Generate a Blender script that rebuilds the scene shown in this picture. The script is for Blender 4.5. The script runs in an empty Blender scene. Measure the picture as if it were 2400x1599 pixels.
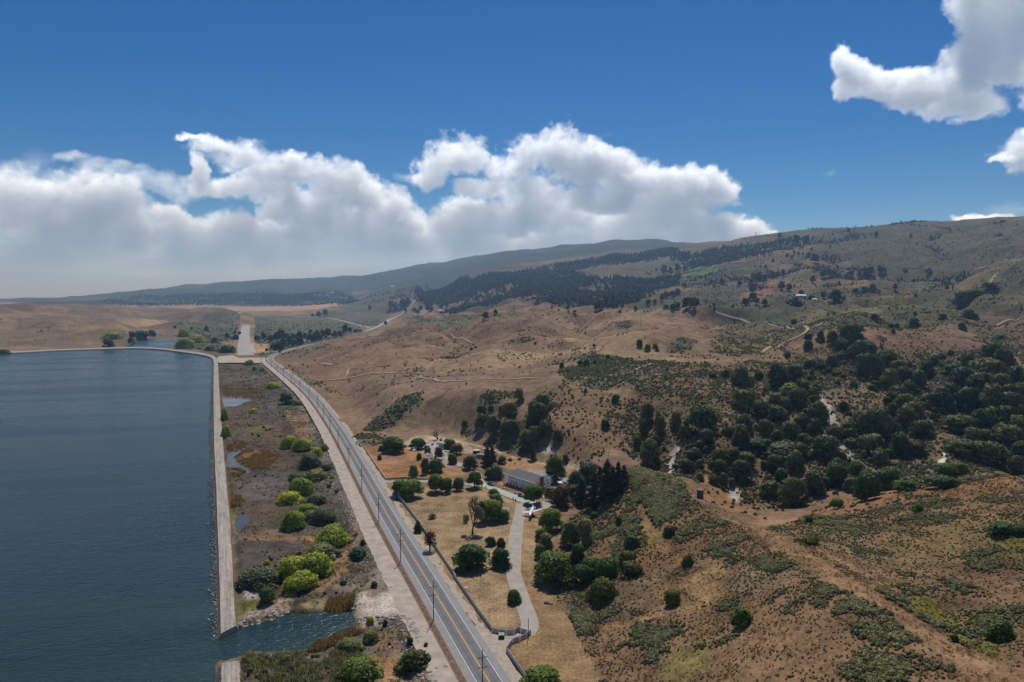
import bpy, math, random
import numpy as np
from mathutils import Vector, Matrix, Euler

# ------------------------------------------------------------------ camera, light, exposure
scn = bpy.context.scene
col = scn.collection
CAM_H = 118.0
TILT = math.radians(3.92)
cam_d = bpy.data.cameras.new('camera')
cam_d.sensor_width = 36.0
cam_d.lens = 24.0
cam_d.clip_start = 1.0
cam_d.clip_end = 200000.0
cam = bpy.data.objects.new('camera', cam_d)
cam.location = (0, 0, CAM_H)
cam.rotation_euler = (math.radians(90) - TILT, 0, 0)
col.objects.link(cam)
scn.camera = cam

SUN_EL, SUN_AZ = math.radians(58), math.radians(8)      # azimuth measured from +Y towards +X
sun_d = bpy.data.lights.new('sun', 'SUN')
sun_d.energy = 3.6
sun_d.angle = math.radians(0.5)
sun_d.color = (1.0, 0.95, 0.88)
sun = bpy.data.objects.new('sun', sun_d)
sun_dir = Vector((math.sin(SUN_AZ) * math.cos(SUN_EL), math.cos(SUN_AZ) * math.cos(SUN_EL), math.sin(SUN_EL)))
sun.rotation_euler = sun_dir.to_track_quat('Z', 'Y').to_euler()
sun.location = (0, 0, 600)
col.objects.link(sun)

scn.view_settings.view_transform = 'Standard'
scn.view_settings.look = 'None'
scn.view_settings.exposure = 0.08
scn.view_settings.gamma = 1.0
scn.view_settings.use_curve_mapping = False
scn.cycles.max_bounces = 6
scn.cycles.diffuse_bounces = 3
scn.cycles.glossy_bounces = 2
scn.cycles.transmission_bounces = 2
scn.cycles.transparent_max_bounces = 8
scn.cycles.volume_bounces = 0
scn.cycles.caustics_reflective = False
scn.cycles.caustics_refractive = False
scn.cycles.sample_clamp_indirect = 4.0
scn.cycles.use_denoising = True
scn.cycles.denoiser = 'OPENIMAGEDENOISE'
scn.cycles.denoising_input_passes = 'RGB_ALBEDO_NORMAL'
scn.cycles.denoising_prefilter = 'ACCURATE'

def cloud_map(W=1800, Hh=770, D=24):
    """Cumulus over the valley, computed as a lit volume: returns RGBA over azimuth -50..50, elevation -3..40 degrees."""
    rng = np.random.default_rng(21)
    az = np.radians(np.linspace(-50, 50, W)); el = np.radians(np.linspace(40, -3, Hh))
    A, E = np.meshgrid(az, el)
    dx, dy, dz = np.sin(A) * np.cos(E), np.cos(A) * np.cos(E), np.sin(E)
    ct, st = math.cos(TILT), math.sin(TILT)
    f = dy * ct - dz * st; up = dy * st + dz * ct
    PX = (1200 + 1600 * dx / f).astype(np.float32); PY = (799.5 - 1600 * up / f).astype(np.float32)

    def lat(shape, cells, seed):
        """Smooth random field on SHAPE with about CELLS cells, by interpolation of a lattice."""
        r = np.random.default_rng(seed)
        a = r.random([int(c) + 3 for c in cells]).astype(np.float32)
        for ax, (n, c) in enumerate(zip(shape, cells)):
            t = np.linspace(0.5, c + 0.5, n); i = np.floor(t).astype(int); fr = (t - i).astype(np.float32); fr = fr * fr * (3 - 2 * fr)
            sh = [1] * a.ndim; sh[ax] = n; fr = fr.reshape(sh)
            a = np.take(a, i, ax) * (1 - fr) + np.take(a, i + 1, ax) * fr
        return a * 2 - 1

    def field2(cell, seed, octs=4, gain=0.55, sx=1.0):
        s = 0; n = 0; g = 1.0
        for o in range(octs):
            s = s + g * lat((Hh, W), (Hh / cell, W / (cell * sx)), seed + o); n += g; g *= gain; cell = cell / 2.1
        return s / n
    # bend the sketch a little so that no outline stays an ellipse
    wx = PX + 34 * field2(72, 1, 6, 0.62) + 9 * field2(16, 7, 4, 0.65); wy = PY + 26 * field2(60, 11, 6, 0.62) + 8 * field2(14, 17, 4, 0.65)
    wyl = wy.copy()
    B = [(20, 480, 90, 75), (90, 490, 80, 62), (165, 482, 95, 62), (240, 495, 80, 58), (290, 522, 60, 50), (60, 540, 140, 60), (200, 550, 150, 60), (300, 562, 90, 45), (-80, 500, 120, 90),
         (405, 520, 45, 40), (366, 507, 26, 20), (440, 535, 50, 35), (500, 540, 60, 42), (560, 535, 60, 40), (610, 550, 50, 35), (450, 570, 120, 40), (570, 580, 120, 40),
         (520, 343, 68, 26), (450, 331, 34, 9), (570, 370, 80, 45), (470, 395, 26, 44), (620, 400, 60, 50), (690, 385, 45, 35), (720, 410, 60, 40), (770, 440, 60, 45), (640, 440, 100, 38), (560, 440, 90, 28), (500, 440, 60, 24),
         (700, 480, 90, 50), (760, 500, 90, 60), (820, 440, 46, 60), (860, 462, 50, 50), (900, 500, 60, 45), (940, 520, 50, 40), (850, 540, 120, 60), (720, 560, 100, 50), (660, 500, 50, 30),
         (1030, 385, 52, 52), (1080, 370, 60, 52), (1125, 380, 45, 45), (1020, 428, 48, 34), (1180, 405, 60, 48), (1240, 388, 55, 55), (1290, 370, 60, 60), (1330, 365, 45, 55), (1380, 390, 60, 50), (1440, 410, 60, 50), (1500, 420, 60, 50), (1560, 430, 60, 45), (1615, 430, 45, 45),
         (1650, 440, 40, 35), (1685, 455, 30, 20), (1250, 460, 120, 50), (1400, 470, 140, 50), (1550, 475, 120, 40), (1130, 450, 80, 38), (1090, 502, 55, 32), (1140, 515, 60, 35), (1050, 524, 60, 28), (1220, 510, 100, 45), (1330, 520, 120, 45), (1450, 520, 120, 40), (1560, 515, 90, 35),
         (1630, 522, 50, 27), (1690, 527, 50, 25), (1750, 537, 50, 24), (1800, 548, 40, 14), (1660, 558, 150, 25), (1500, 562, 160, 28), (1300, 575, 200, 40), (1100, 580, 200, 45), (950, 575, 120, 50),
         (1970, 150, 30, 42), (2000, 168, 50, 36), (1985, 200, 40, 24), (2050, 192, 60, 36), (2110, 202, 60, 38), (2170, 207, 70, 48), (2230, 200, 70, 60), (2270, 160, 70, 70), (2310, 110, 70, 80), (2340, 50, 90, 80), (2390, 100, 60, 100), (2200, 245, 80, 36), (2280, 235, 70, 40), (2120, 238, 60, 26), (2360, 170, 60, 40), (2290, 20, 60, 60), (2420, -40, 160, 90),
         (2352, 377, 38, 9), (2395, 368, 45, 16), (2320, 512, 60, 10), (2047, 542, 16, 4), (2500, 360, 120, 60), (2600, 200, 160, 110), (-250, 480, 180, 90), (-420, 530, 200, 80), (2900, 480, 200, 60)]
    THIN = [(75, 380, 55, 32, .16), (160, 366, 42, 14, .9), (210, 385, 46, 20, 1.2), (262, 402, 50, 24, 1.4), (320, 422, 56, 28, 1.6), (380, 432, 60, 32, 1.8), (430, 445, 60, 30, 1.8), (1953, 403, 16, 6, .14), (2370, 495, 60, 20, .3), (1200, 330, 22, 9, .12), (1420, 318, 20, 8, .14), (955, 420, 22, 14, .2), (600, 412, 60, 10, .3),
            (100, 602, 320, 46, 2.2), (420, 612, 320, 44, 2.2), (720, 606, 300, 50, 2.6), (980, 606, 220, 50, 2.4), (250, 636, 460, 46, 1.5), (700, 640, 460, 46, 1.6), (-300, 610, 300, 50, 2), (300, 676, 800, 50, 4.5), (900, 655, 340, 50, 3.5), (-500, 670, 500, 50, 4.0)]
    shape = (Hh, W, D)
    w = np.linspace(-1, 1, D).astype(np.float32)
    F = np.full(shape, -1.0, np.float32)
    for i, b in enumerate(B):
        cx, cy, rx, ry = b
        j = rng.random() * 0.9 - 0.45
        sel_r = np.abs(PY - cy).min(1) < ry * 1.6 + 40; sel_c = np.abs(PX - cx).min(0) < rx * 1.6 + 40
        if not sel_r.any() or not sel_c.any():
            continue
        r0, r1 = np.nonzero(sel_r)[0][[0, -1]]; c0, c1 = np.nonzero(sel_c)[0][[0, -1]]
        x = wx[r0:r1 + 1, c0:c1 + 1]; y = wy[r0:r1 + 1, c0:c1 + 1]
        dyn = (y - cy); dyn = np.where(dyn > 0, dyn * 1.15, dyn)
        q = ((x - cx) / rx) ** 2 + (dyn / ry) ** 2
        v = 1.0 - np.sqrt(q[..., None] + (((w - j) / 0.75) ** 2)[None, None])
        np.maximum(F[r0:r1 + 1, c0:c1 + 1], v, out=F[r0:r1 + 1, c0:c1 + 1])
    N = 0; n = 0; g = 1.0; cell = 84.0
    for o in range(6):
        l = lat(shape, (Hh / cell, W / (cell * 1.15), D / max(cell / 10, 1.6)), 40 + o)
        N = N + g * (np.abs(l) * -2 + 0.75 if o in (1, 2) else l); n += g; g *= 0.72; cell /= 2.0
    N = N / n
    den = np.clip((F * 0.95 + 1.35 * N - 0.04) * 1.85, 0, 1.0)
    fade = np.clip((PY - 548) / 60, 0, 1) * np.clip((1250 - PX) / 250, 0, 1)
    den *= (1 - .93 * fade)[..., None]
    del F, N
    FINE_ = field2(20, 90, 4, 0.6, 2.2); FLAT_ = field2(26, 95, 5, 0.6, 7.0)
    for cx, cy, rx, ry, a in THIN:
        q = np.sqrt(((wx - cx) / rx) ** 2 + ((wy - cy) / ry) ** 2)
        m = np.clip(1.15 - q, 0, 1) * a * np.clip(0.75 + (1.5 * FLAT_ if cy > 590 else 1.1 * FINE_), 0.05, 1.7)
        den[:, :, D // 2] = np.maximum(den[:, :, D // 2], np.clip(m, 0, 3.2) * 1.9)
    # light from high up and a little beyond the clouds
    tau = np.zeros((W, D), np.float32); SUNT = np.empty(shape, np.float32)
    sh = 0.24
    kd = 0.13 * 640 / Hh
    for r in range(Hh):
        t2 = tau.copy(); t2[:, :-1] = tau[:, :-1] * (1 - sh) + tau[:, 1:] * sh; t2[:, -1] *= (1 - sh)
        tau = t2 * 0.9985
        SUNT[r] = tau
        tau = tau + den[r] * kd
    h = 8
    cs = np.cumsum(np.pad(SUNT, ((0, 0), (h + 1, h), (0, 0)), mode='edge'), 1, dtype=np.float32)
    SUNT = (cs[:, 2 * h + 1:] - cs[:, :-2 * h - 1]) / (2 * h + 1)
    del cs
    light = 0.62 * np.exp(-1.3 * SUNT) + 0.38 * np.exp(-0.42 * SUNT)
    del SUNT
    T = np.ones((Hh, W), np.float32); Ls = np.zeros((Hh, W), np.float32); Amb = np.zeros((Hh, W), np.float32)
    for k in range(D):
        a = 1 - np.exp(-den[:, :, k] * 0.43)
        Ls += T * a * light[:, :, k]; Amb += T * a
        T *= 1 - a
    alpha = 1 - T
    Ls *= 1 + 0.22 * field2(20, 120, 6, 0.7)
    low = np.clip((PY - 520) / 150, 0, 1)
    sunc = np.array((0.975, 0.985, 1.0)); ambc = np.array((0.19, 0.25, 0.36))
    rgb = Ls[..., None] * sunc * 0.98 + Amb[..., None] * ambc
    rgb = rgb / np.maximum(alpha, 1e-4)[..., None]
    rgb = rgb * (1 - 0.75 * low)[..., None] + np.array((0.225, 0.325, 0.49)) * (0.75 * low)[..., None]
    edge = np.clip((50 - np.abs(np.degrees(A))) / 6, 0, 1) * np.clip((40 - np.degrees(E)) / 5, 0, 1)
    return np.concatenate([rgb, (alpha * edge)[..., None]], -1).astype(np.float32)


def build_sky():
    w = bpy.data.worlds.new('World'); scn.world = w; w.use_nodes = True
    t = w.node_tree; t.nodes.clear()

    def n(kind, **kw):
        nd = t.nodes.new(kind)
        for k, v in kw.items():
            setattr(nd, k, v)
        return nd
    L = t.links.new
    out = n('ShaderNodeOutputWorld')
    sk = n('ShaderNodeTexSky', sky_type='NISHITA', sun_disc=False, sun_elevation=SUN_EL, sun_rotation=SUN_AZ, altitude=1500, air_density=1.0, dust_density=SKY_DUST, ozone_density=5.0)
    bg = n('ShaderNodeBackground'); bg.inputs[1].default_value = SKY_STRENGTH
    hs = n('ShaderNodeHueSaturation'); hs.inputs['Hue'].default_value = 0.506; hs.inputs['Saturation'].default_value = 1.36
    L(sk.outputs[0], hs.inputs['Color']); L(hs.outputs[0], bg.inputs[0])
    tc = n('ShaderNodeTexCoord'); sp = n('ShaderNodeSeparateXYZ'); L(tc.outputs['Generated'], sp.inputs[0])
    at = n('ShaderNodeMath', operation='ARCTAN2'); L(sp.outputs[0], at.inputs[0]); L(sp.outputs[1], at.inputs[1])
    asn = n('ShaderNodeMath', operation='ARCSINE'); L(sp.outputs[2], asn.inputs[0])
    u = n('ShaderNodeMapRange', clamp=False); L(at.outputs[0], u.inputs[0]); u.inputs[1].default_value = math.radians(-50); u.inputs[2].default_value = math.radians(50)
    v = n('ShaderNodeMapRange', clamp=False); L(asn.outputs[0], v.inputs[0]); v.inputs[1].default_value = math.radians(-3); v.inputs[2].default_value = math.radians(40)
    cb = n('ShaderNodeCombineXYZ'); L(u.outputs[0], cb.inputs[0]); L(v.outputs[0], cb.inputs[1])
    px = cloud_map()
    img = bpy.data.images.new('clouds', px.shape[1], px.shape[0], alpha=True, float_buffer=True)
    img.colorspace_settings.name = 'Non-Color'
    img.alpha_mode = 'CHANNEL_PACKED'
    img.pixels.foreach_set(np.ascontiguousarray(px[::-1]).ravel()); img.update(); img.pack()
    ti = n('ShaderNodeTexImage', image=img, extension='CLIP', interpolation='Cubic'); L(cb.outputs[0], ti.inputs[0])
    bc = n('ShaderNodeBackground'); bc.inputs[1].default_value = CLOUD_STRENGTH; L(ti.outputs[0], bc.inputs[0])
    mx = n('ShaderNodeMixShader'); L(ti.outputs[1], mx.inputs[0]); L(bg.outputs[0], mx.inputs[1]); L(bc.outputs[0], mx.inputs[2])
    # broken cumulus carried on round the unseen horizon, added as fill light
    no = n('ShaderNodeTexNoise'); mp = n('ShaderNodeMapping'); mp.inputs['Scale'].default_value = (1, 1, 2.4)
    L(tc.outputs['Generated'], mp.inputs[0]); L(mp.outputs[0], no.inputs['Vector'])
    no.inputs['Scale'].default_value = 3.2; no.inputs['Detail'].default_value = 7; no.inputs['Roughness'].default_value = .58

    def mr(sock, a, b, c=0., d=1.):
        q = n('ShaderNodeMapRange', interpolation_type='SMOOTHSTEP'); L(sock, q.inputs[0])
        for i, v_ in enumerate((a, b, c, d)):
            q.inputs[i + 1].default_value = v_
        return q.outputs[0]

    def mul(a, b):
        q = n('ShaderNodeMath', operation='MULTIPLY'); L(a, q.inputs[0]); L(b, q.inputs[1]); return q.outputs[0]
    ab = n('ShaderNodeMath', operation='ABSOLUTE'); L(at.outputs[0], ab.inputs[0])
    f_ = mul(mul(mr(no.outputs['Fac'], .46, .58), mr(ab.outputs[0], math.radians(44), math.radians(56))), mul(mr(asn.outputs[0], math.radians(30), math.radians(20)), mr(asn.outputs[0], 0, math.radians(3))))
    b2 = n('ShaderNodeBackground'); b2.inputs[0].default_value = (.72, .76, .82, 1); b2.inputs[1].default_value = 1.0
    m2 = n('ShaderNodeMixShader'); L(f_, m2.inputs[0]); L(mx.outputs[0], m2.inputs[1]); L(b2.outputs[0], m2.inputs[2])
    L(m2.outputs[0], out.inputs[0])


SKY_STRENGTH, SKY_DUST, CLOUD_STRENGTH = 0.062, 0.1, 1.02
build_sky()


# ------------------------------------------------------------------ small helpers
RNG = np.random.default_rng(7)
random.seed(7)
ZR = {'A': (0, 600, 3.92), 'B': (600, 600, 3.92), 'C': (1200, 500, 3.92), 'D': (1800, 450, 3.92), 'E': (450, 800, 3.92), 'F': (800, 950, 3.92),
      'G': (450, 1200, 3.923), 'H': (900, 1200, 3.923), 'I': (1100, 1030, 7.84), 'J': (850, 1000, 7.84), 'K': (1000, 780, 3.92),
      'L': (1500, 800, 3.92), 'M': (1900, 800, 3.92), 'N': (1250, 1080, 3.021), 'O': (1800, 1080, 3.021), 'P': (0, 1000, 2.618),
      'Q': (560, 720, 7.847), 'S': (1160, 1080, 15.68), 'T': (1200, 1160, 22.4), 'U': (960, 1000, 15.68), 'V': (1130, 1440, 9.862), '-': (0, 0, 1.0)}


def zp(r, pts):
    """Sketch points, noted on an enlarged part of the survey photograph, as full-photograph coordinates."""
    ox, oy, s = ZR[r]
    return [(ox + p[0] / s, oy + p[1] / s) for p in pts]


CT, ST = math.cos(TILT), math.sin(TILT)


def bearing(x, y):
    u = (np.asarray(x, float) - 1200.0) / 1600.0
    w = -(np.asarray(y, float) - 799.5) / 1600.0
    return u, CT + w * ST, -ST + w * CT


def on_level(x, y, z=0.0):
    dx, dy, dz = bearing(x, y)
    t = (z - CAM_H) / dz
    return dx * t, dy * t


def smooth(a, b, v):
    t = np.clip((v - a) / (b - a), 0, 1)
    return t * t * (3 - 2 * t)


_tab = RNG.random((64, 256, 256)).astype(np.float32)


def vnoise(x, y, seed):
    T = _tab[seed % 64]
    xi = np.floor(x).astype(np.int64); yi = np.floor(y).astype(np.int64)
    fx = (x - xi).astype(np.float32); fy = (y - yi).astype(np.float32)
    fx = fx * fx * fx * (fx * (fx * 6 - 15) + 10); fy = fy * fy * fy * (fy * (fy * 6 - 15) + 10)
    x0 = xi & 255; x1 = (xi + 1) & 255; y0 = yi & 255; y1 = (yi + 1) & 255
    a = T[x0, y0]; b = T[x1, y0]; c = T[x0, y1]; d = T[x1, y1]
    return (a + (b - a) * fx) * (1 - fy) + (c + (d - c) * fx) * fy


def fbm(x, y, scale, octs=4, seed=0, gain=0.5):
    """Fractal noise in about -1..1, SCALE in metres."""
    s = 0; a = 1.0; n = 0; f = 1.0 / scale
    for k in range(octs):
        s = s + a * (vnoise(x * f + 17.3 * k, y * f - 9.1 * k, seed + k) * 2 - 1)
        n += a; a *= gain; f *= 2.03
    return s / n * 1.6


def ridged(x, y, scale, octs=4, seed=0):
    s = 0; a = 1.0; n = 0; f = 1.0 / scale
    for k in range(octs):
        s = s + a * (1 - np.abs(vnoise(x * f + 5.7 * k, y * f + 3.3 * k, seed + k) * 2 - 1))
        n += a; a *= 0.5; f *= 2.1
    return s / n


def poly_sd(X, Y, poly):
    """Signed distance to a closed polygon, positive inside."""
    P = np.asarray(poly, float)
    d2 = np.full(X.shape, 1e18); ins = np.zeros(X.shape, bool)
    n = len(P)
    for i in range(n):
        ax, ay = P[i]; bx, by = P[(i + 1) % n]
        ex, ey = bx - ax, by - ay
        wx, wy = X - ax, Y - ay
        t = np.clip((wx * ex + wy * ey) / (ex * ex + ey * ey + 1e-12), 0, 1)
        d2 = np.minimum(d2, (wx - ex * t) ** 2 + (wy - ey * t) ** 2)
        c = ((ay > Y) != (by > Y)) & (X < ex * (Y - ay) / (ey if abs(ey) > 1e-12 else 1e-12) + ax)
        ins ^= c
    d = np.sqrt(d2)
    return np.where(ins, d, -d)


def line_d(X, Y, line):
    P = np.asarray(line, float)
    d2 = np.full(X.shape, 1e18)
    for i in range(len(P) - 1):
        ax, ay = P[i][:2]; bx, by = P[i + 1][:2]
        ex, ey = bx - ax, by - ay
        t = np.clip(((X - ax) * ex + (Y - ay) * ey) / (ex * ex + ey * ey + 1e-12), 0, 1)
        d2 = np.minimum(d2, (X - ax - ex * t) ** 2 + (Y - ay - ey * t) ** 2)
    return np.sqrt(d2)


# ------------------------------------------------------------------ the lie of the land
APEX = 150.0
CP = []


def cp(x, y, Y=None, z=None):
    dx, dy, dz = [float(v) for v in bearing(x, y)]
    if Y is None:
        Y = (z - CAM_H) / dz * dy
    t = Y / dy
    CP.append((dx * t, Y, CAM_H + dz * t))


def cw(X, Y, z):
    CP.append((X, Y, z))


# near spur with the trail along its crest
for p in ((2400, 1599, 40), (2100, 1599, 33), (1800, 1599, 21), (1500, 1599, 5), (1650, 1599, 12), (2400, 1450, 33), (2080, 1430, 34), (1800, 1450, 22),
          (1500, 1450, 6), (1500, 1300, 9), (1830, 1295, 27.5), (1500, 1200, 13), (1490, 1108, 18), (1641, 1165, 19), (1780, 1232, 20), (1640, 1300, 17),
          (1640, 1450, 12), (1400, 1250, 4), (1400, 1180, 4), (2300, 1530, 33), (2150, 1400, 29), (1560, 1118, 19.5), (1950, 1350, 31),
          (2400, 1260, 33), (2250, 1230, 31), (2100, 1250, 26), (2000, 1300, 25), (1420, 1400, 4), (1700, 1200, 20)):
    cp(p[0], p[1], z=p[2])
for p in ((1900, 1213, 300), (2100, 1156, 325), (2250, 1130, 320), (2400, 1112, 310)):
    cp(p[0], p[1], Y=p[2])
cw(40, 110, 15); cw(85, 80, 38); cw(120, 60, 40); cw(200, 120, 40); cw(0, 60, 4); cw(160, 100, 38)
# canyon floor
cw(96, 425, 3); cw(118, 372, 4.0); cw(134, 346, 5.0); cw(165, 356, 6.5); cw(205, 385, 8); cw(243, 395, 9.5); cw(290, 392, 10.5); cw(330, 380, 12); cw(420, 375, 16)
# slopes beyond the canyon, column by column
for p in ((2400, 1000, 475), (2400, 880, 590), (2400, 820, 730), (2400, 750, 980), (2400, 650, 1500), (2400, 580, 2000), (2399, 508, 2550),
          (2100, 1000, 480), (2100, 900, 590), (2100, 820, 740), (2100, 760, 980), (2100, 700, 1450), (2100, 640, 1950), (2105, 538, 2750),
          (2200, 1040, 440), (2250, 900, 600), (1950, 800, 800), (1900, 850, 690), (2000, 870, 640),
          (1800, 1150, 385), (1800, 1050, 440), (1800, 950, 510), (1800, 885, 575), (1800, 830, 740), (1800, 760, 1080), (1800, 700, 1600), (1800, 640, 2200),
          (1800, 600, 2700), (1800, 561, 3200), (1950, 1100, 400), (1950, 1000, 470), (1690, 1120, 400), (1650, 1000, 455), (1650, 900, 570), (1950, 900, 560),
          (1500, 1050, 470), (1500, 950, 540), (1500, 890, 610), (1500, 852, 670), (1500, 815, 860), (1500, 770, 1200), (1500, 740, 1600), (1500, 700, 2300),
          (1500, 650, 3000), (1500, 606, 3900), (1330, 1000, 500), (1400, 930, 560), (1650, 850, 650), (1650, 800, 880), (1650, 745, 1300), (1650, 690, 1900), (1650, 640, 2600), (1650, 590, 3600),
          (1200, 1042, 480), (1200, 1000, 515), (1250, 920, 580), (1310, 880, 630), (1100, 950, 545), (1200, 880, 720), (1200, 840, 880), (1200, 800, 1060),
          (1289, 787, 1100), (1340, 800, 1100), (1200, 750, 1700), (1200, 720, 2200), (1200, 690, 2900), (1200, 652, 3700), (1276, 627, 4300), (1404, 609, 4300),
          (1582, 586, 4300), (1400, 720, 1900), (1400, 760, 1350), (1400, 830, 800), (1400, 690, 2500), (1400, 650, 3200),
          (950, 960, 600), (900, 955, 610), (950, 900, 700), (1020, 1000, 545), (900, 885, 800), (800, 850, 1050), (1000, 850, 900), (950, 800, 1250),
          (1050, 785, 1300), (1030, 768, 1480), (1000, 745, 2200), (1100, 725, 2500), (960, 715, 3800), (1000, 700, 3900), (983, 671, 4500), (1072, 658, 4400),
          (860, 770, 2360), (1050, 820, 1100), (1120, 880, 730), (1050, 920, 620), (1100, 770, 1500), (920, 770, 2000)):
    cp(p[0], p[1], Y=p[2])
# far skyline ridges, right to left
for p in ((1608, 575, 4000), (1685, 573, 3800), (1736, 560, 3500), (1850, 556, 3100), (1979, 547, 2900), (2183, 531, 2700), (2285, 523, 2620)):
    cp(p[0], p[1], Y=p[2])
for p in ((1200, 588, 7800), (1302, 576, 7800), (1404, 566, 7800), (1506, 566, 7800), (1570, 570, 7800), (1136, 600, 7800), (1059, 619, 7800), (983, 638, 7800),
          (906, 658, 7800), (1700, 572, 7800), (1900, 580, 7800),
          (840, 658, 10500), (780, 661, 9000), (690, 660, 9000), (640, 663, 9000), (560, 672, 9000), (480, 679, 9000), (420, 683, 9000), (335, 680, 9000), (270, 691, 9000),
          (600, 681, 7600), (700, 681, 7600), (820, 682, 7400), (900, 680, 7000), (500, 692, 7600), (260, 693, 7000), (130, 703, 6400), (0, 712, 6400),
          (200, 708, 5600), (350, 712, 5800), (500, 714, 5600), (650, 716, 5400), (800, 712, 5200), (900, 708, 5000),
          (60, 701, 9000), (150, 700, 9000), (-60, 704, 9000)):
    cp(p[0], p[1], Y=p[2])
for X, Y in ((-20000, 40000), (0, 45000), (-30000, 20000), (20000, 45000), (-9000, 12000), (-14000, 9000), (9000, 20000), (-60000, 60000), (-7000, 16000), (0, 16000)):
    cw(X, Y, 0.0)
# level ground: road, lawn, reservoir, plain
for X, Y in ((-20, 200), (-60, 240), (-110, 400), (-200, 600), (-330, 900), (-450, 1220), (-480, 1600), (-495, 2000), (-120, 120), (-250, 250), (-600, 500), (-900, 900), (-1500, 1300),
             (-600, 1350), (-700, 1800), (-900, 2600), (-1200, 4000), (-600, 3500), (-500, 4500), (0, 300), (0, 400), (-40, 480), (20, 230), (-100, 520), (0, 0), (-150, 0), (30, 330), (45, 380), (-3000, 5200), (-5000, 5000)):
    cw(X, Y, 0.0)
# low brown hills beyond the reservoir
for p in ((60, 745, 2600, 24), (200, 760, 2300, 20), (300, 742, 2900, 22), (420, 742, 3000, 14), (-200, 760, 2000, 25), (-100, 735, 3000, 30), (100, 790, 1700, 10), (-500, 740, 3000, 25), (250, 725, 3900, 26), (0, 728, 3900, 24)):
    dx, dy, dz = bearing(p[0], p[1])
    cw(float(dx / dy) * p[2], p[2], p[3])
# outside the picture the slopes go on
for X, Y, z in ((700, 300, 40), (900, 450, 45), (900, 700, 80), (1300, 900, 130), (1800, 1500, 280), (2600, 2000, 420), (3200, 2600, 430), (4000, 3500, 420), (700, 120, 45), (500, 0, 45), (3500, 5000, 380), (2500, 5200, 360), (6000, 9000, 500), (400, 200, 40)):
    cw(X, Y, z)

CPA = np.array(CP)


def tps_coords(X, Y):
    Yo = np.maximum(Y + APEX, 5.0)
    return X / Yo * 2.2, np.log(Yo)


_pu, _pl = tps_coords(CPA[:, 0], CPA[:, 1])
_pq = CPA[:, 2] / (CPA[:, 1] + APEX)


def _k(r2):
    return 0.5 * r2 * np.log(r2 + 1e-9)


_n = len(CPA)
_A = np.zeros((_n + 3, _n + 3))
_A[:_n, :_n] = _k((_pu[:, None] - _pu[None]) ** 2 + (_pl[:, None] - _pl[None]) ** 2) + np.eye(_n) * 1e-3
_A[:_n, _n] = 1; _A[:_n, _n + 1] = _pu; _A[:_n, _n + 2] = _pl
_A[_n:, :_n] = _A[:_n, _n:].T
_wts = np.linalg.solve(_A, np.concatenate([_pq, np.zeros(3)]))

FLAT_PX = [(1420, 1640), (1392, 1567), (1363, 1507), (1339, 1454), (1293, 1406), (1285, 1330), (1290, 1250), (1310, 1195), (1340, 1150), (1330, 1110), (1250, 1080), (1160, 1060),
           (1080, 1030), (1010, 1012), (940, 1012), (880, 1015), (845, 1005), (815, 960), (770, 910), (722, 880), (668, 852), (690, 826), (760, 797), (860, 773), (905, 742)]
_fx, _fy = on_level([p[0] for p in FLAT_PX], [p[1] for p in FLAT_PX])
FLAT = list(zip(_fx, _fy)) + [(-700, 3800), (-1000, 3300), (-1000, 1900), (-700, 1560), (-1600, 1430), (-3000, 1450), (-3000, -400), (40, -400), (20, 100)]


def land_base(X, Y):
    X = np.asarray(X, float); Y = np.asarray(Y, float)
    u, l = tps_coords(X, Y)
    q = np.zeros(X.shape)
    flat = X.ravel()
    qq = q.ravel(); uu = u.ravel(); ll = l.ravel()
    for s in range(0, flat.size, 60000):
        a, b = uu[s:s + 60000, None], ll[s:s + 60000, None]
        r2 = (a - _pu[None]) ** 2 + (b - _pl[None]) ** 2
        qq[s:s + 60000] = _k(r2).dot(_wts[:_n]) + _wts[_n] + _wts[_n + 1] * a[:, 0] + _wts[_n + 2] * b[:, 0]
    q = qq.reshape(X.shape)
    z = q * (Y + APEX)
    sd = poly_sd(X, Y, FLAT)
    out = smooth(0, 12 + 0.05 * np.maximum(Y, 0), -sd)
    return z * out, out


def land(X, Y):
    z, out = land_base(X, Y)
    d = np.maximum(np.hypot(X, Y), 50)
    far = smooth(700, 1800, d)
    wx = X + 18 * fbm(X, Y, 160, 2, 11); wy = Y + 18 * fbm(X, Y, 160, 2, 15)
    rough = smooth(4, 40, z)
    # gullies on the hills, larger ones farther out where the land is larger
    z = z + out * (0.5 * fbm(X, Y, 9, 3, 3) + (1.0 + 3.5 * rough) * fbm(wx, wy, 70, 3, 5) * 0.6)
    g = ridged(wx * 1.0, wy * 0.55, 230, 3, 21) - 0.55
    z = z + out * rough * g * (7 + 5 * far)
    z = z + out * far * (fbm(X, Y, 420, 3, 31) * 0.0045 * np.minimum(d, 5000) * smooth(10, 90, z))
    # rolling knolls with creased valleys between them
    mid = smooth(620, 1000, d) * smooth(3000, 2200, Y) * rough
    z = z + out * mid * (np.abs(fbm(wx, wy, 210, 3, 61)) * 36 - 10) * smooth(200, 100, z)
    up = smooth(95, 170, z) * smooth(5200, 4200, Y)
    z = z + out * up * (np.abs(fbm(wx * 1.2, wy * .8, 480, 3, 65)) * 75 - 24) * smooth(1, .45, Y / np.maximum(3900 - X * .55, 500)) ** .5
    lowh = smooth(1500, 2100, Y) * smooth(4600, 3400, Y) * smooth(-500, -900, X)
    z = z + lowh * out * (np.abs(fbm(X, Y, 460, 3, 41)) * 60 - 12)
    far2 = smooth(5500, 7000, Y)
    z = z + far2 * out * smooth(20, 120, z) * (np.abs(fbm(X, Y, 1500, 3, 51)) - 0.25) * 90 * smooth(-.66, -.42, X / np.maximum(Y, 1))
    return z


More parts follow.
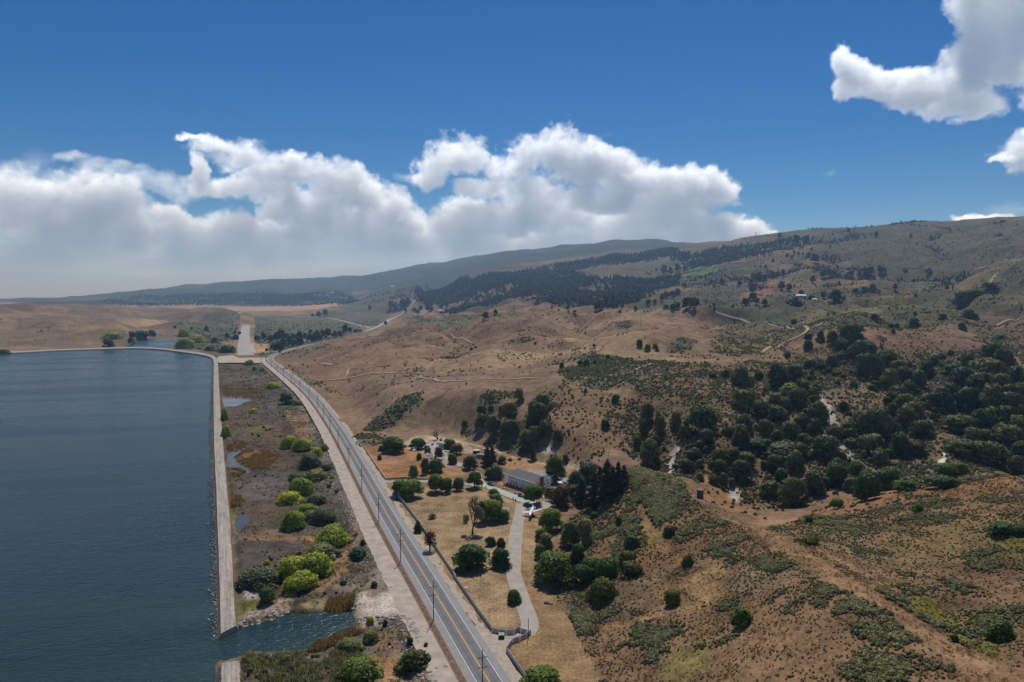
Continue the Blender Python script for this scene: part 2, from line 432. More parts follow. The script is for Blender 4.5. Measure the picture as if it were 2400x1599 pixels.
# one fan-shaped sheet of ground: fine near the camera, coarser towards the horizon
NB, NR = 860, 800
_t = np.linspace(-1, 1, NB)
FB = _t * 0.78 + 0.9 * np.sign(_t) * np.maximum(np.abs(_t) - 0.86, 0) * 6.5
_r0 = np.concatenate([np.geomspace(12, 215, 24)[:-1], np.geomspace(215, 4800, 640), np.geomspace(4800, 42000, NR - 663 + 1)[1:]])
FR = _r0
NR = len(FR)
GB, GR = np.meshgrid(FB, FR)
GX = GB * GR; GY = GR - APEX
GZ0 = np.clip(land(GX, GY), -1.5, None)
GZ0 = np.where(GZ0 > 640, 640 + 90 * np.tanh((GZ0 - 640) / 160), GZ0)
LFR = np.log(FR)


def ground_z(X, Y, grid=None):
    """Height of the finished ground sheet under (X, Y)."""
    Z = GZ if grid is None else grid
    X = np.asarray(X, float); Y = np.asarray(Y, float)
    Yo = np.maximum(Y + APEX, FR[0] * 1.001)
    b = np.clip(X / Yo, FB[0] * .999, FB[-1] * .999)
    j = np.clip(np.searchsorted(FB, b) - 1, 0, NB - 2); i = np.clip(np.searchsorted(FR, Yo) - 1, 0, NR - 2)
    fb = (b - FB[j]) / (FB[j + 1] - FB[j]); fr = (Yo - FR[i]) / (FR[i + 1] - FR[i])
    return (Z[i, j] * (1 - fb) + Z[i, j + 1] * fb) * (1 - fr) + (Z[i + 1, j] * (1 - fb) + Z[i + 1, j + 1] * fb) * fr


GZ = GZ0
_steps = np.geomspace(90, 41000, 2600)


def spot(x, y):
    """Where a line of sight from the survey position meets the ground."""
    x = np.atleast_1d(np.asarray(x, float)); y = np.atleast_1d(np.asarray(y, float))
    dx, dy, dz = bearing(x, y)
    out = np.zeros((len(x), 3))
    for k in range(len(x)):
        t = _steps / dy[k]
        X = dx[k] * t; Y = _steps; Z = CAM_H + dz[k] * t
        g = ground_z(X, Y)
        below = np.nonzero(Z <= g)[0]
        if len(below) == 0:
            i = len(t) - 1; f = 0
        else:
            i = below[0]
            i = max(i, 1)
            a0 = Z[i - 1] - g[i - 1]; a1 = Z[i] - g[i]
            f = a0 / (a0 - a1 + 1e-9)
        tt = t[i - 1] + (t[i] - t[i - 1]) * f
        out[k] = (dx[k] * tt, dy[k] * tt, 0)
    out[:, 2] = ground_z(out[:, 0], out[:, 1])
    return out


def spots(r, pts):
    p = zp(r, pts)
    return spot([a[0] for a in p], [a[1] for a in p])


def grow(points):
    return [tuple(p) for p in points]

# ------------------------------------------------------------------ water, banks and carved ground
WATER_Z = -2.5
MARSH_Z = -2.0


def lvl(r, pts, z=0.0):
    p = zp(r, pts)
    x, y = on_level([a[0] for a in p], [a[1] for a in p], z)
    return list(zip(x.tolist(), y.tolist()))


LEVEE_L = lvl('-', [(514, 1488), (508, 1214), (502, 1080), (500, 998), (500, 900), (501, 850), (499, 842), (492, 836.5), (478, 833), (459, 829.5), (410, 823), (365, 817.5), (306, 816), (240, 818), (178, 820), (117, 822), (60, 826), (0, 828)], -0.7)
LEVEE_R = lvl('-', [(560, 1450), (542, 1229), (527, 1080), (520, 998), (513, 900), (511, 850), (511, 843), (503, 834.5), (486, 829), (462, 825.5), (412, 819.5), (366, 814.6), (306, 813), (240, 815), (178, 817), (117, 819), (60, 822), (0, 824)], -0.7)
CHANNEL = lvl('G', [(215, 1125), (300, 1062), (440, 1045), (600, 1020), (850, 935), (960, 905), (1230, 905), (1480, 895), (1530, 1000), (1500, 1090), (1400, 1130), (1150, 1200), (1060, 1280), (700, 1300), (530, 1300), (440, 1360), (250, 1395), (150, 1395)], WATER_Z)
RESERVOIR = LEVEE_L[:] + [(-3000, 1400), (-3000, -400), (-60, -400)] + lvl('-', [(512, 1620), (512, 1555)], -0.7)
PONDS = [lvl('E', [(285, 510), (400, 515), (590, 535), (480, 565), (400, 600), (300, 600), (285, 560)], WATER_Z),
         lvl('E', [(330, 1010), (430, 985), (480, 1010), (390, 1075), (440, 1130), (540, 1165), (540, 1205), (480, 1210), (420, 1165), (350, 1165), (330, 1100)], WATER_Z),
         lvl('G', [(405, 60), (450, 20), (520, 40), (515, 90), (450, 150), (440, 200), (420, 190), (400, 110)], WATER_Z),
         lvl('A', [(1150, 832), (1200, 815), (1260, 800), (1240, 775), (1400, 762), (1560, 760), (1650, 770), (1640, 800), (1580, 830), (1450, 838), (1300, 842)], -1.2)]
MARSH = LEVEE_R[:7] + lvl('-', [(600, 842), (640, 868), (700, 915), (738, 965), (760, 1020), (782, 1075), (800, 1130), (822, 1200), (850, 1260), (878, 1310), (890, 1345), (866, 1380), (835, 1410), (832, 1440), (856, 1445), (906, 1432), (950, 1460), (985, 1510), (1000, 1560), (1015, 1640), (570, 1640)], 0)


DAM_A = LEVEE_L + LEVEE_R[::-1]
DAM_B = lvl('-', [(511, 1700), (512, 1599), (514, 1556), (567, 1549), (568, 1599), (572, 1700)], -0.7)


def carve(X, Y, Z):
    near = (Y < 1900) & (X < 60)
    x, y = X[near], Y[near]; z = Z[near]
    s = poly_sd(x, y, MARSH)
    z = np.where(s > -1, z * 0 + (MARSH_Z + 0.35 * fbm(x, y, 14, 3, 8)) * smooth(-1, 7, s), z)
    s = np.maximum(poly_sd(x, y, RESERVOIR), poly_sd(x, y, CHANNEL))
    z = np.minimum(z, np.where(s > -3, -5.0 * smooth(-3.0, 5, s), 9e9))
    s = np.maximum(poly_sd(x, y, DAM_A), poly_sd(x, y, DAM_B))
    z = np.where(s > -5, np.minimum(z, -2.4 * smooth(-5, -1, s)), z)
    for P in PONDS[:3]:
        s = poly_sd(x, y, P)
        z = np.where(s > -3, np.minimum(z, MARSH_Z + (-1.6) * smooth(-3, 4, s)), z)
    s = poly_sd(x, y, PONDS[3])
    z = np.where(s > -14, np.minimum(z, -3.2 * smooth(-14, 10, s)), z)
    Z = Z.copy(); Z[near] = z
    return Z


GZ = carve(GX, GY, GZ0)

# ------------------------------------------------------------------ what covers the ground
DRY = (0.184, 0.117, 0.068)
COLR = np.empty(GX.shape + (3,)); COLR[:] = DRY
SCRUB = np.zeros(GX.shape)            # how much low scrub
MOW = np.zeros(GX.shape)              # mown in stripes
FXN = fbm(GX, GY, 60, 4, 12); FXF = fbm(GX, GY, 400, 4, 13); FXS = fbm(GX, GY, 14, 3, 14)
DIST = np.maximum(np.hypot(GX, GY), 60)
# gentle variation of the dry grass
COLR *= (1 + 0.16 * FXN + 0.14 * FXF)[..., None]
COLR += (np.clip(FXF + 0.2, 0, 1) * 0.045)[..., None] * np.array((0.5, 0.55, 0.35))


def ground_poly(r, pts):
    q = spots(r, pts)
    return [(a[0], a[1]) for a in q]


def cover(poly, colour=None, feather=2.0, ragged=2.0, scrub=None, mow=None, amount=1.0):
    P = np.array(poly)
    m = feather * 2 + ragged * 2
    box = (GX > P[:, 0].min() - m) & (GX < P[:, 0].max() + m) & (GY > P[:, 1].min() - m) & (GY < P[:, 1].max() + m)
    if not box.any():
        return
    x, y = GX[box], GY[box]
    s = poly_sd(x, y, poly) + ragged * fbm(x, y, max(ragged * 4, 5), 3, 22)
    a = smooth(-feather, feather, s) * amount
    if colour is not None:
        c = np.array(colour)[None] * (1 + 0.13 * FXS[box] + 0.12 * FXN[box])[:, None]
        COLR[box] = COLR[box] * (1 - a[:, None]) + c * a[:, None]
    if scrub is not None:
        SCRUB[box] = SCRUB[box] * (1 - a) + scrub * a
    if mow is not None:
        MOW[box] = MOW[box] * (1 - a) + mow * a


GREEN = (0.088, 0.082, 0.048)
SAGE = (0.105, 0.100, 0.060)
WOOD = (0.040, 0.046, 0.024)
TAN = (0.33, 0.225, 0.135)
DIRT = (0.40, 0.315, 0.225)
PALE = (0.52, 0.46, 0.40)
# ---- far plain, wooded hills, mountain
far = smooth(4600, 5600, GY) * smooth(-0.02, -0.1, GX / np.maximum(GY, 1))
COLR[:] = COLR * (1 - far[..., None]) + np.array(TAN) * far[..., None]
hill = smooth(12, 40, GZ + 14 * fbm(GX, GY, 500, 4, 33)) * smooth(4300, 5000, GY)
COLR[:] = COLR * (1 - hill[..., None]) + np.array(WOOD) * hill[..., None]
bald = smooth(0.2, 0.5, fbm(GX, GY, 700, 4, 36)) * smooth(8000, 5000, GY) * smooth(4300, 5000, GY) * smooth(-1000, -2000, GX) * 0.6
COLR[:] = COLR * (1 - bald[..., None]) + np.array((0.2, 0.15, 0.09)) * bald[..., None]
_w = ground_poly('-', [(215, 714), (250, 700), (330, 695), (450, 693), (560, 686), (700, 683), (900, 683), (975, 690), (930, 704), (850, 710), (700, 716), (560, 716), (430, 711), (330, 716)])
cover(_w, (0.046, 0.050, 0.028), 60, 160)
bald = smooth(0.35, 0.6, fbm(GX, GY, 190, 4, 37)) * smooth(0, 60, poly_sd(GX, GY, _w)) * 0.5
COLR[:] = COLR * (1 - bald[..., None]) + np.array((0.2, 0.15, 0.09)) * bald[..., None]
# ---- slopes of the long ridge: olive scrub with brown openings
ridge_px = [(960, 735), (1010, 752), (1060, 742), (1130, 722), (1230, 708), (1330, 722), (1450, 716), (1560, 712), (1650, 715), (1740, 752), (1880, 772), (1960, 762), (2090, 768), (2230, 775), (2400, 812), (2700, 830), (2700, 480), (2400, 505), (2183, 529), (1979, 545), (1736, 558), (1608, 573), (1400, 606), (1276, 624), (1100, 655), (983, 669)]
P = ground_poly('-', [p for p in ridge_px[:16]])
P += [(3400, 1600), (3600, 4200), (1500, 5000), (-300, 5200), (-600, 4800)]
cover(P, GREEN, 25, 60, scrub=0.55)
opening = smooth(0.12, 0.6, fbm(GX, GY, 330, 4, 60)) * smooth(0, 40, poly_sd(GX, GY, P)) * 0.75
COLR[:] = COLR * (1 - opening[..., None]) + np.array((0.19, 0.122, 0.07)) * opening[..., None]
SCRUB *= 1 - 0.4 * opening
for pts, c, rg in (
        ([(1740, 700), (1755, 650), (1805, 640), (1830, 660), (1800, 700), (1770, 712)], (0.25, 0.14, 0.075), 8),
        ([(1815, 700), (1820, 645), (1905, 655), (2000, 650), (2060, 650), (2030, 672), (1930, 668), (1880, 690)], (0.17, 0.11, 0.062), 15),
        ([(2130, 680), (2200, 650), (2310, 640), (2330, 660), (2230, 668)], (0.15, 0.145, 0.055), 12),
        ([(1880, 740), (2000, 715), (2180, 680), (2080, 720), (1960, 745)], (0.155, 0.135, 0.06), 10),
        ([(1480, 590), (1600, 582), (1740, 572), (1700, 590), (1560, 610)], (0.135, 0.125, 0.06), 25),
        ([(1210, 640), (1270, 628), (1300, 632), (1250, 648)], (0.25, 0.14, 0.09), 15),
        ([(1560, 630), (1640, 618), (1700, 630), (1600, 648)], (0.11, 0.13, 0.045), 15),
        ([(1130, 660), (1200, 640), (1240, 650), (1170, 672)], (0.13, 0.12, 0.06), 15),
        ([(960, 740), (1000, 715), (1050, 735), (1020, 752)], (0.25, 0.16, 0.09), 15)):
    cover(ground_poly('-', pts), c, 12, rg)
# ---- green plain beyond the dam, tan strips along the runway
cover(lvl('-', [(430, 790), (425, 768), (560, 742), (600, 740), (760, 741), (900, 722), (960, 718), (905, 750), (868, 768), (835, 762), (850, 778), (720, 812), (640, 836), (560, 826), (500, 828), (410, 812)]), (0.098, 0.100, 0.058), 20, 25, scrub=0.75)
cover(lvl('-', [(655, 741), (700, 744), (780, 750), (830, 763), (850, 778), (740, 785), (620, 780)]), (0.105, 0.112, 0.060), 15, 15, scrub=0.5)
cover(lvl('-', [(565, 752), (596, 752), (601, 832), (552, 832)]), (0.36, 0.225, 0.11), 4, 3, scrub=0)
cover(lvl('-', [(520, 802), (560, 796), (558, 812), (525, 812)]), (0.30, 0.19, 0.10), 4, 5, scrub=0)
cover(lvl('Q', [(230, 680), (540, 680), (545, 830), (300, 850)]), (0.36, 0.24, 0.13), 4, 4, scrub=0)
cover(lvl('-', [(0, 731), (250, 728), (420, 726), (900, 727), (760, 732), (600, 737), (430, 745), (420, 758), (250, 735)]), TAN, 80, 100, scrub=0)
cover(lvl('-', [(270, 776), (360, 766), (430, 758), (410, 768), (320, 780)]), (0.36, 0.25, 0.14), 15, 10)
cover(lvl('A', [(1430, 560), (1560, 515), (1660, 520), (1750, 560), (1900, 590), (1700, 620), (1500, 620)]), (0.12, 0.085, 0.055), 40, 30)  # cloud shadow on the low hills, painted into the ground colour
WOODS = [(975, 690), (1000, 672), (1100, 657), (1200, 643), (1280, 630), (1330, 640), (1420, 655), (1560, 652), (1590, 665), (1530, 690), (1440, 720), (1400, 722), (1330, 712), (1240, 705), (1160, 716), (1060, 735), (1030, 735), (1060, 715), (985, 708)]
_w = ground_poly('-', WOODS)
a = (smooth(-30, 60, poly_sd(GX, GY, _w) + 60 * fbm(GX, GY, 200, 3, 39)) * smooth(-.9, .0, fbm(GX, GY, 260, 4, 80)) * 0.8)[..., None]
COLR[:] = COLR * (1 - a) + np.array((0.055, 0.060, 0.032)) * a
# ---- brown hills: scrub patches and paler knolls
for pts, c, sc, rg, ft in (
        ([(955, 925), (985, 918), (992, 935), (935, 990), (890, 1012), (855, 1010), (870, 985), (905, 960)], SAGE, 1.0, 4, 3),
        ([(832, 1015), (900, 1015), (910, 1040), (840, 1045)], (0.15, 0.125, 0.075), 0.8, 4, 4),
        ([(1290, 872), (1345, 862), (1420, 835), (1500, 846), (1560, 842), (1625, 852), (1690, 870), (1700, 905), (1690, 950), (1640, 945), (1575, 945), (1500, 912), (1440, 905), (1390, 912), (1340, 905)], SAGE, 1.15, 8, 6),
        ([(1255, 950), (1300, 900), (1360, 900), (1420, 920), (1560, 950), (1640, 960), (1640, 1010), (1560, 1010), (1480, 1050), (1380, 1080), (1290, 1060), (1245, 1010)], (0.19, 0.125, 0.07), 0.55, 6, 6),
        ([(1095, 1015), (1170, 1000), (1230, 985), (1245, 1010), (1210, 1060), (1150, 1040)], (0.085, 0.098, 0.046), 1.0, 5, 4),
        ([(1135, 930), (1200, 915), (1215, 930), (1160, 950)], (0.09, 0.095, 0.05), 1.0, 5, 4),
        ([(1330, 842), (1390, 826), (1420, 834), (1380, 846)], SAGE, 1.1, 4, 4),
        ([(1555, 815), (1600, 790), (1650, 800), (1630, 822), (1570, 828)], SAGE, 1.0, 6, 5),
        ([(1680, 800), (1800, 775), (1870, 790), (1840, 815), (1760, 830), (1680, 828)], (0.16, 0.125, 0.065), 0.7, 10, 8),
        ([(1405, 778), (1430, 758), (1480, 755), (1470, 775)], (0.15, 0.11, 0.06), 0.7, 8, 6),
        ([(1180, 800), (1230, 790), (1250, 800), (1200, 812)], (0.13, 0.10, 0.058), 0.8, 8, 6),
        ([(1000, 748), (1060, 745), (1130, 735), (1250, 725), (1180, 745), (1080, 760), (1020, 762)], (0.105, 0.108, 0.048), 0.5, 12, 10),
        ([(1285, 788), (1310, 787), (1360, 808), (1330, 802)], (0.36, 0.26, 0.11), 0.0, 3, 4),
        ([(1000, 802), (1035, 782), (1065, 790), (1050, 808)], (0.21, 0.135, 0.092), 0.1, 6, 8),
        ([(660, 850), (700, 822), (780, 800), (770, 812), (700, 838)], (0.15, 0.12, 0.07), 0.5, 6, 6),
        ([(650, 862), (690, 880), (730, 905), (800, 925), (760, 905), (700, 862)], (0.19, 0.135, 0.08), 0.3, 5, 6)):
    cover(ground_poly('-', pts), c, ft, rg, scrub=sc)
# drainages of the knolls and the ridge hold darker, greener growth
_wx = GX + 18 * fbm(GX, GY, 160, 2, 11); _wy = GY + 18 * fbm(GX, GY, 160, 2, 15)
crease = smooth(.16, .03, np.abs(fbm(_wx, _wy, 210, 3, 61))) * smooth(620, 1000, DIST) * smooth(3000, 2200, GY) * smooth(8, 30, GZ) * smooth(200, 100, GZ)
crease2 = smooth(.17, .02, np.abs(fbm(_wx * 1.2, _wy * .8, 480, 3, 65))) * smooth(95, 170, GZ) * smooth(5200, 4200, GY)
crease_shade = smooth(.2, .02, np.abs(fbm(GX, GY, 460, 3, 41))) * smooth(1500, 2100, GY) * smooth(4600, 3400, GY) * smooth(-500, -900, GX) * .6  # shading between the rounded low hills, tinted into the ground colour
for cz, c in ((crease, (0.115, 0.092, 0.055)), (crease2, (0.062, 0.062, 0.036)), (crease_shade, (0.12, 0.085, 0.055))):
    a = (cz * .7)[..., None]
    COLR[:] = COLR * (1 - a) + np.array(c) * a
SCRUB += .5 * crease * (SCRUB < .5) + .6 * crease2
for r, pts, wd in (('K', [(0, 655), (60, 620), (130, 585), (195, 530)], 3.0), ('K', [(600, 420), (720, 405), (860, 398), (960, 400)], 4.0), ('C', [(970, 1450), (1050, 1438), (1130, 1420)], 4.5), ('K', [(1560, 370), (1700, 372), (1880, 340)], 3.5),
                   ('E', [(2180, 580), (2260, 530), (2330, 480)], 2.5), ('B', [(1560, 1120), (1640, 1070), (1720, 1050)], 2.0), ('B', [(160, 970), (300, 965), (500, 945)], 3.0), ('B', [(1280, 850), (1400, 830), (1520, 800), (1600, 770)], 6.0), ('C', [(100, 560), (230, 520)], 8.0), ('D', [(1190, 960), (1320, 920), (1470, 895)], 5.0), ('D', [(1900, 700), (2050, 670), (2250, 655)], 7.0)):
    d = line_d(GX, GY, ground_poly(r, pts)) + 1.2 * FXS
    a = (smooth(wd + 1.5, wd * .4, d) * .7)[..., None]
    COLR[:] = COLR * (1 - a) + np.array((0.075, 0.052, 0.035)) * a  # gully cuts painted dark, among them the shadow of a bank
# low hills beyond the lake: duller and patchy
lowh = smooth(1400, 1600, GY) * smooth(4600, 3800, GY) * smooth(-350, -600, GX + GY * .1) * (SCRUB < .3)
a = (lowh * (0.55 + .4 * fbm(GX, GY, 150, 4, 49)).clip(0, 1))[..., None]
COLR[:] = COLR * (1 - a) + np.array((0.120, 0.092, 0.056)) * a
mott = fbm(GX, GY, 22, 4, 53) * smooth(4200, 3200, GY) * (GZ > 3)
COLR *= (1 + .17 * mott)[..., None]
# purple-brown and straw tints over the brown hills
tint = smooth(0.05, 0.5, fbm(GX + 40 * FXN, GY, 170, 4, 47)) * (SCRUB < .3) * (GZ > 3) * smooth(4600, 3800, GY)
COLR[:] = COLR * (1 - .5 * tint[..., None]) + .5 * np.array((0.165, 0.108, 0.078)) * tint[..., None]
straw = smooth(0.25, 0.6, fbm(GX, GY + 30 * FXN, 120, 4, 48)) * (SCRUB < .3) * (GZ > 3) * smooth(4600, 3800, GY)
COLR[:] = COLR * (1 - .5 * straw[..., None]) + .5 * np.array((0.285, 0.195, 0.105)) * straw[..., None]
# ---- canyon sides and canyon floor
cover(ground_poly('-', [(1560, 850), (1700, 862), (1830, 850), (1880, 830), (1960, 800), (2060, 815), (2180, 815), (2400, 830), (2500, 900), (2500, 1090), (2380, 1100), (2210, 1115), (2050, 1140), (1880, 1180), (1750, 1195), (1640, 1140), (1520, 1090), (1440, 1060), (1480, 960)]),
      (0.150, 0.105, 0.060), 8, 8, scrub=0.8)
for pts, c, sc, rg, ft in (
        ([(1885, 890), (1960, 870), (2060, 960), (2150, 1000), (2160, 1100), (2060, 1110), (1990, 1080), (1930, 990)], (0.155, 0.115, 0.07), 0.8, 6, 6),
        ([(1925, 1120), (1990, 1060), (2060, 1075), (2190, 1085), (2180, 1130), (2080, 1150)], (0.15, 0.135, 0.10), 1.1, 6, 5),
        ([(2240, 1105), (2330, 1090), (2340, 1120), (2250, 1135)], (0.14, 0.125, 0.10), 1.0, 5, 4),
        ([(1585, 1045), (1598, 1042), (1590, 1080), (1575, 1112), (1560, 1112), (1568, 1070)], PALE, 0, 2.5, 1.5),
        ([(1690, 1150), (1720, 1140), (1735, 1160), (1715, 1185), (1690, 1165)], (0.36, 0.31, 0.27), 0.1, 3, 2),
        ([(1918, 935), (1928, 932), (1960, 990), (1982, 1016), (1975, 1024), (1945, 1005)], (0.42, 0.37, 0.30), 0.3, 3, 2),
        ([(1955, 1040), (1990, 1035), (2010, 1080), (1975, 1075)], (0.36, 0.32, 0.27), 0.6, 3, 3),
        ([(2212, 1062), (2222, 1062), (2220, 1080), (2210, 1095), (2203, 1110), (2200, 1090)], (0.62, 0.56, 0.47), 0, 1.5, 1.0),
        ([(1272, 1055), (1295, 1045), (1300, 1055), (1280, 1062)], (0.45, 0.41, 0.37), 0.2, 2, 1.5),
        ([(2300, 950), (2360, 945), (2350, 962), (2290, 955)], (0.34, 0.25, 0.17), 0.2, 3, 3)):
    cover(ground_poly('-', pts), c, ft, rg, scrub=sc)
# ---- near spur
SPUR = [(1392, 1599), (1339, 1454), (1293, 1395), (1300, 1290), (1330, 1220), (1400, 1160), (1440, 1110), (1490, 1095), (1560, 1115), (1641, 1165), (1780, 1236), (1900, 1216), (2100, 1160), (2400, 1120)]
P = ground_poly('-', SPUR) + [(420, 330), (420, 0), (60, 0), (30, 150)]
SPURP = P
cover(P, (0.165, 0.100, 0.054), 3, 3, scrub=0.9)
bare = smooth(0.15, 0.6, fbm(GX, GY, 26, 4, 64)) * (poly_sd(GX, GY, P) > 0)
COLR[:] = COLR * (1 - .55 * bare[..., None]) + .55 * np.array((0.225, 0.145, 0.078)) * bare[..., None]
dark = smooth(0.2, 0.6, fbm(GX, GY, 34, 4, 68)) * (poly_sd(GX, GY, P) > 0)
COLR[:] = COLR * (1 - .6 * dark[..., None]) + .6 * np.array((0.125, 0.075, 0.045)) * dark[..., None]
for pts, c, sc, rg, ft in (
        ([(1460, 1110), (1540, 1105), (1600, 1130), (1625, 1190), (1560, 1220), (1480, 1180), (1430, 1170)], (0.20, 0.13, 0.07), 1.1, 3, 3),
        ([(1350, 1400), (1400, 1360), (1560, 1340), (1520, 1420), (1480, 1450), (1440, 1420), (1390, 1420)], (0.15, 0.105, 0.06), 1.3, 3, 3),
        ([(1310, 1380), (1380, 1370), (1380, 1430), (1360, 1470), (1330, 1460)], (0.13, 0.10, 0.06), 1.6, 2, 2),
        ([(1740, 1300), (1840, 1300), (1860, 1360), (1780, 1390), (1720, 1360)], (0.16, 0.115, 0.066), 1.5, 3, 3),
        ([(1640, 1110), (1700, 1150), (1760, 1190), (1800, 1220), (1740, 1210), (1640, 1165)], (0.24, 0.135, 0.066), 0.1, 2, 2),
        ([(1890, 1210), (1960, 1210), (2030, 1260), (2100, 1310), (2060, 1330), (1960, 1290), (1880, 1250)], (0.17, 0.12, 0.065), 1.5, 3, 3),
        ([(2060, 1220), (2200, 1200), (2380, 1200), (2400, 1260), (2250, 1330), (2100, 1330)], (0.185, 0.125, 0.055), 1.1, 4, 4),
        ([(1900, 1200), (2050, 1150), (2200, 1125), (2400, 1105), (2400, 1150), (2200, 1170), (2050, 1195), (1930, 1215)], (0.22, 0.12, 0.062), 0.2, 3, 3),
        ([(2130, 1390), (2200, 1400), (2290, 1470), (2360, 1540), (2330, 1560), (2240, 1500), (2160, 1450), (2120, 1420)], (0.125, 0.125, 0.022), 0.5, 3, 3),
        ([(2330, 1270), (2400, 1265), (2400, 1320), (2340, 1310)], (0.15, 0.14, 0.035), 0.5, 3, 3),
        ([(1560, 1530), (1660, 1500), (1680, 1560), (1600, 1599), (1540, 1599)], (0.16, 0.13, 0.045), 0.6, 3, 3),
        ([(1470, 1240), (1530, 1200), (1580, 1230), (1560, 1300), (1500, 1290)], (0.20, 0.135, 0.05), 0.6, 3, 3),
        ([(1600, 1360), (1680, 1300), (1700, 1330), (1660, 1420), (1600, 1430)], (0.245, 0.155, 0.07), 0.4, 3, 3)):
    cover(ground_poly('-', pts), c, ft, rg, scrub=sc)
TRAIL = [p for p in ground_poly('-', [(1600, 1122), (1648, 1172), (1700, 1205), (1770, 1240), (1850, 1285), (1950, 1345), (2050, 1405), (2150, 1470), (2250, 1535), (2330, 1590)])]
d = line_d(GX, GY, TRAIL) + 1.2 * FXS
a = (smooth(5.5, 2.0, d) * 0.75)[..., None]
COLR[:] = COLR * (1 - a) + np.array((0.235, 0.145, 0.078)) * a
SCRUB *= 1 - smooth(6.5, 3.5, d)
for q in ([(1960, 1360), (2030, 1378), (2080, 1370), (2110, 1395)], [(1430, 1470), (1560, 1440), (1660, 1400), (1690, 1395)], [(1500, 1180), (1520, 1240), (1560, 1290)], [(1930, 1290), (2040, 1350), (2110, 1385)]):
    d = line_d(GX, GY, ground_poly('-', q)) + 0.8 * FXS
    a = (smooth(2.6, 0.8, d) * 0.55)[..., None]
    COLR[:] = COLR * (1 - a) + np.array((0.30, 0.185, 0.095)) * a
    SCRUB *= 1 - smooth(3.5, 1.5, d)
# ---- grounds of the house
LAWN = lvl('-', [(930, 1172), (1010, 1305), (1090, 1420), (1150, 1478), (1205, 1470), (1222, 1450), (1195, 1390), (1190, 1320), (1200, 1240), (1210, 1182), (1175, 1150), (1120, 1142), (1050, 1140), (960, 1140), (915, 1150)])
cover(LAWN, (0.262, 0.183, 0.102), 1.5, 0.6, scrub=0, mow=1)
FIELD = lvl('-', [(1200, 1520), (1240, 1475), (1254, 1430), (1210, 1320), (1212, 1240), (1222, 1195), (1262, 1205), (1268, 1290), (1262, 1370), (1300, 1410), (1339, 1454), (1363, 1507), (1392, 1567), (1405, 1640), (1260, 1640)])
cover(FIELD, (0.240, 0.160, 0.080), 1.2, 0.8, scrub=0, mow=0.6)
cover(lvl('-', [(1200, 1300), (1220, 1200), (1265, 1200), (1265, 1330), (1290, 1390), (1258, 1400), (1230, 1340)]), (0.275, 0.185, 0.098), 2, 1.5, mow=0.8)
cover(lvl('-', [(852, 1046), (940, 1048), (1000, 1060), (1060, 1090), (1080, 1115), (1050, 1120), (905, 1122)]), (0.29, 0.145, 0.06), 2, 1.5, scrub=0)
cover(lvl('J', [(150, 420), (500, 500), (900, 560), (1000, 700), (600, 800), (300, 620)]), (0.26, 0.14, 0.085), 2, 2)
cover(lvl('J', [(1450, 800), (1560, 690), (1860, 760), (1880, 900), (1660, 960), (1500, 900)]), (0.31, 0.18, 0.09), 2, 1)
cover(lvl('U', [(480, 700), (800, 520), (1150, 520), (1400, 700), (1350, 1150), (1600, 1330), (1500, 1500), (1150, 1250), (650, 1200), (550, 1000)]), (0.34, 0.31, 0.28), 1.5, 1, scrub=0)
cover(lvl('J', [(770, 300), (1000, 180), (1300, 180), (1700, 240), (1800, 300), (1500, 300), (1200, 280), (950, 430), (800, 400)]), DIRT, 2, 1, scrub=0)
for line, w in ((lvl('J', [(780, 330), (880, 270), (1000, 200), (1150, 180), (1400, 200), (1650, 240), (1800, 280), (1900, 370), (1960, 430), (1930, 480)]), 3.5),):
    d = line_d(GX, GY, line) + 0.5 * FXS
    a = smooth(w + 1, w - 1, d)[..., None]
    COLR[:] = COLR * (1 - a) + np.array(DIRT) * a
    SCRUB *= 1 - a[..., 0]
d = line_d(GX, GY, ground_poly('K', [(330, 1010), (430, 1030), (540, 1060), (640, 1090), (780, 1145), (880, 1175), (1000, 1195), (1100, 1210), (1250, 1225), (1390, 1240)])) + 0.4 * FXS
a = smooth(3.0, 1.6, d)[..., None]
COLR[:] = COLR * (1 - a) + np.array((0.42, 0.32, 0.22)) * a
SCRUB *= 1 - smooth(5, 3, d)
# behind the house
cover(ground_poly('I', [(480, 480), (600, 240), (800, 340), (1400, 470), (1900, 520), (1950, 640), (1500, 640), (1200, 600), (700, 560)]), (0.30, 0.185, 0.09), 2, 1.5, scrub=0.15)
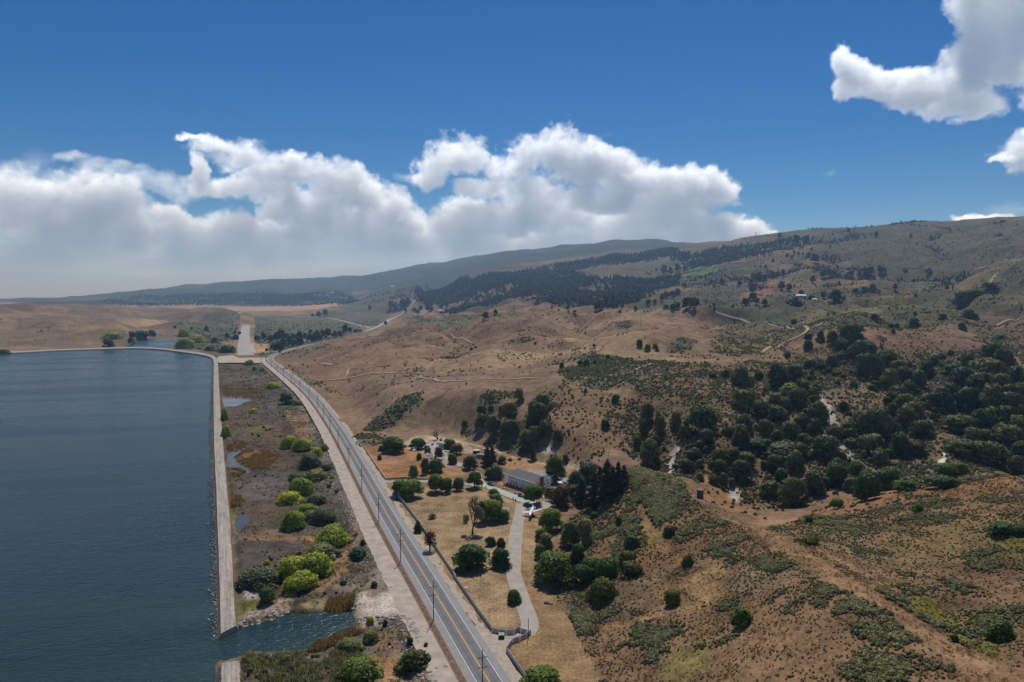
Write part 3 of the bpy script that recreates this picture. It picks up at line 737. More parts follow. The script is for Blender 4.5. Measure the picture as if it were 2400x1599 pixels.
# ---- marsh between the dam and the road
MG = (0.086, 0.070, 0.052)
cover(MARSH, MG, 2, 1.5, scrub=0)
ms = poly_sd(GX, GY, MARSH) > 0
band = fbm(GX * 0.5 + 30 * FXN, GY * 0.28, 40, 4, 44)
for lo, hi, c in ((0.05, 0.45, (0.108, 0.074, 0.044)), (-0.25, -0.6, (0.116, 0.104, 0.086)), (0.45, 0.75, (0.06, 0.05, 0.036))):
    a = (smooth(lo, hi, band) * ms * 0.8)[..., None]
    COLR[:] = COLR * (1 - a) + np.array(c) * a
for r, pts, c in (('E', [(330, 950), (480, 920), (520, 960), (480, 990), (400, 1010), (330, 1000)], (0.16, 0.09, 0.036)),
                  ('E', [(390, 1075), (480, 1000), (760, 1010), (800, 1060), (700, 1160), (560, 1195), (450, 1130)], (0.125, 0.072, 0.034)),
                  ('E', [(350, 1180), (440, 1165), (500, 1200), (430, 1250), (350, 1250)], (0.15, 0.095, 0.04)),
                  ('E', [(350, 1440), (440, 1430), (490, 1480), (430, 1530), (360, 1520)], (0.16, 0.10, 0.045)),
                  ('E', [(380, 1300), (500, 1220), (700, 1190), (860, 1200), (880, 1330), (800, 1430), (600, 1460), (400, 1420)], (0.10, 0.085, 0.078)),
                  ('E', [(480, 810), (620, 780), (720, 790), (650, 830), (520, 850)], (0.09, 0.105, 0.035)),
                  ('E', [(850, 640), (1050, 620), (1110, 800), (1130, 950), (1000, 900), (900, 760)], (0.22, 0.14, 0.085)),
                  ('E', [(700, 580), (900, 540), (1030, 590), (900, 610)], (0.09, 0.12, 0.035)),
                  ('G', [(390, 300), (550, 230), (850, 260), (1000, 330), (850, 430), (560, 470), (420, 400)], (0.072, 0.062, 0.054)),
                  ('G', [(400, 230), (700, 170), (1000, 210), (1150, 260), (900, 270), (500, 270)], (0.19, 0.11, 0.065)),
                  ('G', [(980, 200), (1100, 220), (1130, 260), (1020, 250)], (0.34, 0.17, 0.08)),
                  ('G', [(1240, 500), (1400, 300), (1520, 60), (1560, 300), (1400, 560), (1200, 720), (1080, 720)], (0.24, 0.145, 0.08)),
                  ('G', [(1330, 600), (1700, 560), (1800, 690), (1500, 770), (1300, 720)], (0.17, 0.135, 0.10)),
                  ('G', [(400, 790), (640, 760), (640, 900), (500, 950), (430, 960)], (0.15, 0.145, 0.045)),
                  ('G', [(470, 720), (640, 700), (640, 800), (480, 810)], (0.30, 0.28, 0.27)),
                  ('G', [(460, 960), (640, 900), (860, 780), (880, 900), (700, 960), (500, 1010)], (0.34, 0.265, 0.20)),
                  ('G', [(640, 880), (850, 760), (930, 750), (880, 900), (760, 940)], (0.36, 0.27, 0.19)),
                  ('G', [(1000, 850), (1250, 790), (1240, 900), (1050, 910)], (0.22, 0.18, 0.085)),
                  ('G', [(1060, 1285), (1160, 1205), (1400, 1135), (1560, 1040), (1590, 1100), (1400, 1200), (1200, 1270)], (0.15, 0.078, 0.034)),
                  ('G', [(480, 1310), (1000, 1290), (1300, 1260), (1350, 1330), (900, 1420), (520, 1560)], (0.135, 0.12, 0.092)),
                  ('G', [(1600, 1330), (1950, 1300), (2150, 1400), (2200, 1565), (1700, 1565)], (0.26, 0.155, 0.075)),
                  ('G', [(1650, 1150), (1900, 1060), (2000, 1200), (1900, 1290), (1650, 1250)], (0.20, 0.125, 0.07)),
                  ('G', [(1480, 800), (1600, 780), (1700, 860), (1640, 990), (1520, 960)], (0.44, 0.36, 0.29))):
    cover(lvl(r, pts, MARSH_Z), c, 1.5, 1.5)
cover(lvl('G', [(1530, 950), (1560, 830), (1640, 790), (1790, 740), (1850, 700), (1960, 760), (2100, 960), (2050, 985), (1880, 960), (1720, 1000), (1600, 1010)]), (0.36, 0.305, 0.25), 1.2, 1.5)
cover(lvl('G', [(352, 0), (400, 0), (440, 200), (400, 230), (370, 120)], MARSH_Z), (0.17, 0.15, 0.06), 1, 1)

# ------------------------------------------------------------------ materials
def mat(name, colour=(0.5, 0.5, 0.5), rough=0.8, metallic=0.0, noise=None, spec=0.3):
    """A plain material with some unevenness: noise = (scale, amount)."""
    m = bpy.data.materials.new(name); m.use_nodes = True
    nt = m.node_tree; b = nt.nodes['Principled BSDF']
    b.inputs['Base Color'].default_value = (*colour, 1); b.inputs['Roughness'].default_value = rough
    b.inputs['Metallic'].default_value = metallic; b.inputs['Specular IOR Level'].default_value = spec
    if noise:
        g = nt.nodes.new('ShaderNodeNewGeometry'); n = nt.nodes.new('ShaderNodeTexNoise')
        n.inputs['Scale'].default_value = noise[0]; n.inputs['Detail'].default_value = 5
        nt.links.new(g.outputs['Position'], n.inputs['Vector'])
        mx = nt.nodes.new('ShaderNodeMix'); mx.data_type = 'RGBA'
        k = noise[1]
        mx.inputs[6].default_value = (*[max(0, c * (1 - k)) for c in colour], 1)
        mx.inputs[7].default_value = (*[min(1, c * (1 + k)) for c in colour], 1)
        mr = nt.nodes.new('ShaderNodeMapRange'); mr.inputs[1].default_value = 0.3; mr.inputs[2].default_value = 0.7
        nt.links.new(n.outputs['Fac'], mr.inputs[0]); nt.links.new(mr.outputs[0], mx.inputs[0]); nt.links.new(mx.outputs[2], b.inputs['Base Color'])
    return m


class NT:
    """Shorthand for building a node tree."""
    def __init__(s, tree):
        s.t = tree

    def n(s, kind, **kw):
        nd = s.t.nodes.new(kind)
        for k, v in kw.items():
            setattr(nd, k, v)
        return nd

    def put(s, sock, v):
        if hasattr(v, 'is_output') or isinstance(v, bpy.types.NodeSocket):
            s.t.links.new(v, sock)
        elif v is not None:
            sock.default_value = v

    def math(s, op, a, b=None, c=None, clamp=False):
        nd = s.n('ShaderNodeMath', operation=op, use_clamp=clamp)
        for i, v in enumerate((a, b, c)):
            if v is not None:
                s.put(nd.inputs[i], v)
        return nd.outputs[0]

    def mix(s, f, a, b, blend='MIX'):
        nd = s.n('ShaderNodeMix', data_type='RGBA', blend_type=blend)
        s.put(nd.inputs[0], f)
        for i, v in ((6, a), (7, b)):
            if isinstance(v, tuple) and len(v) == 3:
                v = (*v, 1)
            s.put(nd.inputs[i], v)
        return nd.outputs[2]

    def noise(s, vec, scale, detail=4, rough=0.5, dist=0.0):
        nd = s.n('ShaderNodeTexNoise')
        s.put(nd.inputs['Vector'], vec)
        nd.inputs['Scale'].default_value = scale; nd.inputs['Detail'].default_value = detail
        nd.inputs['Roughness'].default_value = rough; nd.inputs['Distortion'].default_value = dist
        return nd.outputs['Fac']

    def ramp(s, v, lo, hi, a=0.0, b=1.0):
        nd = s.n('ShaderNodeMapRange', interpolation_type='SMOOTHSTEP')
        s.put(nd.inputs[0], v)
        nd.inputs[1].default_value = lo; nd.inputs[2].default_value = hi; nd.inputs[3].default_value = a; nd.inputs[4].default_value = b
        return nd.outputs[0]

    def scale(s, vec, v):
        nd = s.n('ShaderNodeMapping'); s.put(nd.inputs[0], vec); nd.inputs['Scale'].default_value = v
        return nd.outputs[0]


def ground_material():
    m = bpy.data.materials.new('ground'); m.use_nodes = True
    k = NT(m.node_tree); b = m.node_tree.nodes['Principled BSDF']
    b.inputs['Roughness'].default_value = 0.95; b.inputs['Specular IOR Level'].default_value = 0.08
    pos = k.n('ShaderNodeNewGeometry').outputs['Position']
    c = k.n('ShaderNodeAttribute', attribute_name='cover').outputs['Color']
    aux = k.n('ShaderNodeSeparateColor'); k.put(aux.inputs[0], k.n('ShaderNodeAttribute', attribute_name='growth').outputs['Color'])
    scrub, mow = aux.outputs[0], aux.outputs[1]
    n1 = k.noise(pos, 0.9, 6, 0.65); n2 = k.noise(pos, 0.13, 5, 0.6); n3 = k.noise(pos, 0.02, 4, 0.55)
    v = k.math('ADD', k.ramp(n1, 0.3, 0.7, -0.36, 0.36), k.ramp(n2, 0.3, 0.7, -0.28, 0.28))
    v = k.math('ADD', v, k.ramp(n3, 0.3, 0.7, -0.15, 0.15))
    v = k.math('ADD', v, k.ramp(k.noise(pos, 0.006, 5, 0.6), 0.35, 0.65, -0.10, 0.10))
    c = k.mix(1.0, c, k.math('ADD', v, 1.0), 'MULTIPLY')
    # warmer and greyer blotches
    c = k.mix(k.ramp(k.noise(pos, 0.05, 4), 0.45, 0.7, 0, 0.22), c, k.mix(1.0, c, (0.92, 0.86, 0.82), 'MULTIPLY'))
    # mower stripes
    w = k.n('ShaderNodeTexWave', wave_type='BANDS', bands_direction='X'); k.put(w.inputs[0], k.scale(pos, (1.0, 0.25, 1.0)))
    w.inputs['Scale'].default_value = 0.22; w.inputs['Distortion'].default_value = 6.0; w.inputs['Detail'].default_value = 2; w.inputs['Detail Scale'].default_value = 0.25
    c = k.mix(k.math('MULTIPLY', mow, k.ramp(w.outputs['Fac'], 0.3, 0.7, 0, 0.22)), c, k.mix(1.0, c, (1.35, 1.3, 1.2), 'MULTIPLY'))
    # low scrub as small dark cushions
    vo = k.n('ShaderNodeTexVoronoi', feature='F1'); k.put(vo.inputs['Vector'], pos); vo.inputs['Scale'].default_value = 0.42; vo.inputs['Randomness'].default_value = 1.0
    thick = k.math('MULTIPLY', scrub, k.ramp(k.noise(pos, 0.035, 4, 0.6), 0.35, 0.65, 0.35, 1.0))
    spot_ = k.math('SUBTRACT', k.math('MULTIPLY', thick, 0.62), vo.outputs['Distance'])
    spot_ = k.ramp(spot_, -0.06, 0.10)
    sg = k.mix(k.noise(pos, 0.6, 3), (0.060, 0.066, 0.036), (0.135, 0.132, 0.085))
    c = k.mix(k.math('MULTIPLY', spot_, 0.85), c, sg)
    k.put(b.inputs['Base Color'], c)
    h = k.math('ADD', k.math('MULTIPLY', n1, 0.28), k.math('MULTIPLY', n2, 1.1))
    h = k.math('ADD', h, k.math('MULTIPLY', spot_, 0.8))
    bp = k.n('ShaderNodeBump'); bp.inputs['Strength'].default_value = 0.7; bp.inputs['Distance'].default_value = 1.0
    k.put(bp.inputs['Height'], h); k.put(b.inputs['Normal'], bp.outputs[0])
    return m


def water_material(name, deep, rough=0.13, wave=1.0):
    m = bpy.data.materials.new(name); m.use_nodes = True
    k = NT(m.node_tree); b = m.node_tree.nodes['Principled BSDF']
    pos = k.n('ShaderNodeNewGeometry').outputs['Position']
    rot = k.n('ShaderNodeMapping'); k.put(rot.inputs[0], pos); rot.inputs['Rotation'].default_value = (0, 0, math.radians(-14))
    p = rot.outputs[0]
    n1 = k.noise(k.scale(p, (0.4, 1.0, 1.0)), 0.8, 4, 0.62, 0.3)
    n2 = k.noise(k.scale(p, (0.5, 1.0, 1.0)), 0.26, 3, 0.5, 0.2)
    n3 = k.noise(k.scale(p, (0.22, 1.0, 1.0)), 0.014, 4, 0.55, 0.6)
    h = k.math('ADD', k.math('MULTIPLY', n1, 0.5 * wave), k.math('MULTIPLY', n2, 0.42 * wave))
    bp = k.n('ShaderNodeBump'); bp.inputs['Strength'].default_value = 0.8; bp.inputs['Distance'].default_value = 0.9
    k.put(bp.inputs['Height'], h); k.put(b.inputs['Normal'], bp.outputs[0])
    k.put(b.inputs['Base Color'], k.mix(k.ramp(n3, 0.35, 0.65), tuple(x * 0.8 for x in deep), tuple(x * 1.2 for x in deep)))
    k.put(b.inputs['Roughness'], k.ramp(n3, 0.38, 0.62, rough * .7, rough * 2.4))
    b.inputs['IOR'].default_value = 1.333; b.inputs['Specular IOR Level'].default_value = 0.5
    return m


# ------------------------------------------------------------------ building blocks
def mesh_obj(name, verts, faces, material=None, parent=None, smooth_shade=False):
    me = bpy.data.meshes.new(name)
    me.from_pydata([tuple(map(float, v)) for v in verts], [], faces)
    if smooth_shade:
        me.shade_smooth()
    for m in (material if isinstance(material, (list, tuple)) else [material]):
        if m is not None:
            me.materials.append(m)
    o = bpy.data.objects.new(name, me); col.objects.link(o)
    if parent is not None:
        o.parent = parent
    return o


def tag(o, label, cat, group=None):
    o['label'] = label; o['category'] = cat
    if group:
        o['group'] = group
    return o


def structure(o):
    o['kind'] = 'structure'
    return o


def stuff(o, label=None):
    o['kind'] = 'stuff'
    if label:
        o['label'] = label
    return o


def empty(name, loc, rz=0.0, label=None, cat=None, group=None):
    o = bpy.data.objects.new(name, None); col.objects.link(o)
    o.empty_display_size = 0.5
    o.location = tuple(map(float, loc)); o.rotation_euler = (0, 0, rz)
    if label:
        tag(o, label, cat, group)
    return o


class MB:
    """Collects simple solids for one mesh."""
    def __init__(s):
        s.v = []; s.f = []; s.mi = []

    def add(s, v, f, mi=0):
        k = len(s.v); s.v += [tuple(map(float, p)) for p in v]; s.f += [tuple(i + k for i in q) for q in f]; s.mi += [mi] * len(f)
        return s

    def box(s, x0, x1, y0, y1, z0, z1, mi=0):
        return s.add([(x0, y0, z0), (x1, y0, z0), (x1, y1, z0), (x0, y1, z0), (x0, y0, z1), (x1, y0, z1), (x1, y1, z1), (x0, y1, z1)],
                     [(0, 3, 2, 1), (4, 5, 6, 7), (0, 1, 5, 4), (1, 2, 6, 5), (2, 3, 7, 6), (3, 0, 4, 7)], mi)

    def tube(s, pts, radii, n=6, mi=0, cap=True):
        P = [Vector(p) for p in pts]; k = len(s.v)
        for i, p in enumerate(P):
            d = (P[min(i + 1, len(P) - 1)] - P[max(i - 1, 0)]).normalized()
            a = d.orthogonal().normalized() if abs(d.z) > 0.98 else d.cross(Vector((0, 0, 1))).normalized()
            b = d.cross(a)
            for j in range(n):
                t = 2 * math.pi * j / n
                s.v.append(tuple(p + (a * math.cos(t) + b * math.sin(t)) * radii[i]))
        for i in range(len(P) - 1):
            for j in range(n):
                q = k + i * n
                s.f.append((q + j, q + (j + 1) % n, q + n + (j + 1) % n, q + n + j)); s.mi.append(mi)
        if cap:
            s.f.append(tuple(k + j for j in reversed(range(n)))); s.mi.append(mi)
            s.f.append(tuple(k + (len(P) - 1) * n + j for j in range(n))); s.mi.append(mi)
        return s

    def prism(s, outline, axis, a, b, mi=0):
        """Outline in the two other axes, extruded from a to b along axis."""
        n = len(outline)
        def P(u, v, w):
            return (w, u, v) if axis == 'x' else (u, w, v) if axis == 'y' else (u, v, w)
        v = [P(u, q, a) for u, q in outline] + [P(u, q, b) for u, q in outline]
        f = [tuple(range(n))[::-1], tuple(range(n, 2 * n))] + [(i, (i + 1) % n, n + (i + 1) % n, n + i) for i in range(n)]
        return s.add(v, f, mi)

    def build(s, name, material, parent=None, smooth_shade=False):
        o = mesh_obj(name, s.v, s.f, material, parent, smooth_shade)
        if isinstance(material, (list, tuple)):
            o.data.polygons.foreach_set('material_index', s.mi)
        return o


def resample(line, step):
    P = np.asarray(line, float)
    L = np.concatenate([[0], np.cumsum(np.hypot(*np.diff(P[:, :2], axis=0).T))])
    n = max(2, int(L[-1] / step) + 1)
    t = np.linspace(0, L[-1], n)
    return np.stack([np.interp(t, L, P[:, i]) for i in range(P.shape[1])], 1)


def smooth_line(line, it=2):
    P = [tuple(p) for p in line]
    for _ in range(it):
        Q = [P[0]]
        for a, b in zip(P[:-1], P[1:]):
            Q += [tuple(np.array(a) * .75 + np.array(b) * .25), tuple(np.array(a) * .25 + np.array(b) * .75)]
        P = Q + [P[-1]]
    return P


def normals2(P):
    d = np.gradient(P[:, :2], axis=0); d /= np.maximum(np.hypot(d[:, 0], d[:, 1]), 1e-9)[:, None]
    return np.stack([-d[:, 1], d[:, 0]], 1)          # to the left of travel


def ribbon(name, line, offs, lift=0.05, material=None, step=6.0, drape=True, z=0.0, zoff=None, parent=None, ragged=0.0):
    """A strip of ground along a line; offs = offsets to the right of travel, zoff = their heights."""
    P = resample(line, step); N = normals2(P)
    V = []; F = []; m = len(offs)
    for i in range(len(P)):
        for j, o in enumerate(offs):
            oo = o + (ragged * (vnoise(np.array([P[i, 0] * .35 + j * 31.7]), np.array([P[i, 1] * .35]), 5)[0] - .5) * 2 if ragged and j in (0, m - 1) else 0)
            x, y = P[i, :2] - N[i] * oo
            zz = float(ground_z(x, y)) if drape else z
            V.append((x, y, zz + lift + (zoff[j] if zoff else 0)))
    for i in range(len(P) - 1):
        for j in range(m - 1):
            a = i * m + j
            F.append((a, a + m, a + m + 1, a + 1))
    o = mesh_obj(name, V, F, material, parent)
    return o


def fill(name, poly, z, material, parent=None):
    """A level sheet with the given outline."""
    import bmesh
    bm = bmesh.new()
    vs = [bm.verts.new((float(p[0]), float(p[1]), z)) for p in poly]
    f = bm.faces.new(vs); bmesh.ops.triangulate(bm, faces=[f]); bmesh.ops.recalc_face_normals(bm, faces=bm.faces)
    me = bpy.data.meshes.new(name); bm.to_mesh(me); bm.free()
    if len(me.polygons) and me.polygons[0].normal.z < 0:
        me.flip_normals()
    me.materials.append(material)
    o = bpy.data.objects.new(name, me); col.objects.link(o)
    if parent is not None:
        o.parent = parent
    return o


def lane_tones(o, tones):
    m = len(tones); n = len(o.data.vertices) // m
    a = o.data.attributes.new('tone', 'FLOAT', 'POINT'); a.data.foreach_set('value', np.tile(np.asarray(tones, np.float32), n))
    mt = o.data.materials[0]; k = NT(mt.node_tree); b = mt.node_tree.nodes['Principled BSDF']
    src = b.inputs['Base Color'].links[0].from_socket
    k.put(b.inputs['Base Color'], k.mix(1.0, src, k.n('ShaderNodeAttribute', attribute_name='tone').outputs['Fac'], 'MULTIPLY'))


# ------------------------------------------------------------------ ground sheet
def build_ground():
    me = bpy.data.meshes.new('ground')
    idx = np.arange(NR * NB).reshape(NR, NB)
    f = np.stack([idx[:-1, :-1], idx[:-1, 1:], idx[1:, 1:], idx[1:, :-1]], -1).reshape(-1, 4)
    me.vertices.add(NR * NB); me.vertices.foreach_set('co', np.stack([GX, GY, GZ], -1).astype(np.float32).ravel())
    me.loops.add(f.size); me.loops.foreach_set('vertex_index', f.ravel().astype(np.int32))
    me.polygons.add(len(f)); me.polygons.foreach_set('loop_start', np.arange(0, f.size, 4, dtype=np.int32))
    me.update(); me.shade_smooth()
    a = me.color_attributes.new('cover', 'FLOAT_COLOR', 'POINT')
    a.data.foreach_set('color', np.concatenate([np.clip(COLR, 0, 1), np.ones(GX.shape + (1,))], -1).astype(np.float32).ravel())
    a = me.color_attributes.new('growth', 'FLOAT_COLOR', 'POINT')
    a.data.foreach_set('color', np.stack([SCRUB * (0.12 + 0.88 * smooth(420, 900, DIST)), MOW, np.zeros(GX.shape), np.ones(GX.shape)], -1).astype(np.float32).ravel())
    me.materials.append(ground_material())
    o = bpy.data.objects.new('ground', me); col.objects.link(o)
    return structure(o)


build_ground()
WATER = water_material('lake_water', (0.013, 0.032, 0.031))
POND = water_material('pond_water', (0.085, 0.085, 0.075), 0.12, 0.25)
structure(fill('reservoir_water', [(-3000, -400), (-40, -400), (-40, 120)] + lvl('G', [(2100, 1700), (1620, 1000), (1560, 850), (600, 850), (470, 1000)], WATER_Z)[1:] + [(LEVEE_R[0][0] - 3, LEVEE_R[0][1])] + [((a[0] + b[0]) / 2, (a[1] + b[1]) / 2) for a, b in zip(LEVEE_L[1:], LEVEE_R[1:])] + [(-3000, 1420)], WATER_Z, WATER))
for P in PONDS[:3]:
    c = np.mean(P, 0)
    structure(fill('marsh_pond', [tuple(c + (np.array(p) - c) * 1.25) for p in P], WATER_Z, POND))
c = np.mean(PONDS[3], 0)
structure(fill('pond', [tuple(c + (np.array(p) - c) * 1.12) for p in PONDS[3]], -1.2, WATER))

# ------------------------------------------------------------------ road, verges, dams
ROAD_PX = [(1146.7, 1599), (1016, 1383.5), (933, 1249.7), (903.8, 1200), (838, 1082.7), (800, 1017), (781, 989), (751, 948), (728, 922), (695, 894), (667, 872), (645, 855), (634, 845.5), (632, 839.5), (641, 832.5), (657, 826.5), (687, 817.5), (713, 811), (745, 804.5), (771, 799.5), (798, 793), (831, 786), (853, 778.6)]
ROAD = lvl('-', ROAD_PX)
d0 = np.array(ROAD[0]) - np.array(ROAD[2]); d0 /= np.hypot(*d0)
ROAD = [tuple(np.array(ROAD[0]) + d0 * 160)] + ROAD
ROAD = smooth_line(ROAD, 2)
FARROAD = [ROAD[-1]] + [(a[0], a[1]) for a in spots('-', [(878, 770), (898, 760), (919, 745), (952, 727), (966, 713), (972, 705)])]
FARROAD = smooth_line(FARROAD, 2)
SIDEROAD = smooth_line([(a[0], a[1]) for a in spots('-', [(872, 770), (855, 766), (830, 760), (784, 748), (753, 745), (702, 743), (656, 740), (600, 738), (560, 735)])], 1)

ASPHALT = mat('asphalt', (0.138, 0.140, 0.147), 0.85, noise=(0.35, 0.16))
SHOULDER = mat('shoulder_asphalt', (0.245, 0.24, 0.23), 0.9, noise=(0.5, 0.10))
OLDROAD = mat('worn_asphalt', (0.31, 0.29, 0.265), 0.9, noise=(0.06, 0.12))
WHITE_LINE = mat('white_road_paint', (0.72, 0.72, 0.70), 0.7, noise=(1.3, 0.12))
YELLOW_LINE = mat('yellow_road_paint', (0.62, 0.36, 0.08), 0.7, noise=(1.3, 0.12))
GRAVEL = mat('gravel', (0.36, 0.30, 0.24), 0.95, noise=(0.45, 0.20))
PALE_GRAVEL = mat('pale_gravel', (0.37, 0.315, 0.255), 0.95, noise=(0.22, 0.20))
WEEDS = mat('dry_weeds', (0.20, 0.125, 0.08), 0.95, noise=(0.6, 0.35))
CONCRETE_DAM = bpy.data.materials.new('dam_concrete'); CONCRETE_DAM.use_nodes = True
k = NT(CONCRETE_DAM.node_tree); b = CONCRETE_DAM.node_tree.nodes['Principled BSDF']; b.inputs['Roughness'].default_value = .95; b.inputs['Specular IOR Level'].default_value = .1
_m = k.n('ShaderNodeMapping'); k.put(_m.inputs[0], k.n('ShaderNodeNewGeometry').outputs['Position']); _m.inputs['Rotation'].default_value = (0, 0, math.radians(-23.4))
_p = _m.outputs[0]
_a = k.noise(k.scale(_p, (1.3, .045, 1)), 1.0, 5, .65, .4); _b = k.noise(_p, .35, 6, .7); _c = k.noise(k.scale(_p, (.5, .12, 1)), 1.0, 4, .6)
_v = k.math('ADD', k.ramp(_a, .35, .65, -.22, .2), k.ramp(_b, .3, .7, -.25, .25)); _v = k.math('ADD', _v, k.ramp(_c, .3, .7, -.12, .12))
k.put(b.inputs['Base Color'], k.mix(1.0, k.mix(k.ramp(_b, .5, .68), (.335, .30, .262), (.235, .20, .15)), k.math('ADD', _v, 1.0), 'MULTIPLY'))
ROCKY = mat('wet_rock_edge', (0.115, 0.10, 0.085), 0.9, noise=(0.9, 0.45))
structure(ribbon('road_shoulder', ROAD, [-6.4, -2.0, 2.0, 6.4], 0.06, SHOULDER, 5, drape=False))
_rd = structure(ribbon('road', ROAD, [-3.9, -3.3, -2.75, -2.2, -1.5, -.95, -.4, 0, .4, .95, 1.5, 2.2, 2.75, 3.3, 3.9], 0.085, ASPHALT, 5, drape=False))
lane_tones(_rd, [1.05, .95, 1.14, .9, .88, 1.12, .95, .9, .95, 1.12, .88, .9, 1.14, .95, 1.05])
structure(ribbon('road_line', ROAD, [-3.75, -3.58], 0.10, WHITE_LINE, 5, drape=False))
structure(ribbon('road_line', ROAD, [3.58, 3.75], 0.10, WHITE_LINE, 5, drape=False))
structure(ribbon('road_line', ROAD, [-0.24, -0.06], 0.10, YELLOW_LINE, 5, drape=False))
structure(ribbon('road_line', ROAD, [0.06, 0.24], 0.10, YELLOW_LINE, 5, drape=False))
structure(ribbon('road_beyond', FARROAD, [-8, -3, 3, 8], 1.2, OLDROAD, 25))
structure(ribbon('side_road', SIDEROAD, [-6.5, 0, 6.5], 0.9, OLDROAD, 25))
near_part = [p for p in ROAD if p[1] < 1235]
structure(ribbon('dirt_road', near_part, [-16.6, -14, -11, -8.3], 0.05, PALE_GRAVEL, 4, drape=False, ragged=0.5))
structure(ribbon('weed_strip', near_part, [-8.8, -7.6, -6.3], 0.07, WEEDS, 3, drape=False, zoff=[0, 0.18, 0]))
v = [p for p in ROAD if p[1] < 640]
structure(ribbon('gravel_verge', v, [6.3, 7.6, 9.6], 0.04, GRAVEL, 2.5, drape=False, ragged=1.3))
v = [p for p in ROAD if 640 <= p[1] < 1150]
structure(ribbon('gravel_verge', v, [6.3, 7.5, 8.8], 0.05, GRAVEL, 5, drape=True, ragged=0.8))
# junction aprons and yards beside the road
structure(fill('gravel_yard', lvl('-', [(511, 836), (545, 832.5), (560, 839), (600, 838.5), (622, 838.5), (626, 848), (604, 851), (540, 850), (515, 851), (508, 848)]), 0.045, PALE_GRAVEL))
structure(fill('gravel_entrance', lvl('H', [(860, 1060), (960, 1100), (1050, 1135), (1180, 1120), (1240, 1090), (1320, 1125), (1240, 1165), (1175, 1200), (1120, 1260), (1180, 1400), (1280, 1600), (1180, 1640), (1020, 1420), (900, 1190)]), 0.045, GRAVEL))
# drives
DRIVE = mat('drive_concrete', (0.33, 0.295, 0.255), 0.9, noise=(0.25, 0.16))
KERB = mat('kerb', (0.46, 0.41, 0.34), 0.9)
GREENPAVE = mat('painted_forecourt', (0.36, 0.40, 0.355), 0.85, noise=(0.3, 0.08))
DR = smooth_line(lvl('H', [(1300, 1130), (1345, 1060), (1338, 990), (1300, 890), (1245, 740), (1190, 580), (1188, 470), (1198, 350), (1220, 150), (1250, 0), (1262, -80)]), 3)
structure(ribbon('drive', DR, [-2.9, 0, 2.9], 0.05, DRIVE, 2, drape=False))
structure(ribbon('drive_kerb', [p for p in DR if p[1] < 345], [2.95, 3.15], 0.12, KERB, 2, drape=False))
structure(ribbon('drive_kerb', [p for p in DR if p[1] < 345], [-3.15, -2.95], 0.12, KERB, 2, drape=False))
structure(fill('forecourt', lvl('I', [(165, 850), (175, 780), (290, 770), (330, 820), (470, 870), (800, 1000), (1060, 1080), (1180, 1110), (1170, 1160), (1040, 1185), (880, 1130), (600, 1020), (400, 930)]), 0.055, GREENPAVE))
structure(fill('forecourt_end', lvl('I', [(1180, 1110), (1300, 1140), (1480, 1090), (1500, 1230), (1400, 1280), (1250, 1270), (1040, 1190), (1175, 1162)]), 0.05, DRIVE))
UPD = smooth_line(lvl('J', [(330, 1000), (500, 1020), (800, 1005), (1050, 1000), (1300, 1010), (1700, 1030), (1950, 1060), (2100, 1050)]), 2)
structure(ribbon('upper_drive', UPD, [-2.6, 0, 2.6], 0.048, DRIVE, 3, drape=False))
U2 = smooth_line(lvl('J', [(2080, 1000), (2130, 900), (2000, 800), (1860, 740), (1720, 680), (1600, 640), (1500, 560)]), 2)
structure(ribbon('yard_drive', U2, [-3.0, 0, 3.0], 0.30, DRIVE, 3))
structure(fill('drive_junction', lvl('J', [(1900, 1000), (2020, 820), (2130, 830), (2170, 900), (2240, 1000), (2130, 1080), (2000, 1100)]), 0.052, DRIVE))
# runway
RUN = lvl('-', [(577, 833), (572.5, 815), (572.5, 790), (578, 752)])
structure(ribbon('runway', RUN, [-14, 0, 14], 0.25, OLDROAD, 30, drape=False))
structure(ribbon('runway_track', lvl('Q', [(300, 850), (260, 780), (230, 700), (270, 670), (520, 655)]), [-3, 3], 0.3, PALE_GRAVEL, 15, drape=False))
structure(ribbon('yard_track', lvl('Q', [(290, 850), (560, 830), (800, 800), (1000, 768)]), [-4, 4], 0.3, PALE_GRAVEL, 15, drape=False))
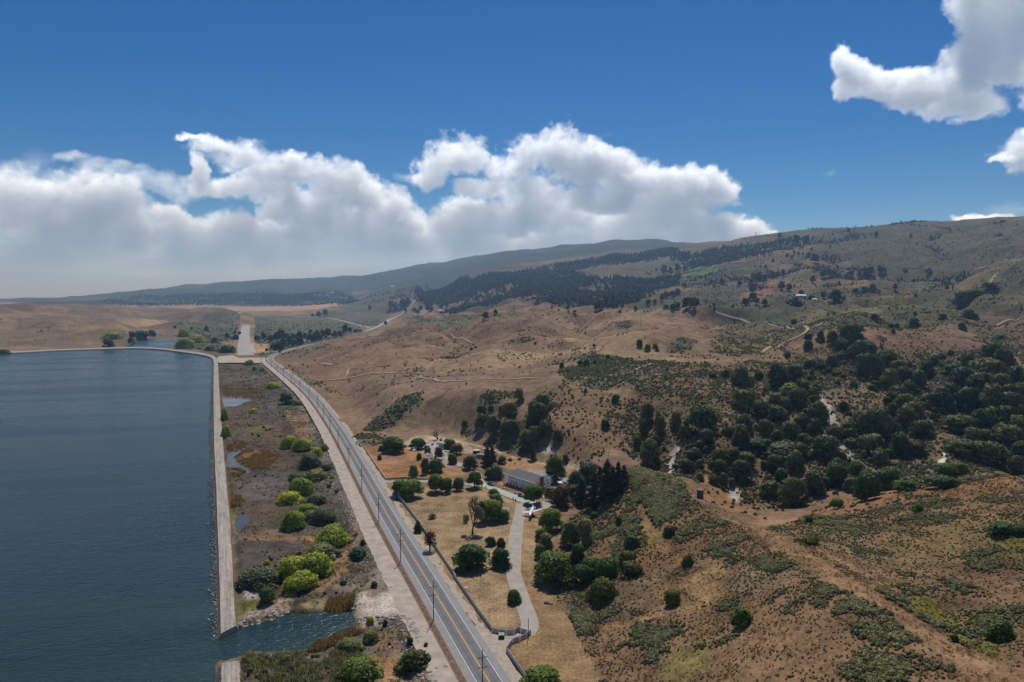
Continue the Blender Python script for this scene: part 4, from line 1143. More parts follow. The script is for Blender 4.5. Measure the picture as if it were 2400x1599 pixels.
# dirt tracks over the hills
TRACK = mat('track_dirt', (0.36, 0.255, 0.165), 0.95, noise=(0.08, 0.16))
for r, pts, wd in (('B', [(400, 1150), (560, 1140), (800, 1130), (950, 1105), (1100, 1085), (1250, 1078), (1450, 1075), (1560, 1080)], 3.0),
                   ('B', [(810, 1125), (845, 1090), (840, 1055), (870, 1035)], 3.2),
                   ('B', [(1490, 1115), (1540, 1095), (1500, 1110), (1560, 1135), (1650, 1150), (1740, 1160)], 2.6),
                   ('K', [(0, 432), (160, 455), (400, 440), (600, 432), (850, 425), (1020, 420)], 2.4),
                   ('K', [(1640, 395), (1720, 392)], 2.4), ('K', [(1920, 345), (2000, 310), (2070, 285)], 2.6),
                   ('C', [(1870, 905), (1900, 925), (2000, 950), (2150, 975), (2350, 1010)], 4.0),
                   ('D', [(0, 1210), (200, 1235), (380, 1262), (340, 1300), (250, 1350), (120, 1390), (0, 1440), (-60, 1480)], 4.0),
                   ('D', [(440, 1240), (515, 1207)], 3.5),
                   ('D', [(2030, 845), (2070, 800), (2085, 760), (2120, 745)], 6.5), ('D', [(1890, 715), (2000, 690)], 5),
                   ('D', [(2100, 1230), (2200, 1180), (2340, 1145), (2500, 1100)], 3.0),
                   ('C', [(1380, 580), (1550, 545), (1700, 510), (1800, 490), (1950, 460), (2150, 450)], 5.0),
                   ('C', [(200, 520), (320, 515)], 9.0), ('B', [(1790, 720), (1880, 760), (1980, 800)], 2.5),
                   ('B', [(770, 960), (830, 920), (880, 905)], 2.0), ('B', [(470, 960), (540, 950), (580, 945)], 3.0), ('B', [(600, 990), (700, 1005)], 4.0)):
    P = spots(r, pts)
    line = [(a[0], a[1]) for a in P]
    far_lift = 0.25 + 0.0006 * np.mean([math.hypot(a[0], a[1]) for a in P])
    structure(ribbon('dirt_track', smooth_line(line, 2), [-wd / 2, 0, wd / 2], far_lift, TRACK, 6))

# dams: crest, water side and land side as one swept bank
def dam(name, L, Rr, top, mats, water_left=True):
    n = 130
    def even(P):
        P = np.asarray(P, float); l = np.concatenate([[0], np.cumsum(np.hypot(*np.diff(P, axis=0).T))])
        t = np.linspace(0, l[-1], n); return np.stack([np.interp(t, l, P[:, i]) for i in (0, 1)], 1)
    A, B = even(smooth_line(L, 2)), even(smooth_line(Rr, 2))
    V = []; F = []; M = []
    for i in range(n):
        d = (B[i] - A[i]); d /= np.hypot(*d)
        jl = (vnoise(np.array([i * .9]), np.array([3.3]), 9)[0] - .5) * 0.9; jr = (vnoise(np.array([i * 1.1]), np.array([8.3]), 10)[0] - .5) * 1.4
        a, b = A[i] + d * (jl * .4 + .7), B[i] + d * (jr * .5 - .7)
        for q, z in ((a - d * 5.5, -6.0), (a - d * 1.5, WATER_Z + 0.15), (a - d * .15, top - .5), (a, top), (a * .7 + b * .3, top + .1), (a * .35 + b * .65, top + .1), (b, top), (b + d * 1.2, MARSH_Z - .8)):
            V.append((q[0], q[1], z + (0.12 * (vnoise(np.array([q[0] * .4]), np.array([q[1] * .4]), 4)[0] - .5))))
    for i in range(n - 1):
        for j in range(7):
            k = i * 8 + j
            F.append((k, k + 1, k + 9, k + 8)); M.append(1 if j < 2 else (2 if j == 6 else 0))
    e = (n - 1) * 8
    F.append(tuple(range(8))[::-1]); M.append(0); F.append(tuple(e + j for j in range(8))); M.append(0)
    o = mesh_obj(name, V, F, mats)
    o.data.polygons.foreach_set('material_index', M)
    return structure(o)


dam('dam', LEVEE_L, [lvl('-', [(556, 1466)], -.7)[0]] + LEVEE_R[1:], -0.6, [CONCRETE_DAM, ROCKY, WEEDS])
dam('dam', lvl('-', [(511, 1700), (512, 1599), (514, 1556)], -.7), lvl('-', [(572, 1700), (568, 1599), (567, 1549)], -.7), -0.6, [CONCRETE_DAM, ROCKY, WEEDS])

# ------------------------------------------------------------------ utility poles along the road
WOODP = mat('pole_wood', (0.075, 0.055, 0.045), 0.9, noise=(2.0, 0.25))
INSUL = mat('insulator', (0.20, 0.20, 0.21), 0.4)
road_dir = np.array(ROAD[3]) - np.array(ROAD[0]); road_ang = math.atan2(road_dir[1], road_dir[0])


def pole_parts(root, double, height=15.0):
    MB().tube([(0, 0, 0), (0, 0, height * .5), (0, 0, height)], [0.19, 0.165, 0.12], 8).build('shaft', WOODP, root)
    for z in ([height - 2.6, height - 5.6] if double else [height - 0.9]):
        arm = MB().box(0.12, 0.24, -1.55, 1.55, z - 0.08, z + 0.08).build('crossarm', WOODP, root)
        b = MB()
        for y in (-1.4, -0.75, 0.75, 1.4):
            b.tube([(0.18, y, z + 0.08), (0.18, y, z + 0.32)], [0.05, 0.07], 6)
        stuff(b.build('insulators', INSUL, arm))
        MB().tube([(0.1, -0.9, z), (0.14, 0, z - .75)], [0.025, 0.025], 4).tube([(0.1, 0.9, z), (0.14, 0, z - .75)], [0.025, 0.025], 4).build('brace', WOODP, root)['kind'] = 'stuff'


POLES = [(1131, 1638), (1016, 1455), (939, 1317), (888, 1224.3), (848, 1150.3), (818, 1094), (793, 1048), (774, 1010.5), (759, 982.4), (745, 957), (725, 934), (703, 918.4), (683, 902), (665, 888), (649.5, 876.5), (635.5, 864), (623, 853.6), (613, 856)]
ordn = ['nearest', 'second', 'third', 'fourth', 'fifth', 'sixth', 'seventh', 'eighth', 'ninth', 'tenth', 'eleventh', 'twelfth', 'thirteenth', 'fourteenth', 'fifteenth', 'sixteenth', 'seventeenth', 'eighteenth', 'nineteenth', 'twentieth']


def children_of(o):
    return list(o.children)


def copy_thing(src, loc, rz, scale=1.0, label=None, cat=None, group=None):
    r = src.copy(); col.objects.link(r); r.location = tuple(map(float, loc)); r.rotation_euler = (0, 0, rz)
    r.scale = scale if isinstance(scale, (tuple, list)) else (scale,) * 3
    for ch in src.children:
        c = ch.copy(); col.objects.link(c); c.parent = r
        for g in ch.children:
            q = g.copy(); col.objects.link(q); q.parent = c
    if label:
        tag(r, label, cat or src['category'], group)
    return r


pole0 = None
for i, p in enumerate(POLES):
    x, y = on_level(*p)
    lab = ('wooden utility pole beside the wire fence, ' + ('cut off by the bottom edge' if i == 0 else ordn[i] + ' along the road counting from the bottom edge')) if i < 17 else 'wooden utility pole on the gravel yard where the road bends'
    if pole0 is None:
        pole0 = empty('utility_pole', (x, y, 0), road_ang, lab, 'utility pole', 'utility poles along the road')
        pole_parts(pole0, True)
    else:
        copy_thing(pole0, (x, y, 0), road_ang, 1.0, lab, 'utility pole', 'utility poles along the road')
hill0 = None
hp = [(829, 934), (924, 904), (1017, 888), (1103, 867), (1185, 840), (1259, 805), (1317, 788), (1501, 764), (1645, 745)]
for i, p in enumerate(hp):
    q = spot(*p)[0]
    lab = 'slim wooden pole on the brown hills, %s of its line counting from the road' % ('first' if i == 0 else ordn[i])
    if hill0 is None:
        hill0 = empty('line_pole', q, 0.5, lab, 'utility pole', 'line poles over the brown hills')
        MB().tube([(0, 0, -1), (0, 0, 13)], [0.22, 0.15], 6).build('shaft', WOODP, hill0)
        MB().box(-0.06, 0.06, -1.2, 1.2, 12.2, 12.4).build('crossarm', WOODP, hill0)
    else:
        copy_thing(hill0, q, 0.5, 1.0, lab, 'utility pole', 'line poles over the brown hills')
gx, gy = on_level(*zp('H', [(1327, 1165)])[0])
gp = empty('gate_pole', (gx, gy, 0), 0, 'bare dark pole without crossarms standing by the entrance gate', 'pole')
MB().tube([(0, 0, 0), (0, 0, 7.2)], [0.15, 0.11], 8).build('shaft', WOODP, gp)

# ------------------------------------------------------------------ wire fence between road and dirt road
STEEL = mat('galvanised_steel', (0.22, 0.20, 0.19), 0.5, 0.6)
CHAIN = bpy.data.materials.new('wire_netting'); CHAIN.use_nodes = True
k = NT(CHAIN.node_tree); b = CHAIN.node_tree.nodes['Principled BSDF']
b.inputs['Base Color'].default_value = (0.16, 0.13, 0.12, 1); b.inputs['Alpha'].default_value = 0.30; b.inputs['Roughness'].default_value = 0.7
fence = empty('wire_fence', (ROAD[3][0], ROAD[3][1], 0), 0, 'long wire netting fence with thin posts between road and dirt road', 'fence')
fp = resample([p for p in ROAD if 150 < p[1] < 1240], 4.0); FN = normals2(fp)
fpos = fp - FN * -7.6
post_me = MB().tube([(0, 0, 0), (0, 0, 2.0)], [0.045, 0.04], 6).build('post', STEEL, fence)
o0 = np.array(fence.location)
for i, q in enumerate(fpos):
    o = post_me if i == 0 else post_me.copy()
    if i:
        col.objects.link(o); o.parent = fence
    o.location = (q[0] - o0[0], q[1] - o0[1], 0.1)
V = []; F = []
for q in fpos:
    V += [(q[0] - o0[0], q[1] - o0[1], 0.15), (q[0] - o0[0], q[1] - o0[1], 1.95)]
for i in range(len(fpos) - 1):
    F.append((2 * i, 2 * i + 2, 2 * i + 3, 2 * i + 1))
mesh_obj('netting', V, F, CHAIN, fence)
MB().tube([(q[0] - o0[0], q[1] - o0[1], 2.03) for q in fpos], [0.03] * len(fpos), 4, cap=False).build('top_wire', STEEL, fence)

# ------------------------------------------------------------------ grey panel fence round the lawn
VINYL = mat('grey_fence_panel', (0.43, 0.42, 0.43), 0.75, noise=(1.5, 0.10))
CAPW = mat('white_post_cap', (0.80, 0.80, 0.80), 0.5)


def panel_fence(name, line, label, h=1.7, bay=2.6):
    P = np.asarray(line, float); o0 = P[0]
    root = empty(name, (o0[0], o0[1], 0), 0, label, 'fence', 'grey panel fences of the lawn')
    pts = []
    for a, b in zip(P[:-1], P[1:]):
        L = np.hypot(*(b - a)); n = max(1, round(L / bay))
        pts += [a + (b - a) * t / n for t in range(n)]
    pts.append(P[-1]); pts = np.array(pts)
    post = cap = panel = None
    for i, q in enumerate(pts):
        if post is None:
            po = MB().box(-.09, .09, -.09, .09, 0, h + .12).build('post', VINYL, root)
            cp_ = MB().box(-.14, .14, -.14, .14, 0, .07).add([(-.12, -.12, .07), (.12, -.12, .07), (.12, .12, .07), (-.12, .12, .07), (0, 0, .22)], [(0, 1, 4), (1, 2, 4), (2, 3, 4), (3, 0, 4)]).build('cap', CAPW, po)
            cp_.location = (0, 0, h + .12); post = po
            o = po
        else:
            o = post.copy(); col.objects.link(o); o.parent = root
            c = post.children[0].copy(); col.objects.link(c); c.parent = o
        o.location = (q[0] - o0[0], q[1] - o0[1], 0)
    for a, b in zip(pts[:-1], pts[1:]):
        d = b - a; L = np.hypot(*d)
        if panel is None:
            m = MB().box(.09, .91, -.03, .03, .08, h - .12)
            m.box(.09, .91, -.05, .05, h - .12, h).box(.09, .91, -.05, .05, .10, .24).box(.09, .91, -.045, .045, h * .5 - .06, h * .5 + .06)
            panel = m.build('panel', VINYL, root); o = panel
        else:
            o = panel.copy(); col.objects.link(o); o.parent = root
        o.location = (a[0] - o0[0], a[1] - o0[1], 0); o.rotation_euler = (0, 0, math.atan2(d[1], d[0])); o.scale = (L, 1, 1)
    return root


panel_fence('panel_fence', lvl('F', [(522, 840), (690, 1060), (860, 1310), (1050, 1590)]) + lvl('H', [(640, 600), (760, 770), (870, 930), (990, 1090)]), 'grey panel fence with white capped posts along the lawn')
panel_fence('panel_fence', lvl('V', [(215, 410), (395, 450), (560, 470), (740, 460), (835, 395)]), 'grey panel fence bending from lawn corner to the entrance gate')
panel_fence('panel_fence', lvl('V', [(1125, 455), (1040, 530), (870, 610), (700, 670), (560, 870), (740, 1130), (940, 1410), (1100, 1640)]), 'grey panel fence curving from gate along the mown field')
g = panel_fence('entrance_gate', lvl('V', [(835, 395), (885, 420), (1045, 465)]), 'grey panelled entrance gate closing the drive', 1.7, 3.0)
g['category'] = 'gate'
# stone wall round the upper plot
STONE = mat('wall_stone', (0.33, 0.28, 0.24), 0.95, noise=(0.9, 0.3))
wl = resample(lvl('J', [(15, 365), (130, 545), (260, 740), (430, 975)]) + lvl('J', [(750, 950), (1190, 980)]), 3.0)
w0 = wl[0]
wall = empty('stone_wall', (w0[0], w0[1], 0), 0, 'low pale stone wall round the orange upper plot by the road', 'wall')
blk = None
for i, (a, b) in enumerate(zip(wl[:-1], wl[1:])):
    d = b - a; L = np.hypot(*d)
    if blk is None:
        blk = [MB().box(0.01, .99, -.22, .22, 0, h).box(-.0, 1.0, -.27, .27, h, h + .1).build('wall_section', STONE, wall) for h in (.9,)][0]
        o = blk
    else:
        o = blk.copy(); col.objects.link(o); o.parent = wall
    o.location = (a[0] - w0[0], a[1] - w0[1], 0); o.rotation_euler = (0, 0, math.atan2(d[1], d[0])); o.scale = (L, 1, 1 + .08 * math.sin(i * 2.3))

# ------------------------------------------------------------------ plants
def leaf_material(name, dark, light, trans=0.25, rough=0.6):
    m = bpy.data.materials.new(name); m.use_nodes = True
    k = NT(m.node_tree); b = m.node_tree.nodes['Principled BSDF']; out = m.node_tree.nodes['Material Output']
    g = k.n('ShaderNodeNewGeometry'); oi = k.n('ShaderNodeObjectInfo')
    c = k.mix(g.outputs['Random Per Island'], dark, light)
    c = k.mix(oi.outputs['Random'], k.mix(1.0, c, (1.5, 1.25, 0.9), 'MULTIPLY'), k.mix(1.0, c, (0.60, 0.70, 0.82), 'MULTIPLY'))
    k.put(b.inputs['Base Color'], c); b.inputs['Roughness'].default_value = rough; b.inputs['Specular IOR Level'].default_value = 0.18
    t = k.n('ShaderNodeBsdfTranslucent'); k.put(t.inputs[0], k.mix(1.0, c, (1.3, 1.35, 0.7), 'MULTIPLY'))
    mx = k.n('ShaderNodeMixShader'); mx.inputs[0].default_value = trans
    k.put(mx.inputs[1], b.outputs[0]); k.put(mx.inputs[2], t.outputs[0]); k.put(out.inputs[0], mx.outputs[0])
    return m


L_OAK = leaf_material('oak_leaves', (0.050, 0.073, 0.031), (0.134, 0.168, 0.073), 0.18)
L_GREEN = leaf_material('green_leaves', (0.072, 0.123, 0.024), (0.160, 0.244, 0.052), 0.28)
L_DEEP = leaf_material('deep_green_leaves', (0.041, 0.091, 0.023), (0.099, 0.175, 0.041), 0.22)
L_WILLOW = leaf_material('willow_leaves', (0.218, 0.276, 0.029), (0.436, 0.501, 0.080), 0.3)
L_GREYGREEN = leaf_material('grey_green_leaves', (0.117, 0.147, 0.072), (0.224, 0.250, 0.134), 0.25)
L_OLIVE = leaf_material('olive_leaves', (0.065, 0.084, 0.019), (0.146, 0.162, 0.040), 0.2)
L_SAGE = leaf_material('sage_leaves', (0.166, 0.179, 0.117), (0.362, 0.367, 0.254), 0.15, 0.8)
L_SCRUB = leaf_material('scrub_leaves', (0.114, 0.137, 0.051), (0.258, 0.270, 0.117), 0.18, 0.8)
L_BROWN = leaf_material('withered_leaves', (0.075, 0.045, 0.026), (0.150, 0.090, 0.050), 0.15, 0.9)
L_PINE = leaf_material('pine_needles', (0.034, 0.045, 0.023), (0.090, 0.099, 0.059), 0.12)
L_FAR = leaf_material('far_leaves', (0.050, 0.075, 0.035), (0.123, 0.149, 0.069), 0.1)
L_TAWNY = leaf_material('tawny_leaves', (0.090, 0.072, 0.022), (0.180, 0.138, 0.043), 0.2)
L_REED = leaf_material('reed_blades', (0.117, 0.072, 0.031), (0.234, 0.156, 0.072), 0.15, 0.9)
L_GREYBRUSH = leaf_material('grey_brush', (0.094, 0.083, 0.073), (0.209, 0.187, 0.165), 0.1, 0.9)
L_STRAW = leaf_material('straw_tufts', (0.170, 0.115, 0.062), (0.310, 0.225, 0.125), 0.2, 0.9)
BARK = mat('bark', (0.085, 0.065, 0.05), 0.95, noise=(3.0, 0.3))
BURNT = mat('charred_bark', (0.035, 0.027, 0.022), 0.95, noise=(2.0, 0.4))
GREYWOOD = mat('dead_grey_wood', (0.30, 0.27, 0.25), 0.95, noise=(2.0, 0.2))

_ico = None


def ico():
    global _ico
    if _ico is None:
        import bmesh
        bm = bmesh.new(); bmesh.ops.create_icosphere(bm, subdivisions=1, radius=1)
        _ico = (np.array([v.co[:] for v in bm.verts]), [tuple(v.index for v in f.verts) for f in bm.faces]); bm.free()
    return _ico


def crown_mesh(name, lobes, n, size, material, seed, core=0.70, flat=0.75, shell=(0.6, 1.16), core_mat=None):
    """Leaf clumps spread through and over overlapping lobes, with dim masses inside."""
    if n > 400:
        n = int(n * 2.1); size = size * .66            # many small clumps on the larger crowns
    r = np.random.default_rng(seed)
    Lb = np.array(lobes, float)
    area = (Lb[:, 3] * Lb[:, 4] * Lb[:, 5]) ** (2 / 3.)
    pick = r.choice(len(Lb), n, p=area / area.sum())
    d = r.normal(size=(n, 3)); d /= np.linalg.norm(d, axis=1)[:, None]
    d[:, 2] = np.where(d[:, 2] < -0.45, -d[:, 2], d[:, 2])
    rad = shell[0] + (shell[1] - shell[0]) * r.random(n) ** 0.6
    c = Lb[pick, :3] + d * Lb[pick, 3:6] * rad[:, None]
    nrm = d * 0.9 + r.normal(size=(n, 3)) * 0.55; nrm /= np.linalg.norm(nrm, axis=1)[:, None]
    a = np.cross(nrm, r.normal(size=(n, 3))); a /= np.linalg.norm(a, axis=1)[:, None]
    b = np.cross(nrm, a)
    s = size * (0.55 + 0.9 * r.random(n))[:, None]
    bend = nrm * s * 0.25
    V = np.stack([c - a * s - b * s * flat - bend, c + a * s - b * s * flat * .7, c + a * s * .8 + b * s * flat - bend, c - a * s * .7 + b * s * flat], 1).reshape(-1, 3)
    vn = np.repeat(nrm * 0.45 + d * 0.75, 4, 0)
    F = [tuple(range(4 * i, 4 * i + 4)) for i in range(n)]
    iv, itri = ico()
    mi = [0] * n
    if core:
        Vs = [V]; off = len(V); ns = [vn]
        for l in Lb:
            wob = core * (0.85 + 0.3 * r.random((len(iv), 1)))
            Vs.append(l[:3] + iv * l[3:6] * wob); ns.append(iv)
            F += [tuple(i + off for i in t) for t in itri]; off += len(iv)
            mi += [0] * len(itri)
        V = np.concatenate(Vs); vn = np.concatenate(ns)
    me = bpy.data.meshes.new(name); me.from_pydata(V.tolist(), [], F)
    vn = vn / np.maximum(np.linalg.norm(vn, axis=1), 1e-6)[:, None]
    me.shade_smooth()
    me.normals_split_custom_set_from_vertices(vn.tolist())
    me.materials.append(material)
    return me


def trunk_mesh(name, height, r0, limbs, seed, material, spread=1.0, lean=0.1):
    r = random.Random(seed); mb = MB()
    lx, ly = r.uniform(-lean, lean) * height, r.uniform(-lean, lean) * height
    mb.tube([(0, 0, -0.8), (lx * .2, ly * .2, height * .35), (lx, ly, height * .75)], [r0 * 1.25, r0 * .85, r0 * .5], 7)
    for i in range(limbs):
        t = r.uniform(0.3, 0.72); a = 2 * math.pi * (i + r.random() * .6) / limbs
        p = Vector((lx * t, ly * t, height * t)); L = height * r.uniform(.35, .6)
        q = p + Vector((math.cos(a) * L * .5 * spread, math.sin(a) * L * .5 * spread, L * .45)); e = q + Vector((math.cos(a + .3) * L * .4 * spread, math.sin(a + .3) * L * .4 * spread, L * .4))
        mb.tube([p, q, e], [r0 * .45, r0 * .3, r0 * .12], 5)
    me = bpy.data.meshes.new(name); me.from_pydata(mb.v, [], mb.f); me.shade_smooth(); me.materials.append(material)
    return me


def dome_lobes(seed, w, h, base, n, drop=0.0):
    """Lobes of a broad crown: width w, from height base to h."""
    r = random.Random(seed); out = []
    R = w / 2
    ch = h - base
    out.append((0, 0, base + ch * .5, R * .62, R * .62, ch * .46))
    for i in range(n):
        a = 2 * math.pi * i / n * 1.618 * 2 + r.random(); q = math.sqrt((i + .5) / n)
        rr = R * (.34 + .16 * r.random()) * (1.15 - .35 * q)
        rr *= r.uniform(.75, 1.3); ax, ay = r.uniform(.82, 1.1), r.uniform(.82, 1.1)
        x, y = math.cos(a) * q * (R - rr) * ax, math.sin(a) * q * (R - rr) * ay
        z = base + ch * (1 - .86 * q ** 1.8) - rr * .5 + r.uniform(-.16, .12) * ch
        out.append((x, y, max(z, base + rr * .30 - drop), rr * r.uniform(.85, 1.2), rr * r.uniform(.85, 1.2), rr * r.uniform(.65, .9)))
    return out


KIND = {}


def kind(name, variants):
    out = []
    for cr, tr, w_, h_ in variants:
        v = np.empty(len(cr.vertices) * 3, np.float32); cr.vertices.foreach_get('co', v); v = v.reshape(-1, 3)
        out.append((cr, tr, 2 * float(np.percentile(np.hypot(v[:, 0], v[:, 1]), 96)), float(np.percentile(v[:, 2], 99))))
    KIND[name] = out


def build_kinds():
    # every variant: (crown mesh, trunk mesh or None, width, height) in metres
    kind('oak', [(crown_mesh('crown', dome_lobes(i, 12, 9, .5, 13 + i), 1300, .52, L_OAK, i), trunk_mesh('trunk', 6, .42, 5, i, BARK, 1.2), 12, 9) for i in range(6)])
    kind('lawn', [(crown_mesh('crown', dome_lobes(20 + i, 10, 8.5, 1.9, 14), 1500, .42, L_GREEN, 20 + i, .72), trunk_mesh('trunk', 6, .38, 5, 20 + i, BARK), 10, 8.5) for i in range(4)])
    kind('deep', [(crown_mesh('crown', dome_lobes(30 + i, 10, 8, .8, 14), 1500, .42, L_DEEP, 30 + i, .74), trunk_mesh('trunk', 6, .38, 5, 30 + i, BARK), 10, 8) for i in range(4)])
    kind('tall', [(crown_mesh('crown', dome_lobes(40 + i, 9, 13, 1.0, 18), 1700, .45, L_GREEN, 40 + i, .74), trunk_mesh('trunk', 9, .42, 6, 40 + i, BARK), 9, 13) for i in range(2)])
    kind('willow', [(crown_mesh('crown', dome_lobes(50 + i, 9, 5.2, .1, 14, .2), 1500, .36, L_WILLOW, 50 + i, .74), trunk_mesh('trunk', 4, .25, 5, 50 + i, BARK), 9, 5.2) for i in range(4)])
    kind('greywillow', [(crown_mesh('crown', dome_lobes(60 + i, 9, 5, .2, 13, .2), 1500, .34, L_GREYGREEN, 60 + i, .70), trunk_mesh('trunk', 3.5, .2, 5, 60 + i, BARK), 9, 5) for i in range(3)])
    kind('bush', [(crown_mesh('crown', dome_lobes(70 + i, 5, 3.2, .0, 9, .2), 800, .26, L_OLIVE, 70 + i, .78), trunk_mesh('stem', 2, .12, 4, 70 + i, BARK), 5, 3.2) for i in range(4)])
    kind('darkbush', [(crown_mesh('crown', dome_lobes(80 + i, 5, 3.6, .0, 9, .2), 800, .27, L_DEEP, 80 + i, .78), trunk_mesh('stem', 2, .12, 4, 80 + i, BARK), 5, 3.6) for i in range(3)])
    kind('greytree', [(crown_mesh('crown', dome_lobes(90 + i, 8, 9, .8, 12), 1200, .42, L_GREYGREEN, 90 + i, .7), trunk_mesh('trunk', 6, .3, 5, 90 + i, BARK), 8, 9) for i in range(2)])
    kind('tawny', [(crown_mesh('crown', dome_lobes(100 + i, 9, 9, 1.0, 12), 1000, .42, L_TAWNY, 100 + i, .55), trunk_mesh('trunk', 6, .3, 6, 100 + i, BARK), 9, 9) for i in range(2)])
    pines = []
    for i in range(4):
        r = random.Random(200 + i); lob = []
        H = 16
        for q in range(15):
            t = q / 14.; z = 1.6 + (H - 2.4) * t; R = (1 - t) ** .8 * 3.3 + .5
            a = q * 2.4 + r.random()
            lob.append((math.cos(a) * R * .5, math.sin(a) * R * .5, z, R * .62 + .3, R * .62 + .3, 1.0 + .3 * r.random()))
        pines.append((crown_mesh('crown', lob, 1300, .42, L_PINE, 200 + i, .62), trunk_mesh('trunk', 17, .35, 3, 200 + i, BARK, .3, .02), 7.5, 16))
    kind('pine', pines)
    kind('fartree', [(crown_mesh('crown', dome_lobes(300 + i, 9, 9 + 2 * (i % 3), .3, 8), 260, .9, L_FAR, 300 + i, .8), trunk_mesh('trunk', 5, .3, 2, 300 + i, BARK), 9, 9 + 2 * (i % 3)) for i in range(4)])


build_kinds()
GROUND_RISE = 0.0


def plant(kd, pos, width, height=None, label='', cat='tree', group=None, name=None, seed=0, rz=None):
    """One plant: an Empty at its foot with trunk and crown."""
    vs = KIND[kd]; cr, tr, w0, h0 = vs[seed % len(vs)]
    sx = width / w0; sz = (height / h0) if height else sx
    root = empty(name or {'bush': 'bush', 'darkbush': 'bush', 'pine': 'pine_tree', 'oak': 'oak_tree', 'willow': 'willow_bush', 'greywillow': 'willow_bush'}.get(kd, 'tree'), pos, (seed * 2.399) % 6.283 if rz is None else rz, label, cat, group)
    root.scale = (sx * (1 + .12 * math.sin(seed * 5.1)), sx * (1 - .12 * math.sin(seed * 5.1)), sz)
    o = bpy.data.objects.new('crown', cr); col.objects.link(o); o.parent = root
    if tr is not None:
        o = bpy.data.objects.new('trunk', tr); col.objects.link(o); o.parent = root
    return root


PLANTS = []          # (photo x, photo y, kind, width in photo px, height in photo px or None, place)


def note(r, kd, items, place=None):
    for it in items:
        (x, y), = zp(r, [(it[0], it[1])])
        s = ZR[r][2]
        PLANTS.append((x, y, kd, it[2] / s, (it[3] / s) if len(it) > 3 else None, place))


# --- oaks on the slopes and in the canyon
note('K', 'oak', [(505, 745, 95), (765, 785, 150, 150), (505, 875, 120, 130), (615, 930, 150, 180), (765, 965, 180, 170), (1060, 690, 200, 140), (1000, 760, 140), (1030, 830, 180), (1085, 940, 140), (930, 1050, 150), (1000, 985, 150), (1205, 1000, 100), (970, 890, 130), (900, 1110, 100)], 'slope')
note('K', 'darkbush', [(350, 870, 70), (1640, 885, 100), (1735, 635, 80), (1460, 548, 36), (1240, 325, 48, 55), (1410, 290, 46), (1470, 305, 75), (1545, 285, 36), (1665, 240, 46), (1840, 255, 32), (2030, 165, 62), (2100, 138, 48), (2115, 172, 36), (1955, 125, 62), (1540, 130, 34), (995, 108, 26), (410, 157, 28), (450, 141, 25), (1275, 1200, 60, 80), (590, 720, 60)], 'brownhill')
note('K', 'greytree', [(850, 630, 95, 130), (680, 735, 50)], 'slope')
note('K', 'oak', [(2025, 830, 135, 190), (1990, 945, 80, 150), (2055, 1225, 200, 250), (2150, 950, 90, 180), (2290, 880, 100, 160)], 'scar')
note('K', 'deep', [(1935, 1060, 80, 110)], 'scar')
note('L', 'oak', [(570, 830, 250, 240), (610, 950, 150), (490, 1090, 145, 110), (430, 1210, 130), (550, 1010, 100), (920, 410, 160, 180), (1000, 400, 90), (1090, 350, 70), (1265, 430, 170, 215), (1590, 265, 190, 110), (960, 630, 210, 180), (1510, 460, 85), (1440, 610, 170), (1100, 700, 170), (1250, 730, 200, 140), (960, 830, 140), (1380, 870, 180, 130), (930, 960, 160), (1310, 1070, 290, 120), (1240, 1190, 140), (1420, 1190, 160), (1300, 1285, 110), (730, 1150, 160), (850, 1130, 140), (740, 1210, 120), (930, 1290, 180), (680, 1320, 90), (1210, 1450, 180, 160), (1410, 1510, 220, 240), (1590, 1410, 170, 210), (1690, 1360, 100), (1700, 1090, 220), (1650, 730, 160), (1780, 900, 120), (2090, 870, 200), (2200, 900, 220), (2080, 1050, 180), (2200, 1120, 120), (1810, 1300, 170, 210), (1985, 1230, 120), (2090, 1440, 200, 230), (2240, 1380, 150, 180), (1330, 640, 120), (1540, 720, 110), (1480, 800, 130), (1160, 870, 130), (1260, 930, 120), (1600, 860, 120), (1170, 1010, 120), (1500, 960, 110), (1560, 1020, 120), (1460, 1080, 140), (1060, 610, 110), (550, 1290, 80)], 'canyon')
note('L', 'greytree', [(1420, 360, 130, 140), (1375, 510, 170, 120), (1240, 600, 130, 120), (1930, 1380, 110, 120), (390, 900, 80, 130), (170, 830, 80, 180), (330, 800, 80, 150), (770, 1330, 80, 120), (2150, 960, 150, 100)], 'canyon')
note('L', 'deep', [(1060, 1000, 230, 90), (970, 1170, 180, 150)], 'canyon')
note('L', 'bush', [(1590, 510, 90), (1600, 560, 85), (1865, 650, 100), (1905, 825, 90), (1790, 910, 90), (1920, 900, 110), (1945, 985, 140, 90), (1540, 965, 60), (1535, 1100, 90), (1350, 140, 62), (780, 340, 80), (665, 340, 62), (2160, 440, 80), (1350, 620, 80), (1480, 560, 80)], 'canyon')
note('L', 'oak', [(2010, 180, 160), (2090, 150, 150), (1940, 170, 110), (1760, 240, 110), (1860, 130, 150), (1930, 60, 200), (1850, 190, 100), (2100, 340, 200), (2250, 270, 200), (2290, 440, 150), (1545, 80, 70, 90)], 'gully')
note('M', 'oak', [(1660, 190, 160, 150), (1770, 225, 130), (1600, 330, 250, 150), (1700, 350, 150), (1450, 285, 130), (1390, 440, 190), (1500, 440, 150), (1640, 460, 150), (1560, 530, 200), (1750, 480, 150), (1880, 410, 140), (1930, 550, 140), (1830, 530, 130), (1180, 640, 190), (1300, 570, 150), (1450, 640, 200), (1650, 670, 200), (1840, 680, 200), (1380, 850, 250, 150), (1560, 860, 180), (1660, 790, 160), (1800, 810, 180), (1930, 720, 110), (1390, 1060, 230, 140), (1560, 1120, 190, 170), (1690, 1140, 210, 180), (1890, 1220, 130), (1830, 1010, 220), (1900, 900, 160), (1930, 1100, 140), (1500, 960, 150), (1740, 940, 150), (1620, 970, 140)], 'righthill')
